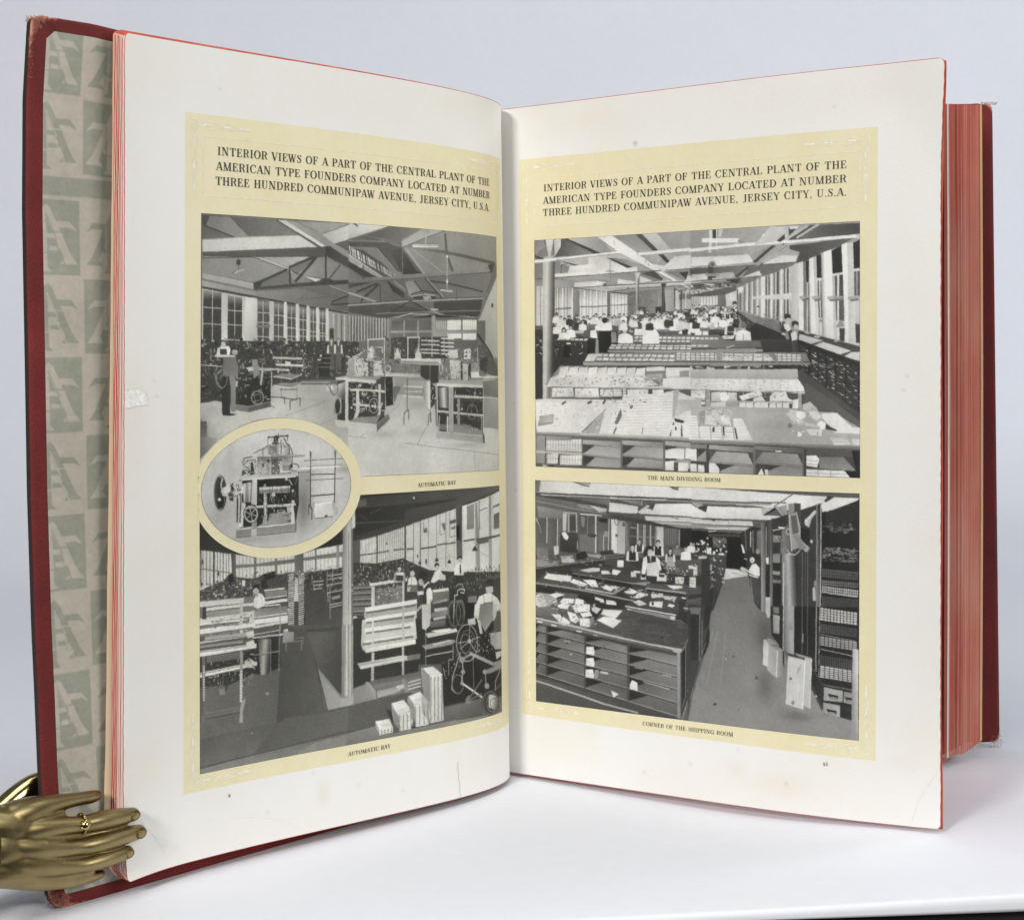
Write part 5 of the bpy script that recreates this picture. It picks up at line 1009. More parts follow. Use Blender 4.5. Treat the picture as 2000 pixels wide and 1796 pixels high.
 p.P(228,"1190,520 1250,500 1260,1270 1205,1260"); p.P(120,"1250,505 1285,500 1280,1270 1258,1270"); p.P(38,"1280,500 1315,490 1315,735 1285,740"); p.P(110,"1280,750 1320,740 1325,1300 1285,1270"); p.L(215,12,"1298,740 1298,1280")
 p.P(232,"1320,470 1370,450 1400,1310 1340,1300"); p.P(205,"1365,455 1400,450 1425,1320 1395,1320"); p.P(34,"1398,440 1450,420 1470,680 1405,690"); p.P(215,"1400,690 1475,680 1475,705 1400,712"); p.P(90,"1410,715 1450,710 1470,1130 1425,1130"); p.L(222,14,"1435,710 1450,1320"); p.L(150,14,"1455,400 1475,1340")
 p.P(232,"1480,395 1560,370 1600,1370 1505,1340"); p.P(190,"1565,380 1590,370 1620,1370 1595,1370"); p.P(30,"1568,380 1675,325 1690,620 1580,640"); p.P(215,"1570,640 1695,618 1695,640 1575,660"); p.P(84,"1600,665 1700,640 1710,1160 1620,1160"); p.L(222,22,"1640,650 1640,1370"); p.P(60,"1660,650 1690,645 1700,880 1670,880")
 p.P(232,"1680,310 1740,290 1760,1410 1720,1400"); p.P(205,"1740,295 1800,285 1850,1430 1760,1420"); p.P(28,"1805,290 1885,255 1885,570 1815,580"); p.P(215,"1800,582 1885,570 1885,600 1800,608"); p.P(90,"1815,610 1885,600 1885,880 1820,880"); p.L(205,10,"1850,610 1850,880")
 p.P(60,"1655,1240 1715,1240 1710,1390 1660,1380"); p.P(60,"1830,1180 1885,1180 1885,1400 1840,1400")
 for x0,x1 in ((1210,1315),(1350,1450),(1520,1695),(1750,1870)): p.P(165,[(x0,890),(x1,885),(x1,905),(x0,925)]); p.P(110,[(x0+20,925),(x1,908),(x1,930),(x0+30,945)])
 p.L(215,10,"1560,1170 1690,1160"); p.L(215,10,"1800,1190 1885,1185"); p.P(150,"1620,1230 1660,1150 1680,1150 1720,1220"); p.P(140,"1430,1150 1450,1140 1475,1170 1440,1180")
 # dark shelves mid
 p.P(62,"500,1060 720,1120 1000,1180 1020,1300 1080,1400 1200,1650 1100,2000 900,2000 700,1430 600,1250"); p.P(125,"520,1070 680,1110 800,1130 980,1170 1010,1300 870,1290 700,1190"); p.B(110,120,850,1220,120,60); p.clutter(40,(540,1080,1000,1300),[90,140,150,100],(5,12),(15,40)); p.P(46,"640,1260 720,1190 1020,1310 1100,1420 1120,2000 960,2000 700,1420")
 p.clutter(30,(700,1250,1080,1600),[70,60,85,40],(4,8),(15,50),.7)
 # crowd far
 for i in range(70):
     x=r.uniform(0,520); y=r.uniform(1000,1180); s=8+(y-1000)*.09
     p.E(45,x,y,s*.9,s); p.E(r.choice([230,215,60,225,150]),x+r.uniform(-4,4),y+s*2,s*1.2,s*1.3)
 p.E(60,483,975,26,22); p.E(190,487,1000,16,16)
 p.P(40,"450,1080 520,1070 530,1250 460,1250")
 p.crowd(40,0,500,1010,1120,16,32)
 p.person(70,1110,36,232,None,None,45,190,1.1); p.person(270,1085,40,232,None,None,40,190,1.0); p.person(355,1120,44,234,None,None,40,180,1.0); p.person(160,1060,30,225,None,None,40,190); p.person(440,1060,30,60,None,None,40,190); p.person(405,1060,34,230,60,None,40,190); p.person(500,1120,34,60,None,None,40,200)
 p.P(190,"165,1230 260,1220 260,1270 165,1275"); p.P(70,"0,1275 370,1270 370,1330 0,1340"); p.P(58,"0,1340 440,1300 600,1350 760,1400 0,1400")
 p.P(232,"370,1330 385,1240 400,1250 400,1330"); p.P(232,"470,1330 490,1240 500,1330"); p.person(440,1190,36,60,None,None,40,190,1.0)
 p.person(118,1200,70,236,None,None,42,190,1.1); p.L(70,14,"122,1300 124,1400"); p.E(45,118,1228,38,34); p.person(582,1200,74,238,None,None,90,190,1.12); p.L(110,5,"582,1320 582,1400"); p.E(110,585,1225,36,30)
 for (x0,y0,x1,y1) in ((220,1345,300,1340),(260,1375,470,1365),(350,1350,480,1345)): p.L(232,18,[(x0,y0),(x1,y1)])
 # two men at right bench
 p.E(50,1075,1120,40,36); p.E(195,1085,1160,30,30); p.P(50,"1015,1190 1040,1170 1060,1290 1010,1290"); p.P(228,"1030,1200 1080,1190 1120,1260 1090,1290 1040,1250"); p.E(50,1160,1200,42,38); p.E(195,1170,1230,26,30); p.P(42,"1080,1290 1120,1255 1140,1390 1100,1390"); p.P(232,"1110,1300 1170,1280 1190,1350 1180,1390 1130,1400"); p.L(215,16,"1150,1380 1220,1330"); p.G(70,130,(1100,1450),(1190,1450),"1105,1395 1190,1395 1200,1640 1180,2000 1120,2000"); p.P(228,"1005,1300 1060,1310 1050,1325 1010,1320")
 # right bench
 p.P(70,"1200,1270 1885,1440 1885,1620 1180,1400"); p.P(205,"1210,1310 1480,1380 1330,1425 1200,1380"); p.P(212,"1480,1395 1790,1490 1640,1540 1370,1435"); p.P(215,"1790,1505 1885,1500 1885,1600 1690,1560"); p.P(215,"1270,1290 1330,1300 1310,1310 1265,1300"); p.P(215,"1380,1330 1450,1335 1430,1350 1370,1345"); p.P(190,"1600,1375 1660,1390 1600,1395")
 p.P(38,"1180,1390 1885,1620 1885,1660 1180,1420"); p.P(62,"1180,1420 1885,1660 1885,2800 1180,2000")
 # lower frames
 p.frame(*H)
 p.P(52,"1200,0 1890,240 1890,820 1200,340"); p.P(36,"1190,0 1330,60 1890,260 1890,300 1190,40")
 for k in range(7):
     t=k/6
     p.L(46,10,[(1200,60+50*k),(1890,330+75*k)])
 for i in range(170):
     u=r.random(); x=1205+680*u; y0=60+270*u; y1=330+470*u; y=r.uniform(y0,y1-20)
     p.L(r.choice([150,190,120,205,100,90]),r.uniform(5,12),[(x,y),(x+r.uniform(14,34),y+r.uniform(6,16))])
 for x in (1215,1320,1420,1510,1610,1725,1870): p.L(32,12 if x!=1320 else 26,[(x,40+(x-1190)*.38),(x,330+(x-1190)*.68)])
 p.L(40,24,"1200,340 1890,830"); p.P(74,"1190,340 1240,340 1890,820 1890,980 1700,860 1250,760 1190,500"); p.B(92,150,1500,720,200,120); p.P(92,"1280,480 1890,900 1890,970 1700,860 1260,700")
 p.P(55,"680,0 1120,0 1200,330 980,300 880,130 790,130"); p.G(90,60,(1100,100),(1190,100),"1120,20 1190,0 1200,320 1150,300")
 # tables in rows (back to front), spanning frames
 p.frame(*E)
 def papers(x0,x1,y0,y1,n,hh,sk=10):
     for i in range(n):
         a=x0+(x1-x0)*i/n; b=x0+(x1-x0)*(i+.8)/n
         p.P(r.choice([205,215,225,195,210]),[(a+sk,y0),(b+sk,y0+r.uniform(-2,2)),(b,y1),(a,y1)])
 p.P(120,"1450,1300 2100,1290 2100,1330 1450,1340"); p.P(205,"1450,1305 1700,1300 1700,1312 1450,1318")
 p.P(110,"1220,1390 2200,1370 2300,1450 1190,1470"); papers(1230,2200,1400,1425,18,0); papers(1220,2200,1440,1460,18,0)
 p.person(1420,1240,90,240,None,None,95,205,1.0); p.P(240,"1330,1400 1360,1330 1420,1300 1480,1320 1515,1380 1515,1460 1330,1460"); p.E(205,1425,1285,30,34)
 p.person(1120,1300,66,236,None,None,60,190,1.1); p.P(238,"1055,1480 1080,1390 1150,1370 1210,1400 1215,1480"); p.person(1300,1220,60,228,None,None,45,190,1.1)
 p.person(1690,1170,56,234,None,None,40,200,.95); p.person(1520,1170,50,234,None,None,45,200,1.0); p.person(1920,1180,62,238,None,None,60,190,1.0); p.person(1800,1240,48,60,None,None,190,150,1.0); p.P(225,"1735,1360 1770,1310 1780,1370"); p.P(225,"1840,1370 1850,1310 1880,1370")
 for x,y,s,sh in ((430,1200,48,232),(345,1250,48,232),(420,1310,56,238),(500,1280,52,236),(600,1240,48,190),(690,1170,42,232),(740,1200,44,110),(830,1180,44,90),(880,1140,34,232),(930,1150,40,222),(1000,1160,40,215),(1100,1170,44,235),(1220,1150,40,232),(1060,1140,36,230),(1110,1140,34,235),(1380,1100,34,90),(1450,1160,40,60),(1590,1110,34,60)):
     p.person(x,y,s,sh,None,None,38,185,1.0)
 p.crowd(46,1180,2060,1075,1200,22,44)
 p.crowd(22,330,1240,1130,1220,34,46)
 p.P(238,"365,1420 420,1370 470,1400 500,1380 500,1500 455,1500 440,1430 400,1440 370,1500"); p.P(36,"430,1520 500,1500 490,1650 410,1650"); p.P(238,"780,1280 860,1300 850,1340 800,1340 780,1330"); p.P(230,"725,1340 790,1330 810,1430 725,1420"); p.P(40,"690,1440 790,1440 780,1600 690,1640"); p.P(150,"790,1440 815,1440 830,1640 780,1640"); p.P(36,"820,1350 960,1340 970,1540 940,1600 820,1590"); p.P(236,"850,1300 900,1250 950,1290 950,1340 850,1340"); p.P(140,"965,1360 1020,1350 1030,1470 970,1480"); p.E(45,890,1220,34,34)
 p.P(60,"330,1450 690,1430 690,1480 330,1490"); papers(340,700,1435,1455,7,0)
 p.frame(*Gf)
 p.P(105,"960,90 2200,40 2200,140 930,150"); papers(960,1900,85,100,13,0,12); papers(940,1900,110,135,13,0,12); p.P(150,"925,150 2200,130 2200,180 925,175"); p.L(60,8,"930,148 2200,128")
 p.G(110,125,(700,200),(2000,200),"720,190 2000,160 3200,150 3250,250 2000,270 650,285"); papers(800,1700,195,225,13,0,14); papers(790,1700,240,270,12,0,14); p.P(205,"700,200 820,195 770,280 660,290")
 for i in range(3): papers(1715,3150,170+i*30,192+i*30,26,0,4)
 p.P(150,"645,290 2000,275 3250,260 3260,290 2000,305 645,335"); p.L(60,10,"650,288 2000,272 3250,258"); p.L(215,6,"800,268 1690,262")
 p.frame(*H); p.P(150,"285,100 355,100 350,250 285,250"); p.P(118,"0,20 770,20 800,95 0,120"); p.P(150,"0,130 800,110 800,140 0,150"); p.L(60,8,"0,118 800,95"); papers(0,200,75,95,3,0); p.P(205,"380,100 480,70 490,75 400,108"); p.P(130,"840,150 930,150 980,260 950,265"); papers(520,880,168,190,4,0,6); papers(350,930,210,240,5,0,4); p.P(60,"770,30 800,30 830,130 800,130")
 p.frame(*Gf)
 # big paper bench 1
 p.P(130,"380,340 2000,320 2000,560 200,575"); p.P(60,"640,335 2000,320 2000,345 640,350")
 for i in range(9):
     a=380+i*110; p.P(r.choice([222,228,215]),[(a,360),(a+100,345),(a+96,450),(a-20,455)]); p.L(90,5,[(a+100,365),(a+97,440)])
 p.P(222,"280,480 360,440 1350,430 1500,540 1340,560 240,575"); p.G(205,225,(300,480),(1300,560),"270,480 1340,450 1340,560 230,570")
 p.clutter(50,(300,450,1330,560),[140,150,120,232,238,100,235],(6,14),(20,50),.3)
 p.P(165,"1380,420 1560,410 1560,470 1340,500"); p.clutter(16,(1340,420,1560,560),[130,205,225,150],(6,12),(20,50),.3)
 p.P(215,"1370,340 1580,330 1580,375 1370,390"); p.P(196,"1590,340 2000,335 2000,460 1600,470"); p.P(222,"1600,340 1870,345 1870,430 1590,440"); p.P(150,"1750,380 1860,370 1860,450 1750,450"); p.P(225,"1560,470 2000,440 2000,580 1690,590 1560,560")
 p.P(190,"190,572 1650,560 1690,600 2000,575 2000,592 190,585"); p.L(235,7,"190,570 1660,562"); p.P(80,"270,585 1750,590 1750,720 270,730")
 p.P(222,"290,595 530,590 540,690 290,700"); p.P(225,"550,595 820,590 830,690 550,700"); p.P(215,"840,600 1090,595 1090,680 840,690"); p.P(200,"1100,590 1140,590 1140,720 1100,720"); p.P(224,"1150,600 1390,595 1390,700 1160,705"); p.P(222,"1440,600 1570,595 1560,700 1440,700"); p.clutter(60,(300,600,1400,690),[120,150,90,205,110],(5,10),(15,40),.6); p.P(140,"270,585 290,585 290,730 270,730"); p.L(190,8,"270,700 840,700"); p.L(190,10,"1150,712 1430,710")
 p.frame(*H)
 p.P(178,"-20,345 1190,335 1195,460 0,470"); p.L(210,6,"0,340 1190,335"); p.P(70,"0,310 900,300 900,335 0,345"); p.clutter(20,(0,308,900,335),[215,225,60,150],(8,14),(30,60),.1)
 p.P(226,"-20,450 1200,445 1260,530 1270,580 0,560"); p.clutter(40,(0,450,1200,560),[205,215,180,238,190,160],(6,12),(20,60),.4); 
 for x in range(0,1200,90): p.L(180,4,[(x,450),(x+8,555)])
 p.P(215,"0,562 1270,585 1270,605 1090,590 0,572"); p.P(80,"0,575 1220,605 1215,770 0,740"); p.P(160,"165,570 215,570 215,755 165,755"); p.P(165,"1195,600 1235,600 1235,760 1200,760"); 
 p.P(222,"0,580 160,580 160,670 0,665"); p.P(205,"225,600 330,595 510,600 515,690 225,690"); p.P(240,"320,630 370,595 430,650 390,710 340,705"); p.P(238,"535,640 760,570 800,620 570,690"); p.P(222,"700,660 790,630 830,690 690,690"); p.P(228,"880,640 920,590 1060,580 1080,650 1160,690 880,690"); p.P(232,"1140,670 1200,660 1200,765 1130,765"); p.P(190,"0,670 165,670 165,690 0,690"); p.P(190,"220,690 1150,695 1150,715 220,700"); p.P(215,"0,700 160,705 160,740 0,740"); p.P(205,"220,710 390,705 390,760 220,760"); p.P(160,"390,705 530,705 530,770 390,770")
 for a,b in ((535,610),(615,695),(705,780),(780,860),(875,945),(955,1015),(1025,1095)): p.P(225,[(a,710),(b,706),(b+4,765),(a,765)])
 p.clutter(30,(0,590,1150,690),[110,90,140,225],(5,10),(15,40),.5)
 # front table
 p.frame(*Gf)
 p.G(215,228,(300,750),(300,1050),"95,730 280,720 1160,720 1700,600 2000,720 2000,1150 110,1110"); p.P(175,"640,1110 900,850 860,1000 830,1130"); p.P(225,"100,760 640,760 900,800 640,1100 110,1080")
 p.clutter(40,(110,740,900,1050),[190,200,235,170,150,240,238],(6,14),(20,60),.2); p.P(150,"130,1000 160,920 310,900 300,1010 130,1040"); p.P(178,"150,920 300,910 290,990 145,1000"); p.P(60,"400,770 450,740 450,760 410,790"); p.P(80,"690,760 740,730 745,760 700,780"); p.P(90,"870,760 905,690 910,740 880,780"); p.L(90,8,"630,1100 910,830"); p.L(60,8,"640,1100 780,960")
 p.P(188,"1480,720 2000,700 2000,820 1720,900")
 for i in range(5):
     a=880+i*150
     for k in range(14):
         y=1130-k*34-i*6; 
         x=a+k*(18 if i<2 else 10)-i*2
         p.P(228,[(x,y-26),(x+140,y-28),(x+138,y),(x-4,y)]); p.L(188,4,[(x,y),(x+138,y)])
 p.P(110,"1010,980 1080,820 1095,900 1050,990 1020,1010"); p.P(70,"995,1110 1030,1020 1030,1060 1005,1120"); p.P(70,"1315,1110 1335,1020 1335,1060 1320,1115"); p.P(60,"1640,1120 1680,960 1690,990 1655,1130"); p.P(175,"1680,600 1750,595 1700,900 1670,930"); p.P(90,"1180,800 1210,770 1220,800 1190,830"); p.clutter(26,(900,690,1400,900),[150,200,235,90,240],(6,14),(20,50),.3)
 p.P(222,"1720,900 1830,840 2000,790 2000,980 1750,970"); p.P(60,"1690,920 1810,950 1790,980 1700,960")
 for i in range(4):
     for k in range(5):
         p.P(230,[(1660+i*118,1000+k*28),(1770+i*112,1000+k*28),(1768+i*112,1024+k*28),(1655+i*116,1024+k*28)])
 p.P(70,"1770,1000 1780,1000 1790,1130 1770,1130"); p.E(60,1710,1040,10,24); p.E(60,1875,1030,8,16)
 # front table edge & shelves
 p.G(165,120,(500,1120),(500,1170),"100,1105 640,1110 2000,1140 2000,1185 110,1140"); p.P(190,"620,1110 2000,1140 2000,1160 620,1130")
 p.P(92,"105,1130 2000,1185 2000,1540 95,1480"); p.P(150,"110,1140 220,1150 215,1470 110,1465"); p.L(70,10,"215,1150 215,1470"); p.P(215,"225,1200 630,1180 635,1330 225,1320"); p.P(150,"225,1150 500,1150 520,1200 225,1200"); p.P(190,"110,1320 640,1340 640,1365 110,1345"); p.P(220,"230,1360 360,1350 370,1450 350,1470 230,1470"); p.P(220,"385,1370 635,1365 635,1480 385,1480"); p.clutter(0,(0,0,1,1),[1])
 for x in range(240,630,32): p.L(130,5,[(x,1190),(x,1330)]); p.L(140,5,[(x,1365),(x,1470)])
 p.L(150,5,"225,1250 630,1255"); p.L(150,5,"230,1410 630,1420"); p.P(60,"360,1380 385,1400 380,1470 360,1470")
 for i,(a,b) in enumerate(((645,1095),(1100,1580),(1590,2010))):
     p.G(175,140,(a+100,1200),(b,1200),[(a,1180),(b,1195),(b,1255),(a,1225)]); p.L(70,10,[(a,1180),(b,1197)]); p.L(196,7,[(a,1230),(b,1260)]); p.P(70,[(a+5,1240),(a+160,1250),(a+60,1320),(a+5,1340)]); p.P(168,[(a+140,1252),(b-10,1268),(b-10,1385),(a,1350)]); p.P(150,[(a,1345),(b,1385),(b,1405),(a,1365)]); p.P(60,[(a+5,1375),(a+150,1385),(a+70,1450),(a+5,1480)]); p.P(158,[(a+140,1385),(b-10,1410),(b-10,1505),(a+40,1490)]); p.P(110,[(b-15,1180),(b+5,1180),(b+5,1520),(b-15,1515)])
 p.P(225,"1590,1290 1680,1270 1810,1270 1810,1390 1590,1385"); p.P(225,"1820,1265 1950,1270 1955,1390 1820,1385"); p.P(222,"1590,1420 1700,1410 1690,1525 1590,1520"); p.P(225,"1740,1430 1860,1430 1850,1530 1740,1530"); p.P(225,"1880,1450 2000,1440 2000,1535 1880,1535"); p.P(50,"1955,1290 2000,1290 2000,1390 1960,1390"); p.P(80,"1690,1430 1740,1430 1730,1530 1690,1525"); p.L(60,8,"1815,1270 1815,1385")
 p.frame(*H)
 p.G(178,168,(400,760),(1200,1100),"0,755 400,760 1240,770 1590,800 1890,980 1890,1180 700,1170 0,1140"); p.B(188,140,750,860,250,60); p.B(160,120,1000,980,250,40)
 for i in range(5):
     for k in range(9):
         y=1130-k*30; x=-20+i*128+k*(-3+i*0); 
         if k<5+ (i==4)*3 or i<1: p.P(230,[(x,y-24),(x+112,y-24),(x+116,y),(x,y)]); p.L(186,4,[(x,y),(x+116,y)])
 p.P(226,"480,890 570,890 690,1130 500,1130"); 
 for k in range(9): p.L(186,4,[(490+k*2,920+k*26),(580+k*12,920+k*26)])
 p.P(60,"485,990 500,990 525,1120 505,1115"); p.P(60,"240,1000 265,980 265,1040 240,1045"); p.P(50,"355,990 370,970 380,1090 365,1080"); p.P(150,"90,830 160,790 150,960 100,960"); p.P(214,"165,860 240,850 250,960 160,960"); p.P(205,"230,800 370,790 380,860 330,960 250,960"); p.P(222,"380,870 430,880 440,960 350,960"); p.P(236,"330,880 380,850 430,880 410,940 345,930"); p.clutter(24,(90,780,470,1000),[150,215,190,240,110],(6,12),(20,50),.4)
 p.P(205,"1060,820 1110,780 1270,800 1280,850 1240,900 1440,960 1400,980 1150,930 1090,860"); p.P(238,"1180,800 1280,810 1280,860 1220,890 1180,860"); p.P(190,"1250,720 1330,690 1410,760 1420,800 1250,780"); p.P(215,"1310,800 1420,790 1470,860 1380,900"); p.P(225,"1460,820 1630,810 1800,970 1885,970 1885,1040 1600,1030 1470,870"); p.P(242,"1410,930 1450,895 1510,930 1500,990 1440,1000"); p.P(60,"1510,930 1560,970 1630,1000 1620,1015 1500,990"); p.P(215,"1280,1000 1330,990 1470,1000 1470,1070 1330,1060"); p.P(176,"1480,1020 1730,1040 1740,1080 1560,1080"); p.P(205,"1550,1085 1740,1085 1785,1160 1600,1165"); p.P(170,"1740,1045 1885,1045 1885,1090 1760,1090"); p.P(205,"1790,1095 1885,1095 1885,1165 1800,1165"); p.L(150,5,"1560,1100 1750,1100"); p.L(140,5,"1580,1130 1770,1130"); p.E(120,1105,960,24,26); p.E(232,1210,1055,30,26); p.clutter(24,(1080,760,1500,1060),[150,215,190,240,110],(6,12),(20,50),.4); p.P(60,"1420,790 1600,790 1600,800 1420,800")
 p.G(150,110,(500,1140),(500,1190),"0,1135 700,1150 1885,1175 1885,1225 0,1175"); p.P(70,"0,1170 1885,1215 1885,1570 0,1510")
 p.P(130,"0,1180 180,1185 180,1230 0,1225"); p.P(225,"0,1235 65,1235 70,1370 0,1365"); p.P(60,"75,1240 165,1245 100,1310"); p.P(150,"80,1330 170,1250 175,1375 75,1370")
 for i,(a,b) in enumerate(((205,695),(720,1250))):
     p.G(165-i*40,120-i*30,(a+100,1200),(b,1200),[(a,1175),(b,1195),(b,1265),(a,1235)]); p.L(60,12,[(a,1180),(b,1200)]); p.P(165-i*25,[(a+80,1255),(b-60,1275),(b,1400),(a,1370)]); p.P(90,[(a,1250),(a+90,1255),(a+10,1340)]); p.P(150-i*20,[(a,1370),(b,1405),(b,1425),(a,1385)]); p.P(150-i*15,[(a+150,1400),(b,1430),(b,1535),(a+120,1510)]); p.P(110,[(b,1190),(b+25,1195),(b+30,1540),(b,1535)]); p.P(62,[(a+100,1395),(a+300,1405),(a+130,1470)])
 p.P(225,"205,1390 270,1390 320,1450 320,1505 205,1500"); p.P(222,"0,1400 65,1400 70,1490 0,1490"); p.P(222,"80,1410 150,1415 155,1495 80,1495"); p.P(225,"735,1530 790,1440 825,1525"); p.P(215,"825,1450 860,1450 870,1525 835,1525"); p.rect(225,945,1240,1015,1258); p.rect(215,1510,1258,1590,1272)
 p.P(85,"1290,1210 1820,1220 1800,1300 1290,1280"); p.P(130,"1430,1300 1700,1300 1840,1450 1440,1430"); p.P(225,"1280,1290 1400,1285 1435,1330 1410,1420 1285,1400"); p.P(222,"1280,1440 1700,1450 1780,1480 1790,1560 1285,1545"); p.L(120,5,"1285,1480 1720,1490"); p.L(120,5,"1285,1515 1740,1525"); p.L(110,5,"1420,1440 1425,1550"); p.L(110,5,"1560,1445 1565,1555"); p.L(140,5,"1285,1340 1420,1345"); p.L(140,5,"1285,1380 1420,1385"); p.P(32,"1790,1230 1885,1225 1885,1570 1800,1560 1720,1460 1840,1450"); p.rect(60,1260,1200,1290,1545)
 p.P(34,"1820,40 1885,60 1885,260 1860,240") if False else None
 return p.ops
def draw_shipping_room():
 p=Plate(15,'R',14.0,155.5,157.0,249.4)
 N=(1030,920,5.8824);Q=(1350,920,5.7143);S=(1030,1160,5.8824);T=(1350,1180,5.7143)
 r=p.rnd
 p.frame(*N)
 p.rect(90,0,0,4000,3500)
 # ceiling beams
 p.G(190,226,(100,150),(500,150),"95,100 2000,180 3900,280 3900,520 2000,310 150,265 95,265"); p.P(110,"95,100 150,120 130,260 95,265"); p.P(165,"440,115 740,130 700,190 640,185"); p.L(90,10,"450,118 700,190"); p.P(130,"1620,165 1740,175 1720,210 1670,205"); p.L(60,8,"1620,168 1730,212")
 p.L(70,16,"95,275 900,295 1600,315 2100,330"); p.L(150,16,"150,288 1000,318 2100,345"); p.L(225,20,"950,310 1030,318"); p.L(215,12,"1040,320 1600,325"); p.L(195,8,"150,295 950,312")
 p.G(60,120,(200,330),(900,400),"95,300 950,330 940,400 900,430 720,400 150,310"); p.P(70,"150,310 500,330 930,400 900,435 480,360"); p.P(105,"95,310 480,360 900,480 700,470 95,370"); p.P(205,"700,400 910,440 900,475 820,480"); p.P(140,"560,390 720,400 760,460 600,430")
 p.P(140,"1050,340 1310,400 1310,350 1050,330"); p.L(80,8,"1060,340 1290,405"); p.P(222,"940,365 1270,405 1260,490 930,475"); p.P(226,"1450,375 2000,360 2000,520 1270,490 1300,440"); p.P(110,"1330,360 1460,360 1440,440 1350,430"); p.P(70,"1360,370 1470,365 1430,450"); p.P(205,"1260,470 1380,385 1410,400 1290,490"); p.L(80,6,"1255,480 1290,490"); p.L(210,8,"1315,340 1310,400"); p.P(70,"1870,360 1900,360 2000,440 2000,460"); p.P(150,"1900,360 2000,355 2000,440")
 p.L(90,12,"930,480 1270,495 2000,525"); p.P(205,"1340,515 2000,530 2000,580 1360,570"); p.P(90,"930,485 1340,515 1350,570 1100,560"); p.P(185,"1370,570 2000,590 2000,630 1560,610"); p.P(140,"1540,600 2000,625 2000,650 1700,640"); p.L(110,10,"1360,572 2000,585"); p.P(70,"1630,525 1740,540 1720,548"); p.P(225,"1930,600 1970,605 1960,640 1940,640")
 # left wall with windows
 p.G(100,92,(100,400),(900,600),"95,365 820,510 960,540 960,960 95,1100"); p.L(150,12,"95,365 500,440 900,500"); p.P(128,"110,420 400,470 400,560 120,560"); p.P(90,"130,560 220,560 220,840 120,840"); p.L(205,12,"222,555 222,840"); p.P(92,"240,560 340,570 340,870 240,860"); p.L(205,12,"345,565 342,900"); p.P(110,"400,490 560,500 560,720 400,720"); p.P(190,"405,500 450,500 440,700 405,700"); p.L(215,10,"475,510 475,710"); p.L(200,12,"410,485 560,500 570,910"); p.P(70,"480,520 550,520 550,700 480,700"); p.P(60,"380,720 580,720 575,950 370,960"); p.P(225,"390,730 430,710 475,770 455,810 420,790"); p.L(205,10,"570,820 575,910")
 p.P(85,"590,520 850,540 850,740 600,740"); p.L(228,14,"605,505 850,520"); p.P(130,"610,530 660,540 650,660 620,640"); p.L(140,10,"690,530 690,750"); p.L(205,22,"783,530 783,950"); p.P(115,"600,740 770,740 770,940 600,930"); p.P(60,"690,735 790,740 780,770 690,760"); p.P(100,"820,560 920,560 920,900 820,930"); p.P(45,"820,550 915,550 915,600 820,590"); p.L(205,10,"875,740 875,930"); p.L(190,14,"935,560 930,920"); p.P(150,"880,700 920,700 920,760 880,760"); p.L(205,16,"100,570 160,730"); p.L(60,8,"105,600 165,735")
 p.P(215,"960,560 1030,560 1030,950 965,950"); p.P(176,"1030,570 1125,580 1120,960 1030,955"); p.R(120,10,1025,580,25,45); p.P(80,"1010,730 1035,730 1035,760 1010,760"); p.P(90,"1090,590 1120,590 1120,640 1090,640")
 p.P(95,"1125,590 1480,620 1480,900 1125,920"); p.P(70,"1170,600 1250,610 1250,880 1170,890"); p.L(196,10,"1180,650 1245,655")
 for x,g,w in ((1140,140,12),(1265,190,20),(1335,185,14),(1350,196,10),(1412,190,18),(1300,90,30),(1380,80,26),(1445,75,20),(1470,150,10)): p.L(g,w,[(x,600+(x-1140)*.1),(x,880)])
 p.L(150,8,"1180,750 1470,760"); p.P(190,"1480,630 1560,640 1565,880 1480,870"); p.P(196,"1490,640 1550,650 1555,860 1500,850"); p.P(90,"1565,640 1750,660 1750,860 1565,880"); 
 for x in range(1590,1700,26): p.L(130,8,[(x,660),(x,840)])
 p.L(170,14,"1745,660 1745,850"); p.P(36,"1750,650 2100,640 2300,660 2300,900 1750,870"); p.P(62,"960,500 1340,560 1560,610 1750,650 1750,665 1480,630 960,550")
 # frame Q : right side
 p.frame(*Q)
 p.P(150,"0,320 900,330 880,360 0,345"); p.L(80,14,"0,318 500,330 1050,325"); p.L(140,18,"0,340 450,355 860,355"); p.L(222,8,"500,358 880,358"); p.P(222,"180,380 770,390 800,470 1000,480 920,525 0,510 0,400"); p.P(226,"0,180 1140,240 1160,320 0,310"); p.P(160,"0,345 60,345 180,380 160,440 60,400"); p.P(62,"60,400 160,450 180,380 140,370"); p.P(185,"770,390 930,380 800,470"); p.P(42,"800,470 940,370 960,390 830,475"); p.L(85,12,"920,370 1120,235"); p.P(225,"1160,245 1510,260 1480,310 1180,320"); p.L(190,14,"930,370 1050,500"); p.L(85,6,"950,370 1060,495"); p.P(150,"960,380 1060,345 1070,480 1000,440")
 p.L(80,12,"0,515 500,525 920,530"); p.P(205,"0,530 680,540 690,595 0,575"); p.P(150,"0,580 650,610 600,650 0,630"); p.P(205,"150,620 640,610 600,640 200,640"); p.L(90,8,"0,575 660,605"); p.P(70,"210,530 270,535 250,550"); p.P(225,"690,560 740,550 750,600 700,600"); p.P(90,"0,630 600,650 540,680 0,660")
 p.P(34,"0,650 560,680 560,1080 390,1070 390,900 0,920"); p.P(90,"240,720 400,740 390,850 250,840"); p.clutter(30,(240,730,400,840),[120,60,150,90],(6,12),(20,50),.5); p.L(215,10,"190,665 270,655"); p.L(130,6,"415,530 425,720"); p.P(70,"190,690 540,690 540,720 190,720"); p.P(26,"400,720 560,720 620,1060 390,1070")
 # crowd
 for i in range(60):
     x=r.uniform(0,390); y=r.uniform(760,960); s=10
     p.E(r.choice([225,60,40,205,90,150]),x,y,r.uniform(8,18),r.uniform(8,18))
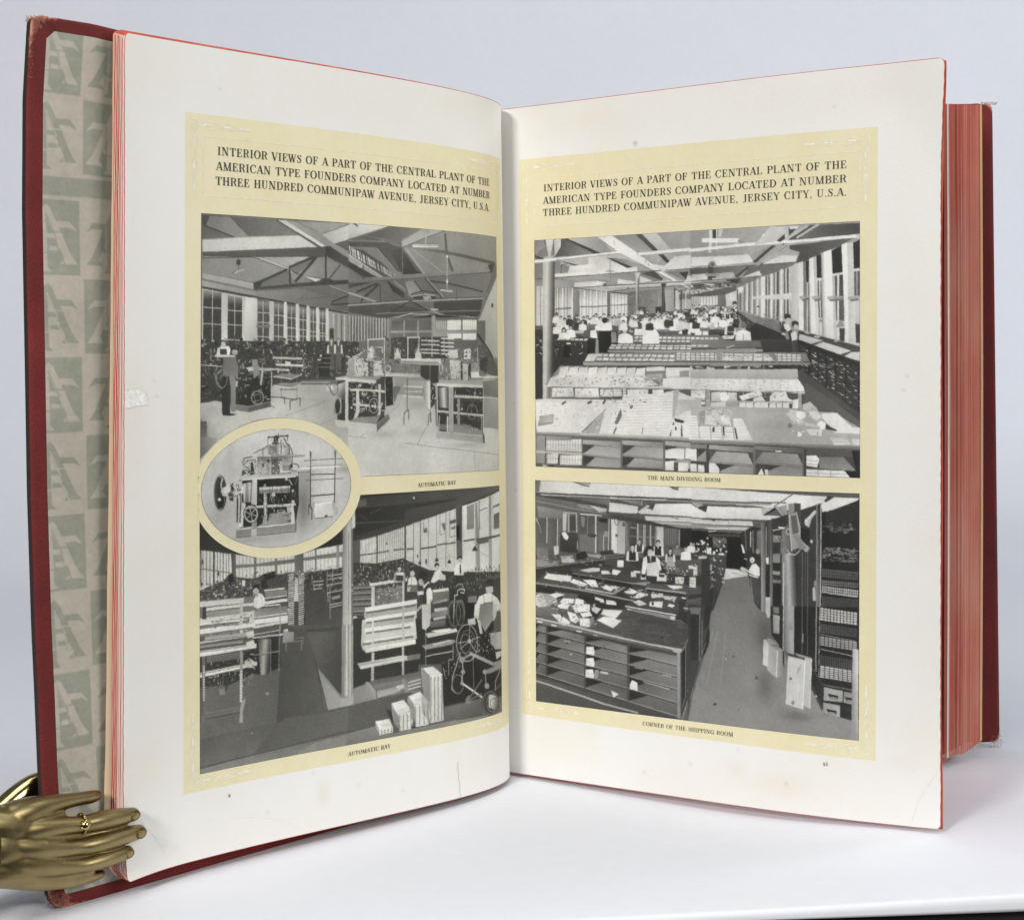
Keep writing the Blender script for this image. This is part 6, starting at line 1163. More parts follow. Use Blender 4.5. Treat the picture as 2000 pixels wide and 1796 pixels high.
 p.E(225,125,790,16,18); p.E(200,180,740,10,14); p.P(225,"170,850 220,840 225,920 175,930"); p.P(225,"240,880 270,880 265,930 240,930"); p.P(215,"310,900 360,900 380,960 300,960"); p.P(230,"0,830 30,840 20,890 0,890")
 # dark structure right
 p.P(52,"540,680 700,590 860,530 1460,320 1460,1600 1280,1900 900,1900 830,1600 750,1560 640,1200 620,1080"); p.P(90,"690,560 830,540 800,620 690,600"); p.L(110,14,"600,660 610,860"); p.L(205,12,"660,660 660,860"); p.L(110,20,"685,650 690,900"); p.G(150,80,(780,900),(830,900),"775,560 830,560 830,1560 780,1560"); p.P(110,"730,650 780,640 780,900 730,900"); p.L(150,10,"835,600 835,1000"); p.P(80,"850,560 910,500 910,1580 850,1540"); p.G(120,60,(880,900),(910,900),"880,520 915,500 915,1900 880,1900"); p.P(130,"910,690 1000,700 1000,770 910,770"); p.L(205,10,"910,640 1080,600"); p.P(135,"910,900 990,900 990,1000 910,1000"); p.P(150,"910,1090 990,1100 990,1140 910,1130"); p.P(120,"910,1190 1000,1200 1000,1230 910,1230"); p.P(40,"910,1000 1000,1010 1000,1090 910,1085"); p.P(36,"910,1230 1000,1240 1000,1480 910,1480"); p.P(100,"915,1490 980,1500 980,1600 920,1590"); p.L(228,18,"975,605 1080,610"); p.P(228,"830,950 860,940 865,1010 840,1020"); p.P(36,"840,1020 880,1030 870,1390 835,1390"); p.P(185,"830,1390 885,1390 885,1850 850,1900 830,1600")
 # man standing with sheets
 p.E(40,690,940,42,40); p.E(200,680,975,28,34); p.P(230,"645,1080 680,1020 720,1010 760,1060 765,1150 720,1150 650,1120"); p.L(205,22,"650,1110 560,1060"); p.P(210,"640,1130 760,1160 740,1180 650,1150"); p.P(205,"540,1060 570,1080 640,1130 620,1140 560,1100"); p.P(70,"650,1160 760,1175 780,1400 740,1540 700,1540 690,1350"); p.L(150,8,"660,1180 700,1500"); p.E(60,690,1530,30,14); p.E(60,740,1545,30,14); p.P(225,"550,800 570,810 600,900 575,900"); p.E(60,655,850,18,20); p.E(150,740,880,22,30); p.L(215,10,"590,960 620,970")
 # big duct column
 p.G(140,70,(1010,1200),(1160,1200),"1010,640 1080,560 1080,340 1160,340 1180,900 1160,1950 1020,1950 1010,1000"); p.G(120,180,(1030,1200),(1090,1200),"1025,900 1090,890 1100,1950 1030,1950"); p.G(180,45,(1090,1200),(1180,1200),"1088,880 1185,900 1180,1950 1095,1950"); p.L(220,10,"1030,1000 1032,1950"); p.P(140,"1075,345 1145,345 1145,440 1085,450"); p.P(70,"1140,330 1220,330 1220,600 1180,560")
 p.P(150,"1090,460 1170,430 1215,600 1215,740 1310,820 1290,860 1200,830 1120,860 1100,700"); p.P(95,"1105,470 1170,460 1195,660 1130,680"); p.L(205,9,"1085,440 1100,660 1120,870"); p.L(210,9,"1170,430 1210,600 1215,740 1320,840"); p.L(210,10,"945,710 1000,760 1100,900 1160,910 1210,860"); p.P(110,"950,710 1000,720 1080,860 1060,870"); p.P(130,"1130,690 1200,680 1290,850 1210,850"); p.L(190,6,"1000,790 1000,900"); p.E(165,1285,855,26,22); p.E(190,1340,755,16,20); p.E(160,1080,650,30,40); p.E(70,1080,650,12,22)
 p.P(190,"1260,530 1300,480 1380,400 1390,440 1340,500 1310,600 1275,580"); p.L(225,16,"1300,500 1380,410"); p.E(215,1280,540,20,40); p.P(36,"1220,600 1320,620 1330,800 1280,800 1220,720")
 p.L(110,10,"1240,880 1240,1900"); p.L(120,8,"1300,860 1300,1900"); p.L(90,8,"1275,900 1275,1900")
 p.G(110,40,(1400,800),(1440,800),"1395,340 1440,330 1440,1900 1395,1900"); p.L(140,12,"1400,340 1398,1890"); p.L(215,10,"1445,330 1440,1890"); p.P(190,"1355,1280 1385,1250 1390,1420 1360,1420"); p.P(150,"1370,1200 1395,1190 1395,1250 1370,1250")
 p.P(36,"1455,430 1870,255 1880,300 1880,1900 1455,1900"); p.P(226,"1450,340 1560,260 1870,262 1840,290 1520,420 1455,410"); p.P(60,"1520,245 1600,250 1490,320 1480,300"); p.P(46,"1500,420 1860,300 1860,540 1500,520")
 p.clutter(26,(1470,540,1800,650),[100,120,90,60],(5,9),(40,110),.02); p.E(150,1715,650,14,10)
 def shelf(y0,y1,g,sk=0,rows=3,cols=18):
     p.P(g,[(1460,y0),(1860,y0+30+sk),(1855,y1+30+sk),(1458,y1)])
     for k in range(1,rows): y=y0+(y1-y0)*k/rows; p.L(40,6,[(1458,y),(1858,y+30+sk)])
     for c in range(1,cols): x=1460+400*c/cols; p.L(50,6,[(x,y0+(x-1460)*.075),(x,y1+(x-1460)*.075)])
 p.clutter(60,(1465,830,1850,980),[120,135,110,60,150],(6,10),(30,80),.02)
 shelf(1060,1150,95,0,3,20); shelf(1185,1240,120,0,2,20); shelf(1250,1330,196,15,3,20); shelf(1370,1480,80,0,5,20); shelf(1510,1620,200,10,4,14)
 # floor
 p.G(110,122,(400,1200),(400,1900),"390,1070 560,1090 640,1160 680,1400 760,1550 900,1600 1030,1900 -20,1900 250,1500 360,1150"); p.P(205,"385,1075 530,1090 640,1150 360,1200"); p.B(215,140,450,1120,80,30); p.L(140,8,"440,1120 600,1150")
 # benches centre
 p.P(62,"0,900 390,930 385,1080 350,1250 250,1550 130,1600 -100,1500 -200,950"); p.clutter(60,(0,920,370,1300),[70,45,90,120,190,225,60],(8,16),(20,60),.3); p.P(72,"-200,1230 240,1260 200,1330 -300,1310"); p.L(140,12,"-300,1305 200,1335 240,1265"); p.P(42,"0,1340 190,1345 170,1420 0,1390"); p.P(66,"-20,1400 170,1450 110,1560 -20,1540"); p.P(46,"200,1330 245,1270 245,1550 200,1560"); p.G(40,60,(250,1400),(330,1300),"250,1250 350,1130 340,1250 250,1540")
 for k in range(5): p.L(80,6,[(260+k*22,1250-k*26),(255+k*16,1500-k*60)])
 p.L(130,10,"195,1340 195,1600"); p.P(225,"20,1070 75,1070 75,1160 25,1160"); p.P(228,"0,1180 40,1180 50,1300 0,1300"); p.P(160,"170,1040 235,1030 230,1100 170,1100"); p.P(222,"95,1145 145,1140 150,1180 95,1185"); p.P(222,"155,1150 210,1145 215,1180 160,1185"); p.P(190,"80,940 170,935 170,965 80,975"); p.P(140,"100,1190 220,1200 190,1250 90,1230")
 # left tables (frame N)
 p.frame(*N)
 p.P(54,"95,1080 960,950 1120,960 1130,1000 2100,1000 2100,1700 95,1700")
 p.P(92,"95,900 560,960 960,940 1120,960 500,1080 95,1130"); p.P(120,"100,900 240,890 240,1030 120,1050"); p.P(205,"300,880 360,880 360,970 310,975"); p.P(190,"380,990 530,990 540,1060 400,1070"); p.P(140,"100,1040 350,1050 360,1100 110,1120"); p.clutter(30,(100,980,900,1080),[140,60,190,205,45,110],(8,16),(20,60),.2); p.P(160,"640,960 850,970 830,1010 690,990"); p.P(45,"560,960 660,930 700,990 640,1030 560,1030"); p.P(55,"830,930 980,910 1000,960 840,970"); p.L(120,14,"95,1140 600,1060 1110,985"); p.L(45,10,"95,1160 600,1080 1100,1005")
 p.P(70,"880,1030 1130,1000 1200,1080 1300,1120 1100,1130 900,1080"); p.P(228,"1035,1030 1105,1030 1105,1115 1035,1110"); p.P(70,"500,1130 1200,1100 1420,1280 1400,1290 530,1180"); p.P(205,"600,1150 740,1120 830,1120 830,1160 700,1175"); p.P(215,"850,1150 930,1150 960,1190 850,1190"); p.P(230,"980,1135 1080,1150 1030,1200 970,1190"); p.P(120,"520,1180 840,1230 1400,1310 1400,1325 1300,1310 530,1200"); p.P(150,"1130,1290 1420,1275 1380,1320"); p.P(40,"530,1195 1300,1320 1280,1360 530,1250"); p.P(210,"1170,1290 1240,1320 1210,1310")
 p.P(78,"95,1290 210,1180 560,1230 1130,1340 960,1420 95,1310") ; p.P(222,"190,1250 230,1190 510,1220 500,1280 380,1280"); p.P(222,"490,1290 530,1250 700,1310 640,1340"); p.P(228,"640,1260 780,1260 820,1340 740,1340"); p.P(226,"860,1350 900,1310 1000,1350 960,1390"); p.P(205,"950,1320 1070,1340 1010,1370"); p.clutter(24,(200,1190,1060,1390),[235,140,150,228,60],(6,14),(20,50),.2); p.L(150,22,"95,1305 400,1345 700,1390 1230,1495"); p.L(205,14,"670,1360 980,1415"); p.P(140,"970,1410 1110,1335 1140,1340 1000,1425"); p.P(46,"95,1340 1230,1500 1120,1560 590,1480 95,1400"); p.P(90,"300,1390 590,1430 590,1490 440,1480")
 p.P(70,"1090,1400 1240,1320 1870,1430 1700,1520 1220,1480"); p.P(222,"1110,1400 1180,1350 1280,1390 1210,1420"); p.P(222,"1210,1460 1290,1390 1400,1420 1290,1460"); p.P(205,"1420,1410 1560,1400 1560,1450 1430,1460"); p.P(190,"1550,1430 1720,1440 1690,1490 1580,1470"); p.P(215,"1780,1440 1860,1460 1850,1475 1780,1460"); p.clutter(20,(1120,1360,1720,1480),[235,140,110,60],(6,14),(20,50),.2)
 p.P(80,"1370,1290 2000,1310 2000,1400 1830,1420 1370,1350"); p.P(215,"1600,1310 1780,1310 1780,1340 1680,1355"); p.L(160,20,"1365,1348 1820,1395"); p.P(40,"1380,1360 1820,1420 1820,1440 1380,1380"); p.P(84,"1490,1020 2000,1000 2000,1200 1640,1180"); p.P(150,"1560,1100 1740,1110 1730,1130 1570,1120")
 for (x,y,w,h) in ((1660,1070,30,24),(1880,1095,28,20),(1930,1140,24,50),(1750,1250,50,40),(1900,1270,36,60),(1540,1240,50,22),(1220,1190,30,30),(1335,1220,30,26),(1540,1190,40,20),(1260,1160,40,14)): p.P(r.choice([215,225,205]),[(x-w,y-h),(x+w,y-h+4),(x+w,y+h),(x-w,y+h)])
 p.clutter(50,(1490,1030,2000,1290),[60,90,140,205,45,225],(6,14),(20,50),.3)
 # people
 p.person(1205,840,70,222,44,None,50,190,.95); p.person(1285,780,56,222,60,None,60,180,.9); p.person(1500,790,66,220,44,None,44,185,.95); p.person(1640,880,58,225,50,None,50,190,.95,165); p.person(1820,860,56,228,None,None,60,190,1.0); p.person(1880,800,46,222,None,None,50,190,1.0); p.person(1720,830,46,120,None,None,50,170,.9)
 p.E(44,1405,900,48,44); p.E(190,1410,940,34,40); p.P(44,"1330,910 1380,900 1380,990 1340,1000"); p.P(226,"1310,1180 1330,1000 1370,970 1380,1080 1350,1200 1320,1200"); p.P(228,"1480,980 1520,1020 1540,1130 1500,1150 1470,1050"); p.P(46,"1370,980 1470,980 1480,1050 1380,1060"); p.P(190,"1405,970 1425,970 1420,1040 1410,1040"); p.G(200,215,(1380,1100),(1500,1150),"1375,1060 1480,1040 1520,1130 1500,1210 1370,1200"); p.L(215,18,"1380,1190 1520,1140"); p.P(42,"1310,1180 1370,1190 1350,1230 1310,1220"); p.P(222,"1490,1230 1500,1180 1590,1190 1600,1270 1490,1250"); p.P(60,"1510,1180 1580,1190 1570,1220 1510,1215")
 # foreground bench (frame S)
 p.frame(*S)
 p.P(46,"590,30 1120,130 1130,200 700,180 560,80"); p.P(215,"780,40 880,70 890,110 840,105 835,90 780,70"); p.P(215,"910,75 1000,85 1025,105 1025,135 910,125"); p.P(70,"1120,130 1240,70 1830,110 1720,220 1130,150"); p.P(205,"1210,90 1290,70 1380,120 1290,140"); p.P(222,"1410,90 1560,85 1550,160 1400,140"); p.P(222,"1610,140 1630,110 1700,125 1670,155"); p.P(60,"1430,95 1455,95 1455,130 1430,130"); p.L(222,16,"1130,145 1400,190 1710,240"); p.P(140,"1140,165 1710,255 1700,300 1150,200"); p.P(205,"1150,170 1200,180 1195,210 1150,200"); p.P(205,"1650,250 1700,255 1695,300 1645,290"); p.P(80,"1720,220 1830,110 1830,150 1740,260")
 p.P(46,"1750,60 2100,0 2100,600 1990,760 1880,750 1880,400 1740,260"); p.P(80,"1830,60 2000,30 2000,190 1800,170"); p.L(205,14,"1800,155 1900,175"); p.L(120,10,"1800,180 1980,220"); p.L(100,10,"1990,200 1985,740"); p.P(60,"1840,230 1970,230 1970,740 1900,740")
 p.G(95,70,(200,200),(1700,500),"95,160 300,80 560,40 800,180 1130,180 1690,300 1920,380 1790,630 1400,560 700,400 95,270")
 for i in range(70):
     x=r.uniform(800,1800); y=r.uniform(250,560); 
     if y<200+(x-800)*.12: continue
     p.L(r.choice([110,60,95,120,55]),5,[(x,y),(x+r.uniform(60,160),y+r.uniform(8,22))])
 p.P(110,"95,170 250,150 330,200 300,270 110,270"); p.B(60,160,1500,320,180,40); p.P(45,"740,170 860,200 800,290 720,400 700,240")
 p.G(160,205,(200,60),(120,120),"95,40 150,0 260,20 340,60 340,110 240,160 130,170 95,140"); p.P(225,"250,30 330,0 440,20 330,60"); p.clutter(26,(100,10,340,150),[215,140,190,120,225],(6,14),(20,50),.3)
 for pts,g in (("370,110 420,60 540,70 530,120 440,130",225),("340,150 400,120 490,140 470,190 380,180",228),("550,130 560,65 650,80 650,130",226),("510,150 570,130 720,130 720,200 560,230",218),("275,245 380,250 500,330 480,370 420,385",222),("460,210 560,240 600,310 560,350 500,320",226),("610,240 720,210 750,260 640,280",228),("600,290 730,290 720,390 610,385",228),("850,240 880,185 1100,195 1010,300",222),("800,310 880,265 1090,310 990,400",228),("760,150 850,180 800,240 740,200",200),("580,170 700,165 720,210 600,220",235)):
     p.P(g,pts)
 p.P(130,"720,290 760,270 780,330 720,390"); p.P(70,"390,255 420,260 410,285 395,280"); p.L(170,6,"850,240 1010,280"); p.clutter(40,(300,90,800,370),[235,120,60,205,228,140],(6,14),(20,60),.2); p.L(190,5,"830,320 1010,390")
 p.L(190,26,"95,295 500,375 900,470 1400,580 1760,640"); p.L(130,10,"95,320 500,395 900,490 1400,600 1760,655"); p.P(105,"95,320 1760,655 1750,690 95,350"); p.P(165,"1650,625 1780,625 1780,680 1720,690")
 for (x,y) in ((150,335),(310,375),(600,440),(785,485),(1065,548),(1270,590),(1600,655)): p.P(225,[(x-28,y-10),(x+30,y),(x+28,y+16),(x-30,y+6)])
 # cubby front
 p.P(66,"95,350 1760,680 1740,1430 95,960")
 cols=[(95,225,355,380),(240,665,385,480),(680,1160,490,590),(1180,1730,600,700)]
 slope=.2455
 def shelfy(x,k): 
     base=[440,545,660,780,915]; b2=[815,955,1090,1240,1400]
     t=(x-95)/1635.; ya=[430,555,670,790,915][k]; yb=[815,945,1090,1245,1405][k]; return ya+(yb-ya)*t
 for ci,(x0,x1,t0,t1) in enumerate(cols):
     for k in range(5):
         yt0=(t0 if k==0 else shelfy(x0,k-1)+8); yt1=(t1 if k==0 else shelfy(x1,k-1)+8)
         yb0=shelfy(x0,k); yb1=shelfy(x1,k)
         p.P([122,118,112,105,98][k],[(x0+4,yb0-6),(x0+(x1-x0)*.38,yt0+(yt1-yt0)*.38+10),(x1-6,yt1+10),(x1-6,yb1-6)])
         p.P(40,[(x0+4,yt0+10),(x0+(x1-x0)*.40,yt0+(yt1-yt0)*.4+6),(x0+4,yb0-12)])
         p.L(155,12,[(x0,yb0),(x1,yb1)]); p.L(60,6,[(x0,yb0+10),(x1,yb1+10)])
 for x,w in ((230,18),(672,22),(1170,22)): p.L(78,w,[(x,360+(x-95)*.2),(x,920+(x-95)*.31)])
 p.P(130,"1725,670 1765,680 1770,1440 1730,1420"); p.L(165,8,"1750,680 1752,1430")
 for (x,y) in ((730,655),(730,790),(725,920)): p.P(228,[(x-45,y-40),(x+35,y-45),(x+50,y+20),(x+45,y+60),(x-50,y+45)]); p.L(150,4,[(x-45,y),(x+45,y+10)])
 p.P(150,"780,880 830,880 820,970 780,985"); p.P(205,"850,890 940,910 940,935 850,915"); p.P(228,"1185,1050 1210,995 1270,1020 1280,1120 1185,1100"); p.P(230,"970,1115 1060,1155 1000,1195"); p.P(150,"430,545 510,550 500,575 440,570"); p.P(28,"440,570 480,570 470,585"); p.E(205,510,708,16,8); p.E(30,893,628,10,10); p.E(30,1555,500,14,10); p.E(60,1660,445,14,10); p.L(190,10,"1340,1010 1640,1095"); p.L(180,10,"1240,850 1330,865"); p.L(180,10,"1570,930 1660,945")
 p.P(75,"95,960 1740,1430 1740,1470 700,1300 95,1010"); p.L(165,22,"95,1010 500,1140 880,1270 1280,1370"); p.L(190,8,"95,1005 500,1132 880,1262"); p.P(76,"95,1040 880,1300 1250,1400 95,1240"); p.E(150,185,1142,8,6)
 # end panel & floor
 p.P(58,"1765,680 1920,400 1900,1080 1780,1440"); p.P(36,"1785,680 1820,620 1820,1180 1790,1300"); p.L(130,8,"1825,600 1825,1180 1790,1300"); p.L(130,8,"1875,530 1875,1060 1845,1120"); p.L(150,12,"1900,1080 1785,1440"); p.L(140,10,"1790,650 1915,385")
 p.frame(*T)
 p.G(118,140,(300,100),(600,1300),"-20,1290 30,1000 250,330 390,-20 700,-20 850,120 1000,350 1070,600 1480,1100 1880,1270 1880,1540 0,1330"); p.P(62,"-30,0 150,0 190,270 110,620 0,1050 -30,1300"); p.P(46,"0,100 100,110 100,620 0,620"); p.P(46,"150,60 240,20 190,270 150,270"); p.L(130,10,"100,100 95,620"); p.L(130,8,"125,180 125,560"); p.L(130,10,"30,930 0,1060"); p.L(120,8,"170,420 100,640"); p.P(110,"-20,30 110,30 100,110 0,100"); p.L(120,6,"240,60 200,270")
 for x0,x1 in ((300,180),(390,330),(250,60)): p.L(150,8,[(x0,300),(x1,900)])
 p.E(34,475,575,9,10); p.E(230,395,600,7,8); p.P(26,"255,1115 275,1095 295,1100 275,1125"); p.E(70,735,810,18,16); p.E(80,540,1168,8,7); p.B(80,170,830,320,110,220); p.B(90,150,830,880,90,160); p.B(85,150,1180,1230,160,60)
 # dark posts bottom right
 p.P(40,"880,0 1040,0 1040,700 980,430 900,330"); p.P(190,"835,0 885,0 880,135 850,125"); p.P(120,"915,10 980,15 980,90 920,80"); p.P(160,"915,90 990,110 985,310 920,300"); p.G(120,165,(1040,200),(1100,200),"1035,0 1160,0 1150,550 1085,530 1040,480"); p.L(215,10,"1030,0 1030,500"); p.P(150,"1060,180 1140,200 1140,270 1065,240"); p.P(38,"1150,0 1440,0 1430,780 1480,870 1480,1160 1360,700 1240,560 1150,540"); p.L(110,8,"1240,0 1240,520"); p.L(100,8,"1300,0 1300,540"); p.L(150,16,"1248,310 1246,400"); p.L(150,14,"1400,0 1395,720"); p.L(205,10,"1440,0 1430,790"); p.P(46,"1350,690 1480,880 1470,1180 1340,900"); p.L(110,5,"1350,690 1480,880"); p.L(110,5,"1340,860 1470,1150"); p.E(235,1402,1005,10,10)
 p.P(38,"1440,0 1880,0 1880,1270 1480,1200 1480,880 1430,780")
 def sh2(y0,y1,g,sl,rows,cols):
     p.P(g,[(1445,y0),(1850,y0+sl),(1845,y1+sl),(1440,y1)])
     for k in range(1,rows): y=y0+(y1-y0)*k/rows; p.L(50,6,[(1442,y),(1848,y+sl)])
     for c in range(1,cols): x=1445+400*c/cols; d=sl*(x-1445)/400; p.L(45,8,[(x,y0+d),(x,y1+d)])
 sh2(10,150,200,50,5,11); sh2(190,290,84,50,4,16); sh2(330,430,160,60,4,9); sh2(540,660,80,60,4,16); sh2(660,790,198,60,6,8)
 p.L(150,8,"1450,310 1830,380"); p.L(190,8,"1450,475 1800,545"); p.L(36,14,"1440,160 1860,215"); p.L(150,8,"1480,875 1800,930")
 p.P(165,"1485,900 1695,940 1695,1065 1485,1050"); p.P(150,"1705,945 1800,960 1800,1090 1705,1070"); p.P(165,"1480,1070 1665,1105 1665,1235 1480,1195"); 
 for (x,y) in ((1585,1000),(1770,1030),(1570,1170)): p.P(32,[(x-55,y-25),(x+58,y-5),(x+55,y+35),(x-30,y+22)]); p.L(205,10,[(x-25,y+12),(x+40,y+24)])
 p.P(46,"1665,1110 1800,1130 1800,1270 1670,1240")
 p.G(150,205,(1790,800),(1860,800),"1800,460 1870,475 1865,1520 1790,1500"); p.P(40,"1850,0 1880,0 1880,480 1850,470")
 # crates
 p.P(205,"815,380 870,365 870,690 805,660"); p.P(150,"825,375 880,365 980,430 880,440"); p.G(178,165,(860,600),(960,600),"870,440 970,470 955,805 855,720"); p.P(150,"880,440 1000,470 1025,490 970,500"); p.P(150,"965,495 1025,490 1025,780 960,800"); p.L(228,10,"965,500 955,800"); p.L(215,6,"815,380 808,650")
 p.G(205,195,(1080,800),(1250,800),"1085,555 1280,600 1250,1155 1060,1095"); p.P(70,"1085,525 1150,540 1290,590 1280,605 1085,555"); p.P(188,"1270,575 1350,580 1330,1140 1255,1110"); p.P(150,"1150,520 1340,570 1350,590 1200,560"); p.L(228,12,"1275,610 1250,1150"); p.L(228,8,"1350,585 1330,1140"); p.E(110,1115,810,18,20); p.E(120,1140,1080,18,24); p.P(150,"1190,720 1230,640 1220,700 1190,760")
 for x in (1110,1150,1190,1230): p.L(180,4,[(x,580),(x-20,1110)])
 p.G(38,60,(1300,1200),(1500,1400),"1,1 1,2 2,2") if False else None
 for i in range(120): p.E(r.choice([105,150,130]),r.uniform(1050,1850),r.uniform(1220,1480),4,3,6)
 return p.ops

def label(o, t): o['label'] = t; return o
label(photograph('photograph', LEFT, [(30.9, 57.8), (179.4, 55.9), (179.4, 151.4), (30.4, 151.4)], draw_workshop_bay(), LPAGE), 'photograph of a workshop bay with roof trusses and casting machines')
label(photograph('photograph', LEFT, [(30.2, 158.6), (179.4, 157.7), (179.3, 250.6), (30.2, 250.6)], draw_rack_floor(), LPAGE), 'photograph of a factory floor with tray racks and a column')
# yellow ring and oval picture over both
U, V = np.meshgrid(np.linspace(0, 1, 40), np.linspace(0, 2*math.pi, 181))
A = 64.0+36.6*U*np.cos(V); VV = 154.0+25.0*U*np.sin(V); A = np.maximum(A, 29.6)
child(link_mesh('tinted_oval', LEFT.P(A, VV, .11).reshape(-1, 3), grid_faces(40, 181)[:, ::-1], M_TINT, smooth=True), LPAGE)
label(photograph('photograph', LEFT, [(30.6, 132.7), (95.9, 132.7), (95.9, 175.3), (30.6, 175.3)], draw_casting_machine(), LPAGE, res=.16, off=.15, ellipse=True, warm=.6), 'oval photograph of a single type casting machine')
label(photograph('photograph', RIGHT, [(15.3, 56.2), (156.0, 57.4), (155.9, 152.7), (14.7, 150.5)], draw_dividing_room(), RPAGE, warm=.5), 'photograph of a long dividing room full of workers')
label(photograph('photograph', RIGHT, [(14.4, 156.2), (155.7, 158.4), (155.2, 250.0), (13.6, 248.5)], draw_shipping_room(), RPAGE, warm=.35), 'photograph of a shipping room with benches of pigeonholes')

# --- lettering: a modern-face roman drawn as ribbons, thick stems and hairlines, caps height 1
class Pen:
    def __init__(s): s.v = []; s.f = []
    def quad(s, p): 
        i = len(s.v); s.v += p; s.f.append(tuple(range(i, i+len(p))))
    def rib(s, pts):
        """pts: (x, y, width) centre line with changing width"""
        L, R = [], []
        for i, (x, y, w) in enumerate(pts):
            a = pts[max(i-1, 0)]; b = pts[min(i+1, len(pts)-1)]; dx, dy = b[0]-a[0], b[1]-a[1]; l = math.hypot(dx, dy) or 1
            L.append((x-dy/l*w/2, y+dx/l*w/2)); R.append((x+dy/l*w/2, y-dx/l*w/2))
        for i in range(len(pts)-1): s.quad([L[i], R[i], R[i+1], L[i+1]])
TK, HN = .155, .056
def stem(p, x, y0=0, y1=1, w=TK, s0=True, s1=True):
    p.quad([(x-w/2, y0), (x+w/2, y0), (x+w/2, y1), (x-w/2, y1)])
    if s0: serif(p, x, y0)
    if s1: serif(p, x, y1-HN)
def serif(p, x, y, r=.15): p.quad([(x-r, y), (x+r, y), (x+r, y+HN), (x-r, y+HN)])
def bar(p, x0, x1, y, h=HN): p.quad([(x0, y), (x1, y), (x1, y+h), (x0, y+h)])
def bowl(p, cx, cy, rx, ry, a0, a1, thick=TK, thin=HN, n=20):
    pts = []
    for i in range(n+1):
        a = math.radians(a0+(a1-a0)*i/n); c = abs(math.cos(a)); pts.append((cx+rx*math.cos(a), cy+ry*math.sin(a), thin+(thick*1.05-thin)*c**1.6))
    p.rib(pts)
def diag(p, x0, y0, x1, y1, w): p.quad([(x0-w/2, y0), (x0+w/2, y0), (x1+w/2, y1), (x1-w/2, y1)])
def tick(p, x, y0, y1): p.quad([(x-HN/2, y0), (x+HN/2, y0), (x+HN*.7, y1), (x-HN*.7, y1)])
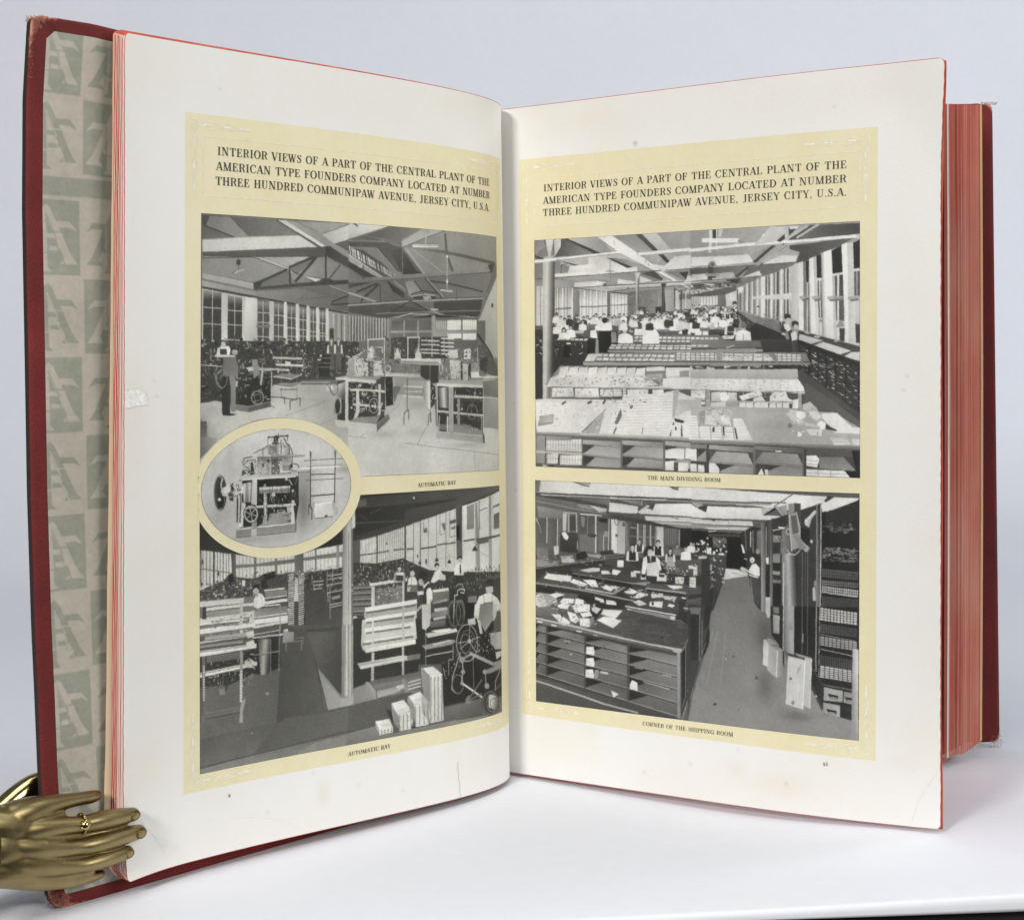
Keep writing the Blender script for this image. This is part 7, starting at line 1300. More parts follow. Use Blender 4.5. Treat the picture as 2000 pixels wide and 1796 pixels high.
def glyph(ch):
    p = Pen(); w = .7
    if ch == 'I': stem(p, .2); w = .4
    elif ch == 'N': stem(p, .15, w=HN, s0=True, s1=True); diag(p, .19, 1, .66, 0, TK*1.1); stem(p, .68, w=HN, s0=False); w = .84
    elif ch == 'T': stem(p, .36, s1=False); bar(p, .03, .69, 1-HN); tick(p, .06, .97, .72); tick(p, .66, .97, .72); w = .72
    elif ch in 'EFL':
        stem(p, .17, s1=(ch != 'L') or True)
        if ch != 'L': bar(p, .1, .56, 1-HN); tick(p, .55, .97, .72); bar(p, .2, .42, .5); tick(p, .42, .63, .39)
        if ch != 'F': bar(p, .1, .60, 0); tick(p, .59, .03, .28)
        w = .66 if ch != 'F' else .62
    elif ch in 'PRB':
        stem(p, .17); bar(p, .1, .38, 1-HN); bar(p, .1, .38, .47); bowl(p, .36, .735, .22, .24, 90, -90); w = .64
        if ch == 'R': p.rib([(.36, .5, HN), (.48, .44, .10), (.55, .2, TK), (.60, .06, .10), (.70, .03, HN)]); w = .72
        if ch == 'B': bar(p, .1, .38, 0); bowl(p, .36, .25, .26, .23, 90, -90); w = .70
    elif ch == 'D': stem(p, .17); bar(p, .1, .34, 1-HN); bar(p, .1, .34, 0); bowl(p, .32, .5, .36, .475, 90, -90); w = .78
    elif ch == 'O': bowl(p, .39, .5, .31, .49, 0, 360, n=36); w = .78
    elif ch in 'CG':
        bowl(p, .40, .5, .32, .49, 55, 300, n=28); p.rib([(.585, .90, HN), (.63, .80, .07), (.64, .70, HN)]); bar(p, .6, .66, .68, .3)
        if ch == 'G': stem(p, .62, 0, .42, s0=False); bar(p, .48, .76, .40); w = .80
        else: p.rib([(.56, .075, HN), (.64, .16, HN), (.66, .28, HN*.8)]); w = .72
    elif ch == 'S':
        p.rib([(.50, .74, HN), (.46, .90, HN*1.2), (.32, .97, HN), (.15, .90, .09), (.12, .76, TK*.9), (.26, .58, TK*1.1), (.42, .44, TK*1.15), (.49, .26, TK*.9), (.42, .08, .09), (.26, .025, HN), (.12, .09, HN*1.2), (.08, .27, HN)])
        bar(p, .06, .11, .02, .3); bar(p, .48, .53, .70, .28); w = .58
    elif ch == 'A': diag(p, .06, 0, .35, 1, HN); diag(p, .62, 0, .37, 1, TK*1.1); bar(p, .17, .5, .3); serif(p, .07, 0, .12); serif(p, .62, 0, .15); w = .70
    elif ch == 'V': diag(p, .35, 0, .08, 1, TK*1.1); diag(p, .37, 0, .62, 1, HN); serif(p, .09, 1-HN); serif(p, .62, 1-HN, .11); w = .68
    elif ch == 'W':
        diag(p, .28, 0, .06, 1, TK); diag(p, .30, 0, .47, 1, HN); diag(p, .64, 0, .44, 1, TK); diag(p, .66, 0, .86, 1, HN); serif(p, .07, 1-HN); serif(p, .44, 1-HN, .12); serif(p, .86, 1-HN, .11); w = .93
    elif ch == 'M': stem(p, .13, w=HN, s1=False); diag(p, .16, 1, .45, 0, TK); diag(p, .47, 0, .75, 1, HN); stem(p, .78); serif(p, .12, 1-HN, .11); w = .95
    elif ch == 'Y': diag(p, .35, .46, .08, 1, TK); diag(p, .38, .46, .60, 1, HN); stem(p, .36, 0, .48, s1=False); serif(p, .09, 1-HN); serif(p, .60, 1-HN, .11); w = .68
    elif ch == 'H': stem(p, .17); stem(p, .63); bar(p, .2, .6, .49); w = .80
    elif ch == 'U': stem(p, .17, .28, 1, s0=False); p.rib([(.17, .30, TK), (.20, .14, .11), (.30, .03, HN), (.44, .03, HN), (.57, .14, HN), (.60, .30, HN)]); stem(p, .60, .28, 1, HN, s0=False); w = .76
    elif ch == 'J': stem(p, .34, .12, 1, s0=False); p.rib([(.34, .16, TK), (.30, .0, .08), (.18, -.05, HN), (.09, .02, .08), (.09, .1, .1)]); w = .52
    elif ch == 'x': diag(p, .44, 0, .1, .66, TK); diag(p, .08, 0, .42, .66, HN); bar(p, .0, .2, 0); bar(p, .32, .56, 0); bar(p, .0, .22, .62); bar(p, .32, .52, .62); w = .56
    elif ch == 'i': stem(p, .14, 0, .66, w=.15, s1=False); bar(p, .0, .14, .61); bowl(p, .14, .86, .045, .045, 0, 360, .09, .09, 8); w = .3
    elif ch in '.,':
        bowl(p, .12, .06, .035, .035, 0, 360, .075, .075, 8); w = .24
        if ch == ',': p.rib([(.15, .06, .07), (.16, -.08, .05), (.09, -.2, .025)])
    elif ch == ' ': w = .36
    return p, w
def lettering(name, sh, lines, cap, parent, m=M_INK, bold=1.0):
    """lines: (text, a0, v0, a1, v1) - each set to run exactly from a0 to a1"""
    V, F = [], []
    for text, a0, v0, a1, v1 in lines:
        gs = [glyph(c) for c in text]; gap = .085
        tot = sum(w for _, w in gs)+gap*(len(gs)-1)-.06; k = (a1-a0)/tot; x = -.03
        for p, w in gs:
            i = len(V)
            for px, py in p.v:
                a = a0+(x+px)*k; f = (a-a0)/(a1-a0); V.append((a, v0+(v1-v0)*f-py*cap))
            F += [tuple(i+j for j in f) for f in p.f]; x += w+gap
    V = np.array(V); P = sh.P(V[:, 0], V[:, 1], .14)
    o = link_mesh(name, P, F, m); return child(o, parent)
T1, T2, T3 = 'INTERIOR VIEWS OF A PART OF THE CENTRAL PLANT OF THE', 'AMERICAN TYPE FOUNDERS COMPANY LOCATED AT NUMBER', 'THREE HUNDRED COMMUNIPAW AVENUE, JERSEY CITY, U.S.A.'
lettering('heading', LEFT, [(T1, 37.7, 37.2, 173.2, 35.7), (T2, 37.2, 42.4, 173.2, 40.9), (T3, 36.9, 47.6, 173.0, 46.0)], 2.9, LPAGE)
lettering('heading', RIGHT, [(T1, 20.2, 36.2, 150.9, 37.4), (T2, 20.0, 41.4, 150.8, 42.7), (T3, 19.8, 46.4, 150.9, 47.6)], 2.9, RPAGE)
lettering('caption', LEFT, [('AUTOMATIC BAY', 128.2, 156.4, 148.6, 156.0)], 1.55, LPAGE)
lettering('caption', LEFT, [('AUTOMATIC BAY', 93.8, 254.7, 113.5, 254.5)], 1.5, LPAGE)
lettering('caption', RIGHT, [('THE MAIN DIVIDING ROOM', 68.0, 154.8, 100.1, 155.1)], 1.6, RPAGE)
lettering('caption', RIGHT, [('CORNER OF THE SHIPPING ROOM', 64.9, 253.2, 104.8, 253.4)], 1.6, RPAGE)
lettering('page_number', LEFT, [('x', 41.7, 260.7, 42.7, 260.7)], 1.5, LPAGE)
lettering('page_number', RIGHT, [('xi', 141.5, 260.6, 143.3, 260.5)], 1.7, RPAGE)

# --- pale ornaments and rules printed out of the tint
def ribbons(name, sh, lines, parent, off=.09):
    V, F = [], []
    for pts, w in lines:
        p = Pen(); p.rib([(x, y, w) for x, y in pts]); i = len(V); V += p.v; F += [tuple(i+j for j in f) for f in p.f]
    V = np.array(V); return child(link_mesh(name, sh.P(V[:, 0], V[:, 1], off), F, M_PALE), parent)
def corner(sh, a, v, sa, sv, parent, dim=1.0):
    L = []
    for r, w in ((1.75, .28), (.8, .22)): L.append(([(a+r*math.cos(t), v+r*math.sin(t)) for t in np.linspace(0, 2*math.pi, 25)], w*dim))
    def arm(dx, dy):
        n = 40
        for sgn in (1, -1):
            q = []
            for i in range(n+1):
                t = i/n; s = 2.2+17*t; amp = 1.55*abs(math.sin(2*math.pi*t*1.02))**.8*(1 if t < .5 else -.75)*(1-.35*t)
                q.append((a+dx*s+(dy != 0)*sgn*amp, v+dy*s+(dx != 0)*sgn*amp))
            L.append((q, .26*dim))
        for c0, ln in ((5.2, 3.2), (14.0, 3.0)): L.append(([(a+dx*(c0-ln/2), v+dy*(c0-ln/2)), (a+dx*(c0+ln/2), v+dy*(c0+ln/2))], .7*dim))
        L.append(([(a+dx*19, v+dy*19), (a+dx*21, v+dy*21), (a+dx*23.5, v+dy*23.5)], .75*dim))
    arm(sa, 0); arm(0, sv); ribbons('corner_ornament', sh, L, parent)
for a, v, sa, sv in ((28, 27.3, 1, 1), (182.5, 26.6, -1, 1), (27.4, 253.0, 1, -1), (187, 253.4, -1, -1)): corner(LEFT, a, v, sa, sv, LPAGE)
for a, v, sa, sv in ((158.1, 27.4, -1, 1), (11.8, 25.9, 1, 1), (158.0, 253.0, -1, -1), (10.4, 251.2, 1, -1)): corner(RIGHT, a, v, sa, sv, RPAGE)
def rule_box(sh, q, parent, w=.22):
    pts = []
    for (x0, y0), (x1, y1) in zip(q, q[1:]+q[:1]): pts += [(x0+(x1-x0)*i/60, y0+(y1-y0)*i/60) for i in range(60)]
    ribbons('heading_rule', sh, [(pts+[pts[0]], w)], parent, .085)
rule_box(LEFT, [(31.5, 31.2), (180, 29.5), (180.2, 50.2), (31.6, 51.7)], LPAGE); rule_box(RIGHT, [(15.8, 30.2), (156.2, 31.5), (155.6, 51.9), (15.2, 50.3)], RPAGE)
# tears and creases in the paper
ribs = lambda name, sh, pts, w, parent, m: child(link_mesh(name, *(lambda V, F: (sh.P(V[:, 0], V[:, 1], .07), F))(*(lambda p: (np.array(p.v), p.f))((lambda p: (p.rib([(x, y, w) for x, y in pts]), p)[1])(Pen()))), m), parent)
M_TEAR = ink_mat('torn_paper_fibre', (.40, .36, .30), .9); M_CHIP = ink_mat('torn_paper_core', (.795, .785, .755), .9); M_CREASE = ink_mat('paper_crease', (.69, .67, .62), .9)
ribs('tear', LEFT, [(148.3, 265.5), (148.0, 268.2), (148.7, 270.0), (148.5, 272.6), (149.3, 275), (149.1, 277.5), (149.6, 279.9)], .22, LPAGE, M_TEAR)
ribs('crease', LEFT, [(6.5, 261.5), (12, 268), (17.8, 276.6)], .14, LPAGE, M_CREASE)
ribs('crease', LEFT, [(42, 268.0), (52, 269.6), (62, 272.2), (72, 277.2)], .12, LPAGE, M_CREASE)
chip = Pen(); chip.quad([(.3, 118.6), (4, 117.8), (8.4, 119.1), (9.4, 121.4), (9.2, 123.2), (5, 123.5), (.3, 124.4)])
child(link_mesh('torn_chip', LEFT.P(np.array(chip.v)[:, 0], np.array(chip.v)[:, 1], .05), chip.f, M_CHIP), LPAGE)
ribs('crease', LEFT, [(.6, 118.3), (4, 117.6), (8.5, 119.0), (9.6, 121.4), (9.4, 123.4), (5, 123.7), (.6, 124.6)], .14, LPAGE, M_CREASE)
ribs('crease', RIGHT, [(184.6, 258), (181, 264), (176.5, 272), (174.8, 278.6)], .14, RPAGE, M_CREASE)
ribs('crease', RIGHT, [(45, 22), (46, 26), (46.8, 30), (47, 38)], .16, RPAGE, M_CREASE)

# ------------------------------------------------------------------ leaves behind the left page (fanned, edges stained red)
def leaf(name, gap_t, gap_b, out_t, out_b, m, up=1.2, th=.22, stain=True, mid=None):
    """one leaf behind the left page: gap = how far behind, out = how far it reaches past the page edge, at top and bottom (mm)"""
    us = np.linspace(0, 1, 60); vs = np.concatenate([(0, .7, 1.4, 2.1), np.linspace(4, 280, 86)]); U, V = np.meshgrid(us, vs); f = V/280.
    k = f if mid is None else np.clip(f/mid, 0, 1)
    gap = gap_t+(gap_b-gap_t)*k; out = out_t+(out_b-out_t)*k
    j = .05*np.sin(V*.11+gap_t*9)+.04*np.sin(V*.31+gap_b*5); d = np.minimum(V, 280-V)
    cr = np.where(d < 2.5, 2.5-np.sqrt(np.maximum(0, 6.25-(2.5-d)**2)), 0.)
    A = (-out+j+cr)+(196+out)*U
    fade = np.clip((176-A)/150., 0, 1)**.8
    F = LEFT.P(A, V, -(.18+gap*fade)); B = LEFT.P(A, V, -(.18+gap*fade+th))
    F[..., 2] += up*.001*fade; B[..., 2] += up*.001*fade
    n = U.size; g = grid_faces(60, 90); i = np.arange(n).reshape(90, 60)
    loop = list(i[0, :])+list(i[1:, -1])+list(i[-1, -2::-1])+list(i[-2:0:-1, 0]); e = [(a, b, b+n, a+n) for a, b in zip(loop, loop[1:]+loop[:1])]
    faces = np.concatenate([g, g[:, ::-1]+n, np.array(e)])
    o = link_mesh(name, np.concatenate([F.reshape(-1, 3), B.reshape(-1, 3)]), faces, [m, M_STAIN], smooth=True)
    mi = np.zeros(len(faces), np.int32)
    if stain: mi[2*len(g):] = 1
    mi[:59*2] = 1
    o.data.polygons.foreach_set('material_index', mi); sm = np.ones(len(faces), bool); sm[2*len(g):] = False; o.data.polygons.foreach_set('use_smooth', sm)
    return child(o)
gt = 0.; gb = 0.
for k, step in enumerate((.9, .45, 1.0, .55, .32, .27, .27, .3, .3, .3, .32)):
    gt += .44; gb += step*1.06; leaf('leaf', gt, gb, .04*k, .05*k, M_LEAF, up=.25+.14*k, th=.36 if step < .4 else .30)
label(leaf('flyleaf', gt+.4, gb+.5, .6, 3.2, M_FLY, up=1.6, th=.2), 'tan flyleaf in front of the patterned endpaper')
# a leaf behind the right page whose red edge shows along the fore-edge
def right_leaf(gap, out):
    us = np.concatenate([np.linspace(0, .988, 37), (.992, .996, 1.)]); vs = np.linspace(1, 280, 80); U, V = np.meshgrid(us, vs)
    A = 60+(185.2+out+.25*np.sin(V*.05)-60)*U; fade = np.clip((A-60)/60., 0, 1)
    F = RIGHT.P(np.minimum(A, 185.4), V, -.15-gap*fade); F[..., 0] += np.maximum(A-185.4, 0)*.0008; F[..., 1] -= np.maximum(A-185.4, 0)*.0003
    B = F+np.array((.10, .18, 0))*.001*1.6
    n = U.size; g = grid_faces(40, 80); i = np.arange(n).reshape(80, 40); loop = list(i[0, :])+list(i[1:, -1])+list(i[-1, -2::-1])+list(i[-2:0:-1, 0]); e = [(a, b, b+n, a+n) for a, b in zip(loop, loop[1:]+loop[:1])]
    faces = np.concatenate([g, g[:, ::-1]+n, np.array(e)]); o = link_mesh('leaf', np.concatenate([F.reshape(-1, 3), B.reshape(-1, 3)]), faces, [M_LEAF, M_STAIN], smooth=True)
    mi = np.zeros(len(faces), np.int32); mi[2*len(g):] = 1; mi[36:len(g):39] = mi[37:len(g):39] = mi[38:len(g):39] = 1; o.data.polygons.foreach_set('material_index', mi); return child(o)
right_leaf(.45, .15); right_leaf(.85, .45)

# ------------------------------------------------------------------ front cover (left board)
E1 = np.array((.69, .724, 0)); E1 /= np.linalg.norm(E1); NN = np.array((E1[1], -E1[0], 0)); P0 = np.array((-.1505, .520, 0))
def hand_pt(t, z, n): return P0+E1*t*.001+NN*n*.001+np.array((0, 0, z*.001))
EDGE_Z = np.array((0, 1.5, 5, 44, 69, 91, 135, 177, 199, 226, 262, 288.5)); EDGE_X = np.array((-148.6, -149.3, -151.0, -153.3, -154.3, -155.3, -156.7, -157.4, -157.8, -158.3, -158.1, -156.6))
def cover_front(t, z):
    """t mm from the outer edge, z mm up -> point on the inner face of the front board"""
    t, z = np.broadcast_arrays(np.asarray(t, float), np.asarray(z, float))
    x0 = np.interp(z, EDGE_Z, EDGE_X)+1.7; lean = (x0+150.5)
    zc = z-np.clip((z-200)/88., 0, 1)*(4.5*np.clip((t-22)/60., 0, 1)+7*np.clip((t-110)/60., 0, 1))
    return np.stack([x0*.001+E1[0]*t*.001-.6*lean*.001*np.clip(t/180, 0, 1), .520+E1[1]*t*.001+0*t, zc*.001], -1)
def cover_board(name, fn, width, hgt, th, nrm, wear_corner, nu=70, nv=110):
    us = np.concatenate([np.linspace(0, .06, 14)[:-1], np.linspace(.06, 1, nu-13)])*width; vs = np.concatenate([np.linspace(0, .04, 14)[:-1], np.linspace(.04, .96, nv-26), np.linspace(.96, 1, 14)[1:]])*hgt
    U, V = np.meshgrid(us, vs)
    d = np.minimum(V, hgt-V); cr = np.where(d < 3, 3-np.sqrt(np.maximum(0, 9-(3-d)**2)), 0.)
    U2 = U+cr*(1-U/width)
    F = fn(U2, V+.4); jit = (RNG.random(U.shape)-.5)*.00025
    edge = np.clip(1-U/3., 0, 1)*.7+np.clip(1-d/2.5, 0, 1)*.5
    F = F+nrm*(.001*-.5*np.clip(1-U/1.0, 0, 1)**2)[..., None]
    cd = np.hypot(U, np.minimum(V, hgt-V)); F[..., 0] += jit*np.clip(1-cd/9, 0, 1); F[..., 2] += jit*np.clip(1-cd/9, 0, 1)*2
    B = F-nrm*th*.001
    wear = np.clip(1-U/1.2, 0, 1)*.30+np.clip(1-d/1.0, 0, 1)*.16+np.clip(1-cd/wear_corner, 0, 1)*.52
    n = U.size; nvv, nuu = U.shape; g = grid_faces(nuu, nvv); i = np.arange(n).reshape(nvv, nuu)
    loop = list(i[0, :])+list(i[1:, -1])+list(i[-1, -2::-1])+list(i[-2:0:-1, 0]); e = [(b, a, a+n, b+n) for a, b in zip(loop, loop[1:]+loop[:1])]
    faces = np.concatenate([g[:, ::-1], g+n, np.array(e)]); w4 = np.repeat(np.concatenate([wear.ravel(), wear.ravel()])[:, None], 4, 1)
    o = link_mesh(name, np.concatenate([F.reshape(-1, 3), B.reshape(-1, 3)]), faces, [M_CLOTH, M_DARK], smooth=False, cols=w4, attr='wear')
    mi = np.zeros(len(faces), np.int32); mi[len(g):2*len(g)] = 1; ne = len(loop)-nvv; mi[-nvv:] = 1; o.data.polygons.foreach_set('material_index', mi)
    sm = np.zeros(len(faces), bool); sm[:2*len(g)] = True; o.data.polygons.foreach_set('use_smooth', sm)
    return child(o)
FRONT = cover_board('front_cover', cover_front, 186, 288.6, 2.3, NN, 17)
FRONT['label'] = 'red cloth front cover with worn corners'
def frayed(name, centre, spread, n, parent, seed, ln=(.8, 2.2), r0=.16):
    rg = random.Random(seed); V, F = [], []
    for _ in range(n):
        c = np.array(centre)+np.array([max(-1.25, min(1.25, rg.gauss(0, 1)))*s for s in spread]); d = np.array([rg.gauss(0, 1), rg.gauss(0, .6), rg.gauss(0, 1)]); d /= np.linalg.norm(d)
        l = rg.uniform(*ln)*.001; s = np.cross(d, (0.3, 1, .2)); s /= np.linalg.norm(s); t = np.cross(d, s); r = r0*.001*rg.uniform(.6, 1.4); i = len(V)
        bend = np.array([rg.gauss(0, .3), rg.gauss(0, .2), rg.gauss(0, .3)])*l
        for k in range(3): a = k*2.094; V.append(c+r*(s*math.cos(a)+t*math.sin(a)))
        for k in range(3): a = k*2.094; V.append(c+d*l*.6+bend*.5+r*.7*(s*math.cos(a)+t*math.sin(a)))
        V.append(c+d*l+bend); F += [(i, i+1, i+4, i+3), (i+1, i+2, i+5, i+4), (i+2, i, i+3, i+5), (i+3, i+4, i+6), (i+4, i+5, i+6), (i+5, i+3, i+6)]
    return child(link_mesh(name, V, F, M_FRAY), parent)
c0 = cover_front(1.5, 3.0); frayed('frayed_corner', c0+np.array((.001, -.0004, .0008)), (.0024, .0007, .0012), 520, FRONT, 3, (.35, 1.1), .075)
c1 = cover_front(1.2, 287.6); frayed('frayed_corner', c1, (.0021, .0009, .0007), 300, FRONT, 5, (.25, .8), .06)
frayed('frayed_corner', cover_front(.3, 275), (.0005, .0005, .005), 120, FRONT, 6, (.2, .55), .06)

# --- endpaper with the founders' monogram in a chequer
CREAM, SAGE = np.array(lin((182, 176, 163))), np.array(lin((143, 148, 134)))
def endpaper():
    w, h, res = 56., 280.5, .2
    W_, H_ = int(w/res), int(h/res); im = np.zeros((H_, W_), np.float32)
    def poly(val, pts):
        q = np.array(pts, float)/res; xs, ys = q[:, 0], q[:, 1]
        x0, x1 = max(int(xs.min())-1, 0), min(int(xs.max())+2, W_); y0, y1 = max(int(ys.min())-1, 0), min(int(ys.max())+2, H_)
        if x1 <= x0 or y1 <= y0: return
        X, Y = np.meshgrid((np.arange(x0*3, x1*3)+.5)/3, (np.arange(y0*3, y1*3)+.5)/3); m = np.zeros(X.shape, bool)
        for i in range(len(q)):
            xa, ya, xb, yb = xs[i], ys[i], xs[(i+1) % len(q)], ys[(i+1) % len(q)]
            if ya == yb: continue
            k = ((ya > Y) != (yb > Y)); m ^= k & (X < (xb-xa)*(Y-ya)/(yb-ya)+xa)
        c = m.reshape(y1-y0, 3, x1-x0, 3).mean((1, 3)); s = im[y0:y1, x0:x1]; s += c*(val-s)
    CW, CH, x_mid = 25.2, 25.75, 13.9          # cell pitch; first column is cut by the turn-in
    def cell(col, y, green, gap=.6):
        x = x_mid-CW+col*CW
        if green: poly(1, [(x+gap, y+gap), (x+CW-gap, y+gap), (x+CW-gap, y+CH-gap), (x+gap, y+CH-gap)])
        v = 0 if green else 1; cx = x+CW*.5; k = CH/100.
        def P(pts, vv=v): poly(vv, [(cx+px*k*1.02, y+py*k) for px, py in pts])
        for s in (1, -1):
            P([(s*0, 8), (s*6, 14), (s*33, 72), (s*42, 84), (s*18, 84), (s*24, 76), (s*0, 26)])           # A legs
            P([(s*7, 29), (s*32, 29), (s*42, 42), (s*32, 37), (s*10, 37)])                              # arms
        P([(-3, 45), (22, 45), (22, 51), (-3, 51)]); P([(-18, 61), (18, 61), (18, 67), (-18, 67)])
        P([(-11, 30), (0, 30), (1, 88), (7, 94), (-18, 94), (-12, 88)])
        g = 1-v
        for ln in ([(-1, 20), (14, 52)], [(3, 43), (24, 43)], [(-12, 70), (20, 70)], [(2, 52), (2, 86)], [(12, 58), (26, 86)], [(-13, 31), (-13, 88)]):
            (x0, y0), (x1, y1) = ln; dx, dy = x1-x0, y1-y0; l = math.hypot(dx, dy); nx, ny = -dy/l*.8, dx/l*.8
            P([(x0+nx, y0+ny), (x1+nx, y1+ny), (x1-nx, y1-ny), (x0-nx, y0-ny)], g)
    ys = [-5.0, 20.75]
    for j, y in enumerate(ys):
        for c in range(3): cell(c, y, (c+j) % 2 == 0)
    poly(1, [(0, 47.3), (60, 47.3), (60, 53.4), (0, 53.4)])
    y = 54.2
    for j in range(9):
        for c in range(3): cell(c, y+j*CH, (c+j) % 2 == 0)
    im = np.clip(blur(im, 2)*(1+lowfreq(H_, W_, 2)*.06+lowfreq(H_, W_, 6)*.07), 0, 1); mott = 1+lowfreq(H_, W_, 2)*.025+lowfreq(H_, W_, 5)*.03+lowfreq(H_, W_, 14)*.03+lowfreq(H_, W_, 60)*.04
    im = im*.84+.03
    C = (CREAM[None, None]*(1-im[..., None])+SAGE[None, None]*im[..., None])*mott[..., None]
    T, Z = np.meshgrid(5.6+np.linspace(0, w, W_), 284.6-np.linspace(0, h, H_))
    P = cover_front(T, Z)+NN*.00012
    keep = (T-5.6)+np.minimum(284.6-Z, 99) > 2.6
    f = grid_faces(W_, H_); f = f[keep.ravel()[f].all(1)]
    o = link_mesh('endpaper', P.reshape(-1, 3), f, M_PRINT, smooth=True, cols=np.concatenate([C.reshape(-1, 3), np.ones((W_*H_, 1))], 1)); child(o, FRONT)
    o['label'] = 'pale endpaper patterned with a sage green chequered monogram'
    T, Z = np.meshgrid(np.linspace(61.4, 182, 12), np.linspace(4.2, 284.6, 20)); child(link_mesh('endpaper', (cover_front(T, Z)+NN*.00012).reshape(-1, 3), grid_faces(12, 20), M_FLY), FRONT)
endpaper()

# ------------------------------------------------------------------ text block, back cover and spine (right half)
def block():
    # fore-edge: strips of leaves from the front of the block to the back, each with its own tone and step
    n = 64; A = np.array((.1838, .6868)); B = np.array((.2066, .7092)); V, F, C = [], [], []
    cols = []
    for i in range(n):
        t = i/(n-1)
        c = np.array(lin((172, 82, 64)))*(1+.07*RNG.normal())
        if RNG.random() < .15: c = c*.75+np.array(lin((205, 140, 120)))*.25
        if .10 < t < .17: c = np.array(lin((222, 205, 200)))
        if .60 < t < .80 and i % 3 == 0: c = c*.6+np.array(lin((205, 150, 130)))*.4
        if t > .955: c = np.array(lin((205, 170, 120)))
        if abs(t-.37) < .012: c = c*.45
        cols.append(c)
    zs = np.linspace(0, 1, 40)
    for i in range(n):
        t0, t1 = i/n, (i+1)/n; st = RNG.normal()*.00007
        for t in (t0, t1):
            bulge = .0015*math.sin(math.pi*t)
            p = A+(B-A)*t; q = p+np.array((-.68, .74))*(bulge)+np.array((.7, -.7))*st
            zt = .2850+(.2878-.2850)*t+.0002*math.sin(i*2.1); zb = .0040+(.0074-.0040)*t+.0012*math.sin(t*7+.4)*(t > .1)+.0002*math.sin(i*1.7)
            for z in zs:
                sag = .0009*math.sin(math.pi*z); V.append((q[0]+sag*.3, q[1]-sag, zb+(zt-zb)*z)); C.append(tuple(cols[i])+(1,))
        k = i*80
        for j in range(39): F.append((k+j, k+40+j, k+41+j, k+1+j))
    o = link_mesh('fore_edge', V, F, M_ATTR, cols=C)
    # body of the block
    fl = [A+np.array((-.0042, .0040))]+[np.array(p) for p in ((.12, .690), (.06, .6915), (.0, .692), (-.008, .694))]; bk = [np.array(p) for p in ((.0265, .7265), (.08, .722), (.14, .716))]+[B+np.array((-.0042, .0030))]
    ring = fl+bk; m = len(ring); top = [.2846, .2832, .2824, .2817, .2815, .284, .286, .287, .2874]; bot = [.0042, .0010, .0003, .0002, .0002, .0050, .0062, .0072, .0078]
    V = [(p[0], p[1], z) for p, z in zip(ring, top)]+[(p[0], p[1], z) for p, z in zip(ring, bot)]
    F = [tuple(range(m))[::-1], tuple(range(m, 2*m))]+[(i, i+m, (i+1) % m+m, (i+1) % m) for i in range(m)][::-1]
    body = link_mesh('text_block', V, F, [M_STAIN, M_LEAF]); body.data.polygons.foreach_set('material_index', [0]*(m+2))
    child(body); child(o, body); body['label'] = 'thick block of leaves with red stained edges'
block()
BD = np.array((-.985, .10, 0)); BD /= np.linalg.norm(BD); BN = np.array((-BD[1], BD[0], 0)); BN = -BN if BN[1] > 0 else BN
def cover_back(t, z):
    t, z = np.broadcast_arrays(np.asarray(t, float), np.asarray(z, float)); f = z/289.
    return np.stack([.2205+(.2172-.2205)*f+BD[0]*t*.001, .7290+0*f+BD[1]*t*.001, z*.001+.0022+.0*f], -1)
BACK = cover_board('back_cover', cover_back, 192, 288.6, 3.0, BN, 6); BACK['label'] = 'dark red back cover with a frayed edge'
frayed('frayed_corner', cover_back(1.5, 289), (.0025, .0008, .0004), 200, BACK, 8, (.3, .9), .06); frayed('frayed_corner', cover_back(1.8, 1.0), (.002, .0008, .002), 200, BACK, 9, (.3, .9), .07)
def spine():
    pts = [(-.0225, .6555), (-.0300, .668), (-.0315, .684), (-.029, .701), (-.0205, .716), (-.006, .7275), (.012, .736), (.0295, .7535)]
    r = np.array(pts); s = Spline(np.arange(len(r)), r); t = np.linspace(0, len(r)-1, 50); q = s(t); V = []
    for z in (.0008, .2790):
        for x, y in q: V.append((x, y, z))
    o = link_mesh('spine', V, grid_faces(50, 2), M_CLOTH, smooth=True, cols=np.zeros((100, 4)), attr='wear'); m = o.modifiers.new('t', 'SOLIDIFY'); m.thickness = .0012; m.offset = 0
    child(o)
spine()

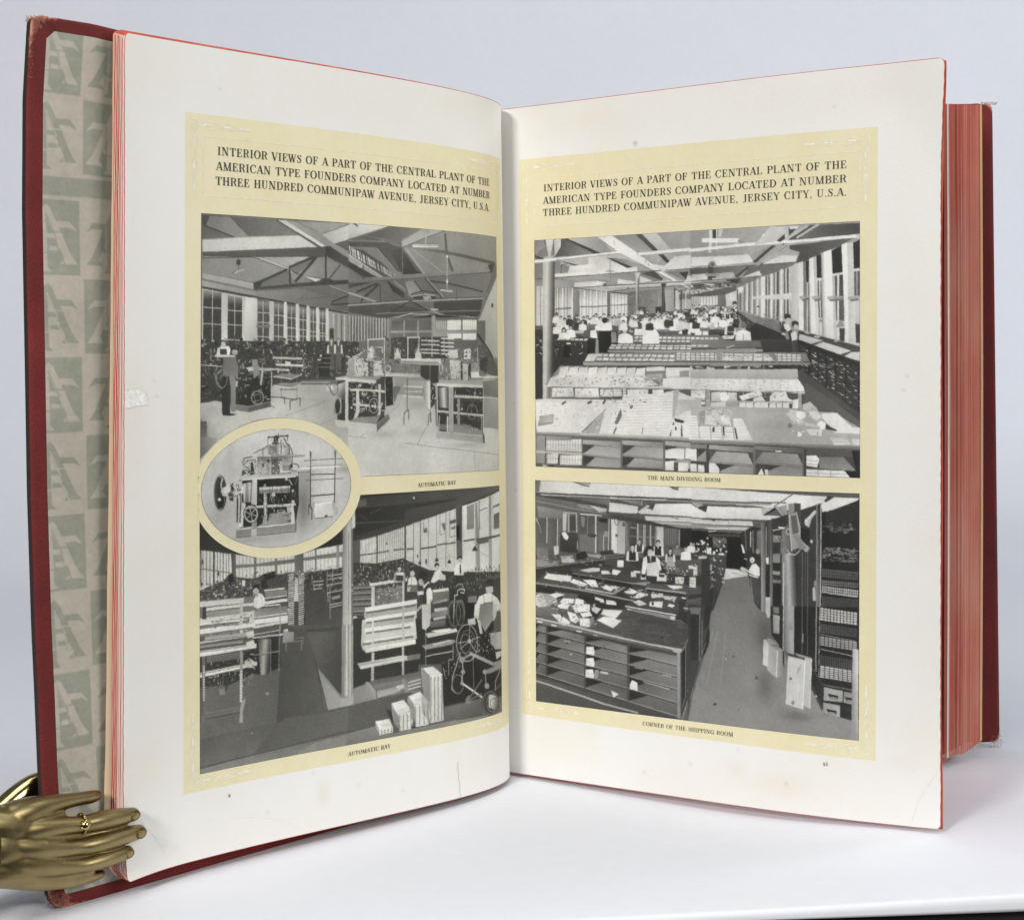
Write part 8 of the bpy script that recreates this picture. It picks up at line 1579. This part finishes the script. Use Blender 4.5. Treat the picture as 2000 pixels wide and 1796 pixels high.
# ------------------------------------------------------------------ brass hand clip
HAND = thing('brass_hand_clip', 'small brass hand wearing a ring, clipped over the left cover edge', 'clip', tuple(hand_pt(-20, 0, 3)))
def hchild(o, parent=None):
    p = parent or HAND; o.parent = p
    if p is HAND: o.matrix_parent_inverse = Matrix.Translation(-HAND.location)
    return o
def tube(bm, pts, seg=16, sub=5):
    """round tapered tube through (t, z, n, radius) points, closed with domes"""
    q = np.array([tuple(hand_pt(*p[:3])*1000)+(p[3],) for p in pts]); s = Spline(np.arange(len(q)), q); t = np.linspace(0, len(q)-1, (len(q)-1)*sub+1); c = s(t)
    rings = []; d = np.gradient(c[:, :3], axis=0); d /= np.linalg.norm(d, axis=1, keepdims=True)
    def ring(p, dd, r):
        a = np.cross(dd, (0, 0, 1)); a /= np.linalg.norm(a); b = np.cross(dd, a)
        return [bm.verts.new((p+r*(a*math.cos(k*2*math.pi/seg)+b*math.sin(k*2*math.pi/seg)))*.001) for k in range(seg)]
    r0, r1 = c[0, 3], c[-1, 3]
    for k in (80, 60, 35): rings.append(ring(c[0, :3]-d[0]*r0*math.sin(math.radians(k)), d[0], r0*math.cos(math.radians(k))))
    for i in range(len(c)): rings.append(ring(c[i, :3], d[i], c[i, 3]))
    for k in (20, 40, 60, 80): rings.append(ring(c[-1, :3]+d[-1]*r1*math.sin(math.radians(k)), d[-1], r1*math.cos(math.radians(k))))
    for A_, B_ in zip(rings, rings[1:]):
        for k in range(seg): bm.faces.new((A_[k], A_[(k+1) % seg], B_[(k+1) % seg], B_[k]))
    bm.faces.new(rings[0][::-1]); bm.faces.new(rings[-1])
def fused(name, tubes, m, vox=.00034, it=22):
    bm = bmesh.new()
    for t in tubes: tube(bm, t)
    bmesh.ops.recalc_face_normals(bm, faces=bm.faces); me = bpy.data.meshes.new(name); bm.to_mesh(me); bm.free(); me.materials.append(m)
    o = bpy.data.objects.new(name, me); COL.objects.link(o)
    r = o.modifiers.new('fuse', 'REMESH'); r.mode = 'VOXEL'; r.voxel_size = vox; r.use_smooth_shade = True
    s = o.modifiers.new('soften', 'SMOOTH'); s.iterations = it; s.factor = .5
    return hchild(o)
FINGERS = {
 'thumb': [(-24.5, 33.6, 8.0, 5), (-16.2, 36.0, 9.0, 4.7), (-8.5, 36.7, 9.0, 4.0), (-0.3, 36.5, 8.0, 2.9), (7.5, 35.8, 6.5, 2.25), (13.2, 35.1, 5.2, 2.2), (16.5, 34.8, 4.2, 1.8)],
 'index': [(-23.8, 32.3, 9.0, 4.2), (-12.4, 31.2, 10.5, 4.0), (-3.3, 30.3, 11.0, 3.2), (4.7, 29.2, 11.0, 2.65), (9.7, 28.8, 11.0, 2.8), (14.8, 28.6, 10.8, 3.0), (20.8, 28.1, 10.3, 2.85), (26.5, 27.6, 9.7, 2.35)],
 'middle': [(-24.4, 29.0, 10.0, 4.4), (-12.7, 25.9, 11.0, 4.1), (-3.4, 23.4, 11.2, 3.2), (4.7, 22.0, 11.0, 2.6), (9.7, 21.6, 11.0, 2.8), (14.7, 21.5, 10.9, 3.0), (21.1, 21.5, 10.4, 3.0), (28.7, 21.4, 9.8, 2.5)],
 'ring_finger': [(-24.4, 25.2, 10.0, 4.4), (-12.6, 20.8, 10.8, 4.0), (-3.2, 17.6, 10.8, 3.1), (5.0, 15.9, 10.6, 2.45), (9.9, 15.5, 10.6, 2.6), (14.9, 15.5, 10.5, 2.75), (20.3, 15.5, 10.1, 2.65), (24.5, 15.6, 9.6, 2.25)],
 'little': [(-23.3, 19.7, 8.0, 4.4), (-13.0, 15.9, 8.8, 3.8), (-5.1, 12.7, 8.6, 2.8), (3.4, 10.4, 7.8, 2.05), (6.9, 10.0, 7.4, 2.0), (11.6, 9.6, 6.8, 1.9), (17.0, 9.3, 5.6, 1.5)]}
WEBS = [[(-7.5, 27.5, 10.0, 3.6), (0.9, 25.8, 9.3, 2.6), (9.2, 25.0, 8.8, 2.1), (16, 25.0, 8.8, 2.5), (22.5, 24.7, 8.6, 2.2)], [(-7.5, 21.8, 10.0, 3.6), (2.6, 18.9, 9.2, 2.4), (12.7, 18.5, 8.6, 2.1), (16, 18.5, 8.8, 2.4), (20.5, 18.5, 8.5, 2.1)],
 [(-10.0, 17.1, 9.0, 3.6), (-0.1, 13.8, 8.2, 2.3), (6.6, 12.7, 7.8, 2.1), (12, 12.4, 7.4, 1.9)], [(-8.5, 33.7, 9.0, 3.8), (-0.5, 32.5, 8.4, 2.6)]]
WRIST = [[(-50, 31, 3, 6.3), (-38.8, 32.6, 4.0, 6.5), (-28.7, 34.9, 7.0, 6.8), (-22.3, 34.4, 8.5, 6.3), (-14.7, 32.0, 9.0, 5.4), (-7.8, 29.6, 9.0, 4)],
 [(-50, 25, 3, 6.3), (-38.8, 26.4, 4.0, 6.5), (-28.7, 23.3, 7.0, 6.8), (-22.3, 21.0, 8.5, 6.2), (-14.7, 18.5, 9.0, 5), (-7.5, 16.1, 8.5, 3.4)],
 [(-50, 28, 3, 7), (-38.8, 29.6, 4.0, 7), (-28.7, 28.8, 7.0, 7.4), (-21.6, 27.3, 8.8, 6.8), (-12.3, 24.7, 9.2, 4.8)]]
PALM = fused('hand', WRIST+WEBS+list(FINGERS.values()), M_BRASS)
PALM['label'] = 'front half of the clip: right hand with fingers laid on the page'
REAR = fused('rear_hand', [[(-52, 30, -2, 6), (-30, 29, -8, 5), (-13.6, 30.2, -11, 4.2), (-5.4, 34.1, -11.5, 4.2), (.4, 37.2, -11.5, 4), (5.5, 39.0, -10.5, 3.4), (16, 40.0, -7.5, 2.4)],
  [(-52, 26, -2, 6), (-30, 24, -8, 5.2), (-13.6, 24, -11, 4.6), (.4, 24, -11.5, 4.2), (20, 25, -7.5, 2.7), (27, 25, -6, 2.2)], [(-52, 23, -2, 6), (-30, 20, -8, 5.2), (-13.6, 19.5, -11, 4.6), (.4, 16.5, -11, 4.1), (20, 15, -7.5, 2.7), (28, 15, -6, 2.2)],
  [(-30, 19, -8, 4.6), (-13.6, 15, -11, 4.0), (-3, 10.5, -10, 3.2), (.8, 7.0, -7.6, 1.9), (2.2, 5.4, -6.2, 1.4)], [(-13.6, 27, -11, 4.4), (0, 30.5, -11.5, 4.2), (10, 31, -9, 3), (22, 32, -6.2, 2.1)]], M_BRASS2, vox=.0005)
REAR['label'] = 'rear half of the clip behind the cover'
def ellip(name, t, z, n, rt, rz, rn, m, parent, tilt=0., seg=18):
    V, F = [], []; e1 = np.array(E1)*math.cos(tilt)+NN*math.sin(tilt); nn = np.cross(np.array((0, 0, 1.)), e1)*-1
    if nn@NN < 0: nn = -nn
    c = hand_pt(t, z, n)
    for j in range(seg//2+1):
        ph = math.pi*j/(seg//2)
        for i in range(seg):
            th = 2*math.pi*i/seg; V.append(c+.001*(e1*rt*math.sin(ph)*math.cos(th)+np.array((0, 0, 1))*rz*math.sin(ph)*math.sin(th)+nn*rn*math.cos(ph)))
    for j in range(seg//2):
        for i in range(seg): F.append((j*seg+i, j*seg+(i+1) % seg, (j+1)*seg+(i+1) % seg, (j+1)*seg+i))
    return hchild(link_mesh(name, V, F, m, smooth=True), parent)
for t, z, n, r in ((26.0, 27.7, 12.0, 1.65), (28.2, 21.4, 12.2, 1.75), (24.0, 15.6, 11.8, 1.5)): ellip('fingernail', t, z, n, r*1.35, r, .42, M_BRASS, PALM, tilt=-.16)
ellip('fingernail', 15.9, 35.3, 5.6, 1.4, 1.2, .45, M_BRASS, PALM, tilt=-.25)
def torus(name, c, ax_a, ax_b, ra, rb, r, m, parent, seg=48):
    V, F = [], []; nz = np.cross(ax_a, ax_b)
    for i in range(seg):
        a = 2*math.pi*i/seg; p = np.array(c)+.001*(ax_a*ra*math.cos(a)+ax_b*rb*math.sin(a)); o = ax_a*math.cos(a)*rb+ax_b*math.sin(a)*ra; o = o/np.linalg.norm(o)
        for k in range(10): b = 2*math.pi*k/10; V.append(p+.001*r*(o*math.cos(b)+nz*math.sin(b)))
    for i in range(seg):
        for k in range(10): F.append((i*10+k, i*10+(k+1) % 10, ((i+1) % seg)*10+(k+1) % 10, ((i+1) % seg)*10+k))
    return hchild(link_mesh(name, V, F, m, smooth=True), parent)
UP = np.array((0, 0, 1.))
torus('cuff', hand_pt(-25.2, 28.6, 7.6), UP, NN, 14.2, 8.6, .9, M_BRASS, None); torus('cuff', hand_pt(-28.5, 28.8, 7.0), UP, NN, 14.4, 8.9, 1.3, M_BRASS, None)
RING = torus('finger_ring', hand_pt(6.6, 29.1, 11.0), UP, NN, 3.05, 3.05, .42, M_BRASS2, PALM)
ellip('ring_stone', 6.0, 29.4, 14.4, 1.6, 1.7, 1.4, M_BRASS2, RING)
for k in range(6):
    a = k*math.pi/3+.4; ellip('ring_claw', 6.0+1.5*math.cos(a), 29.4+1.6*math.sin(a), 14.2, .45, .45, .9, M_BRASS2, RING, seg=10)
ellip('hinge', -46, 25, -.5, 6, 11, 6.5, M_BRASS2, None)
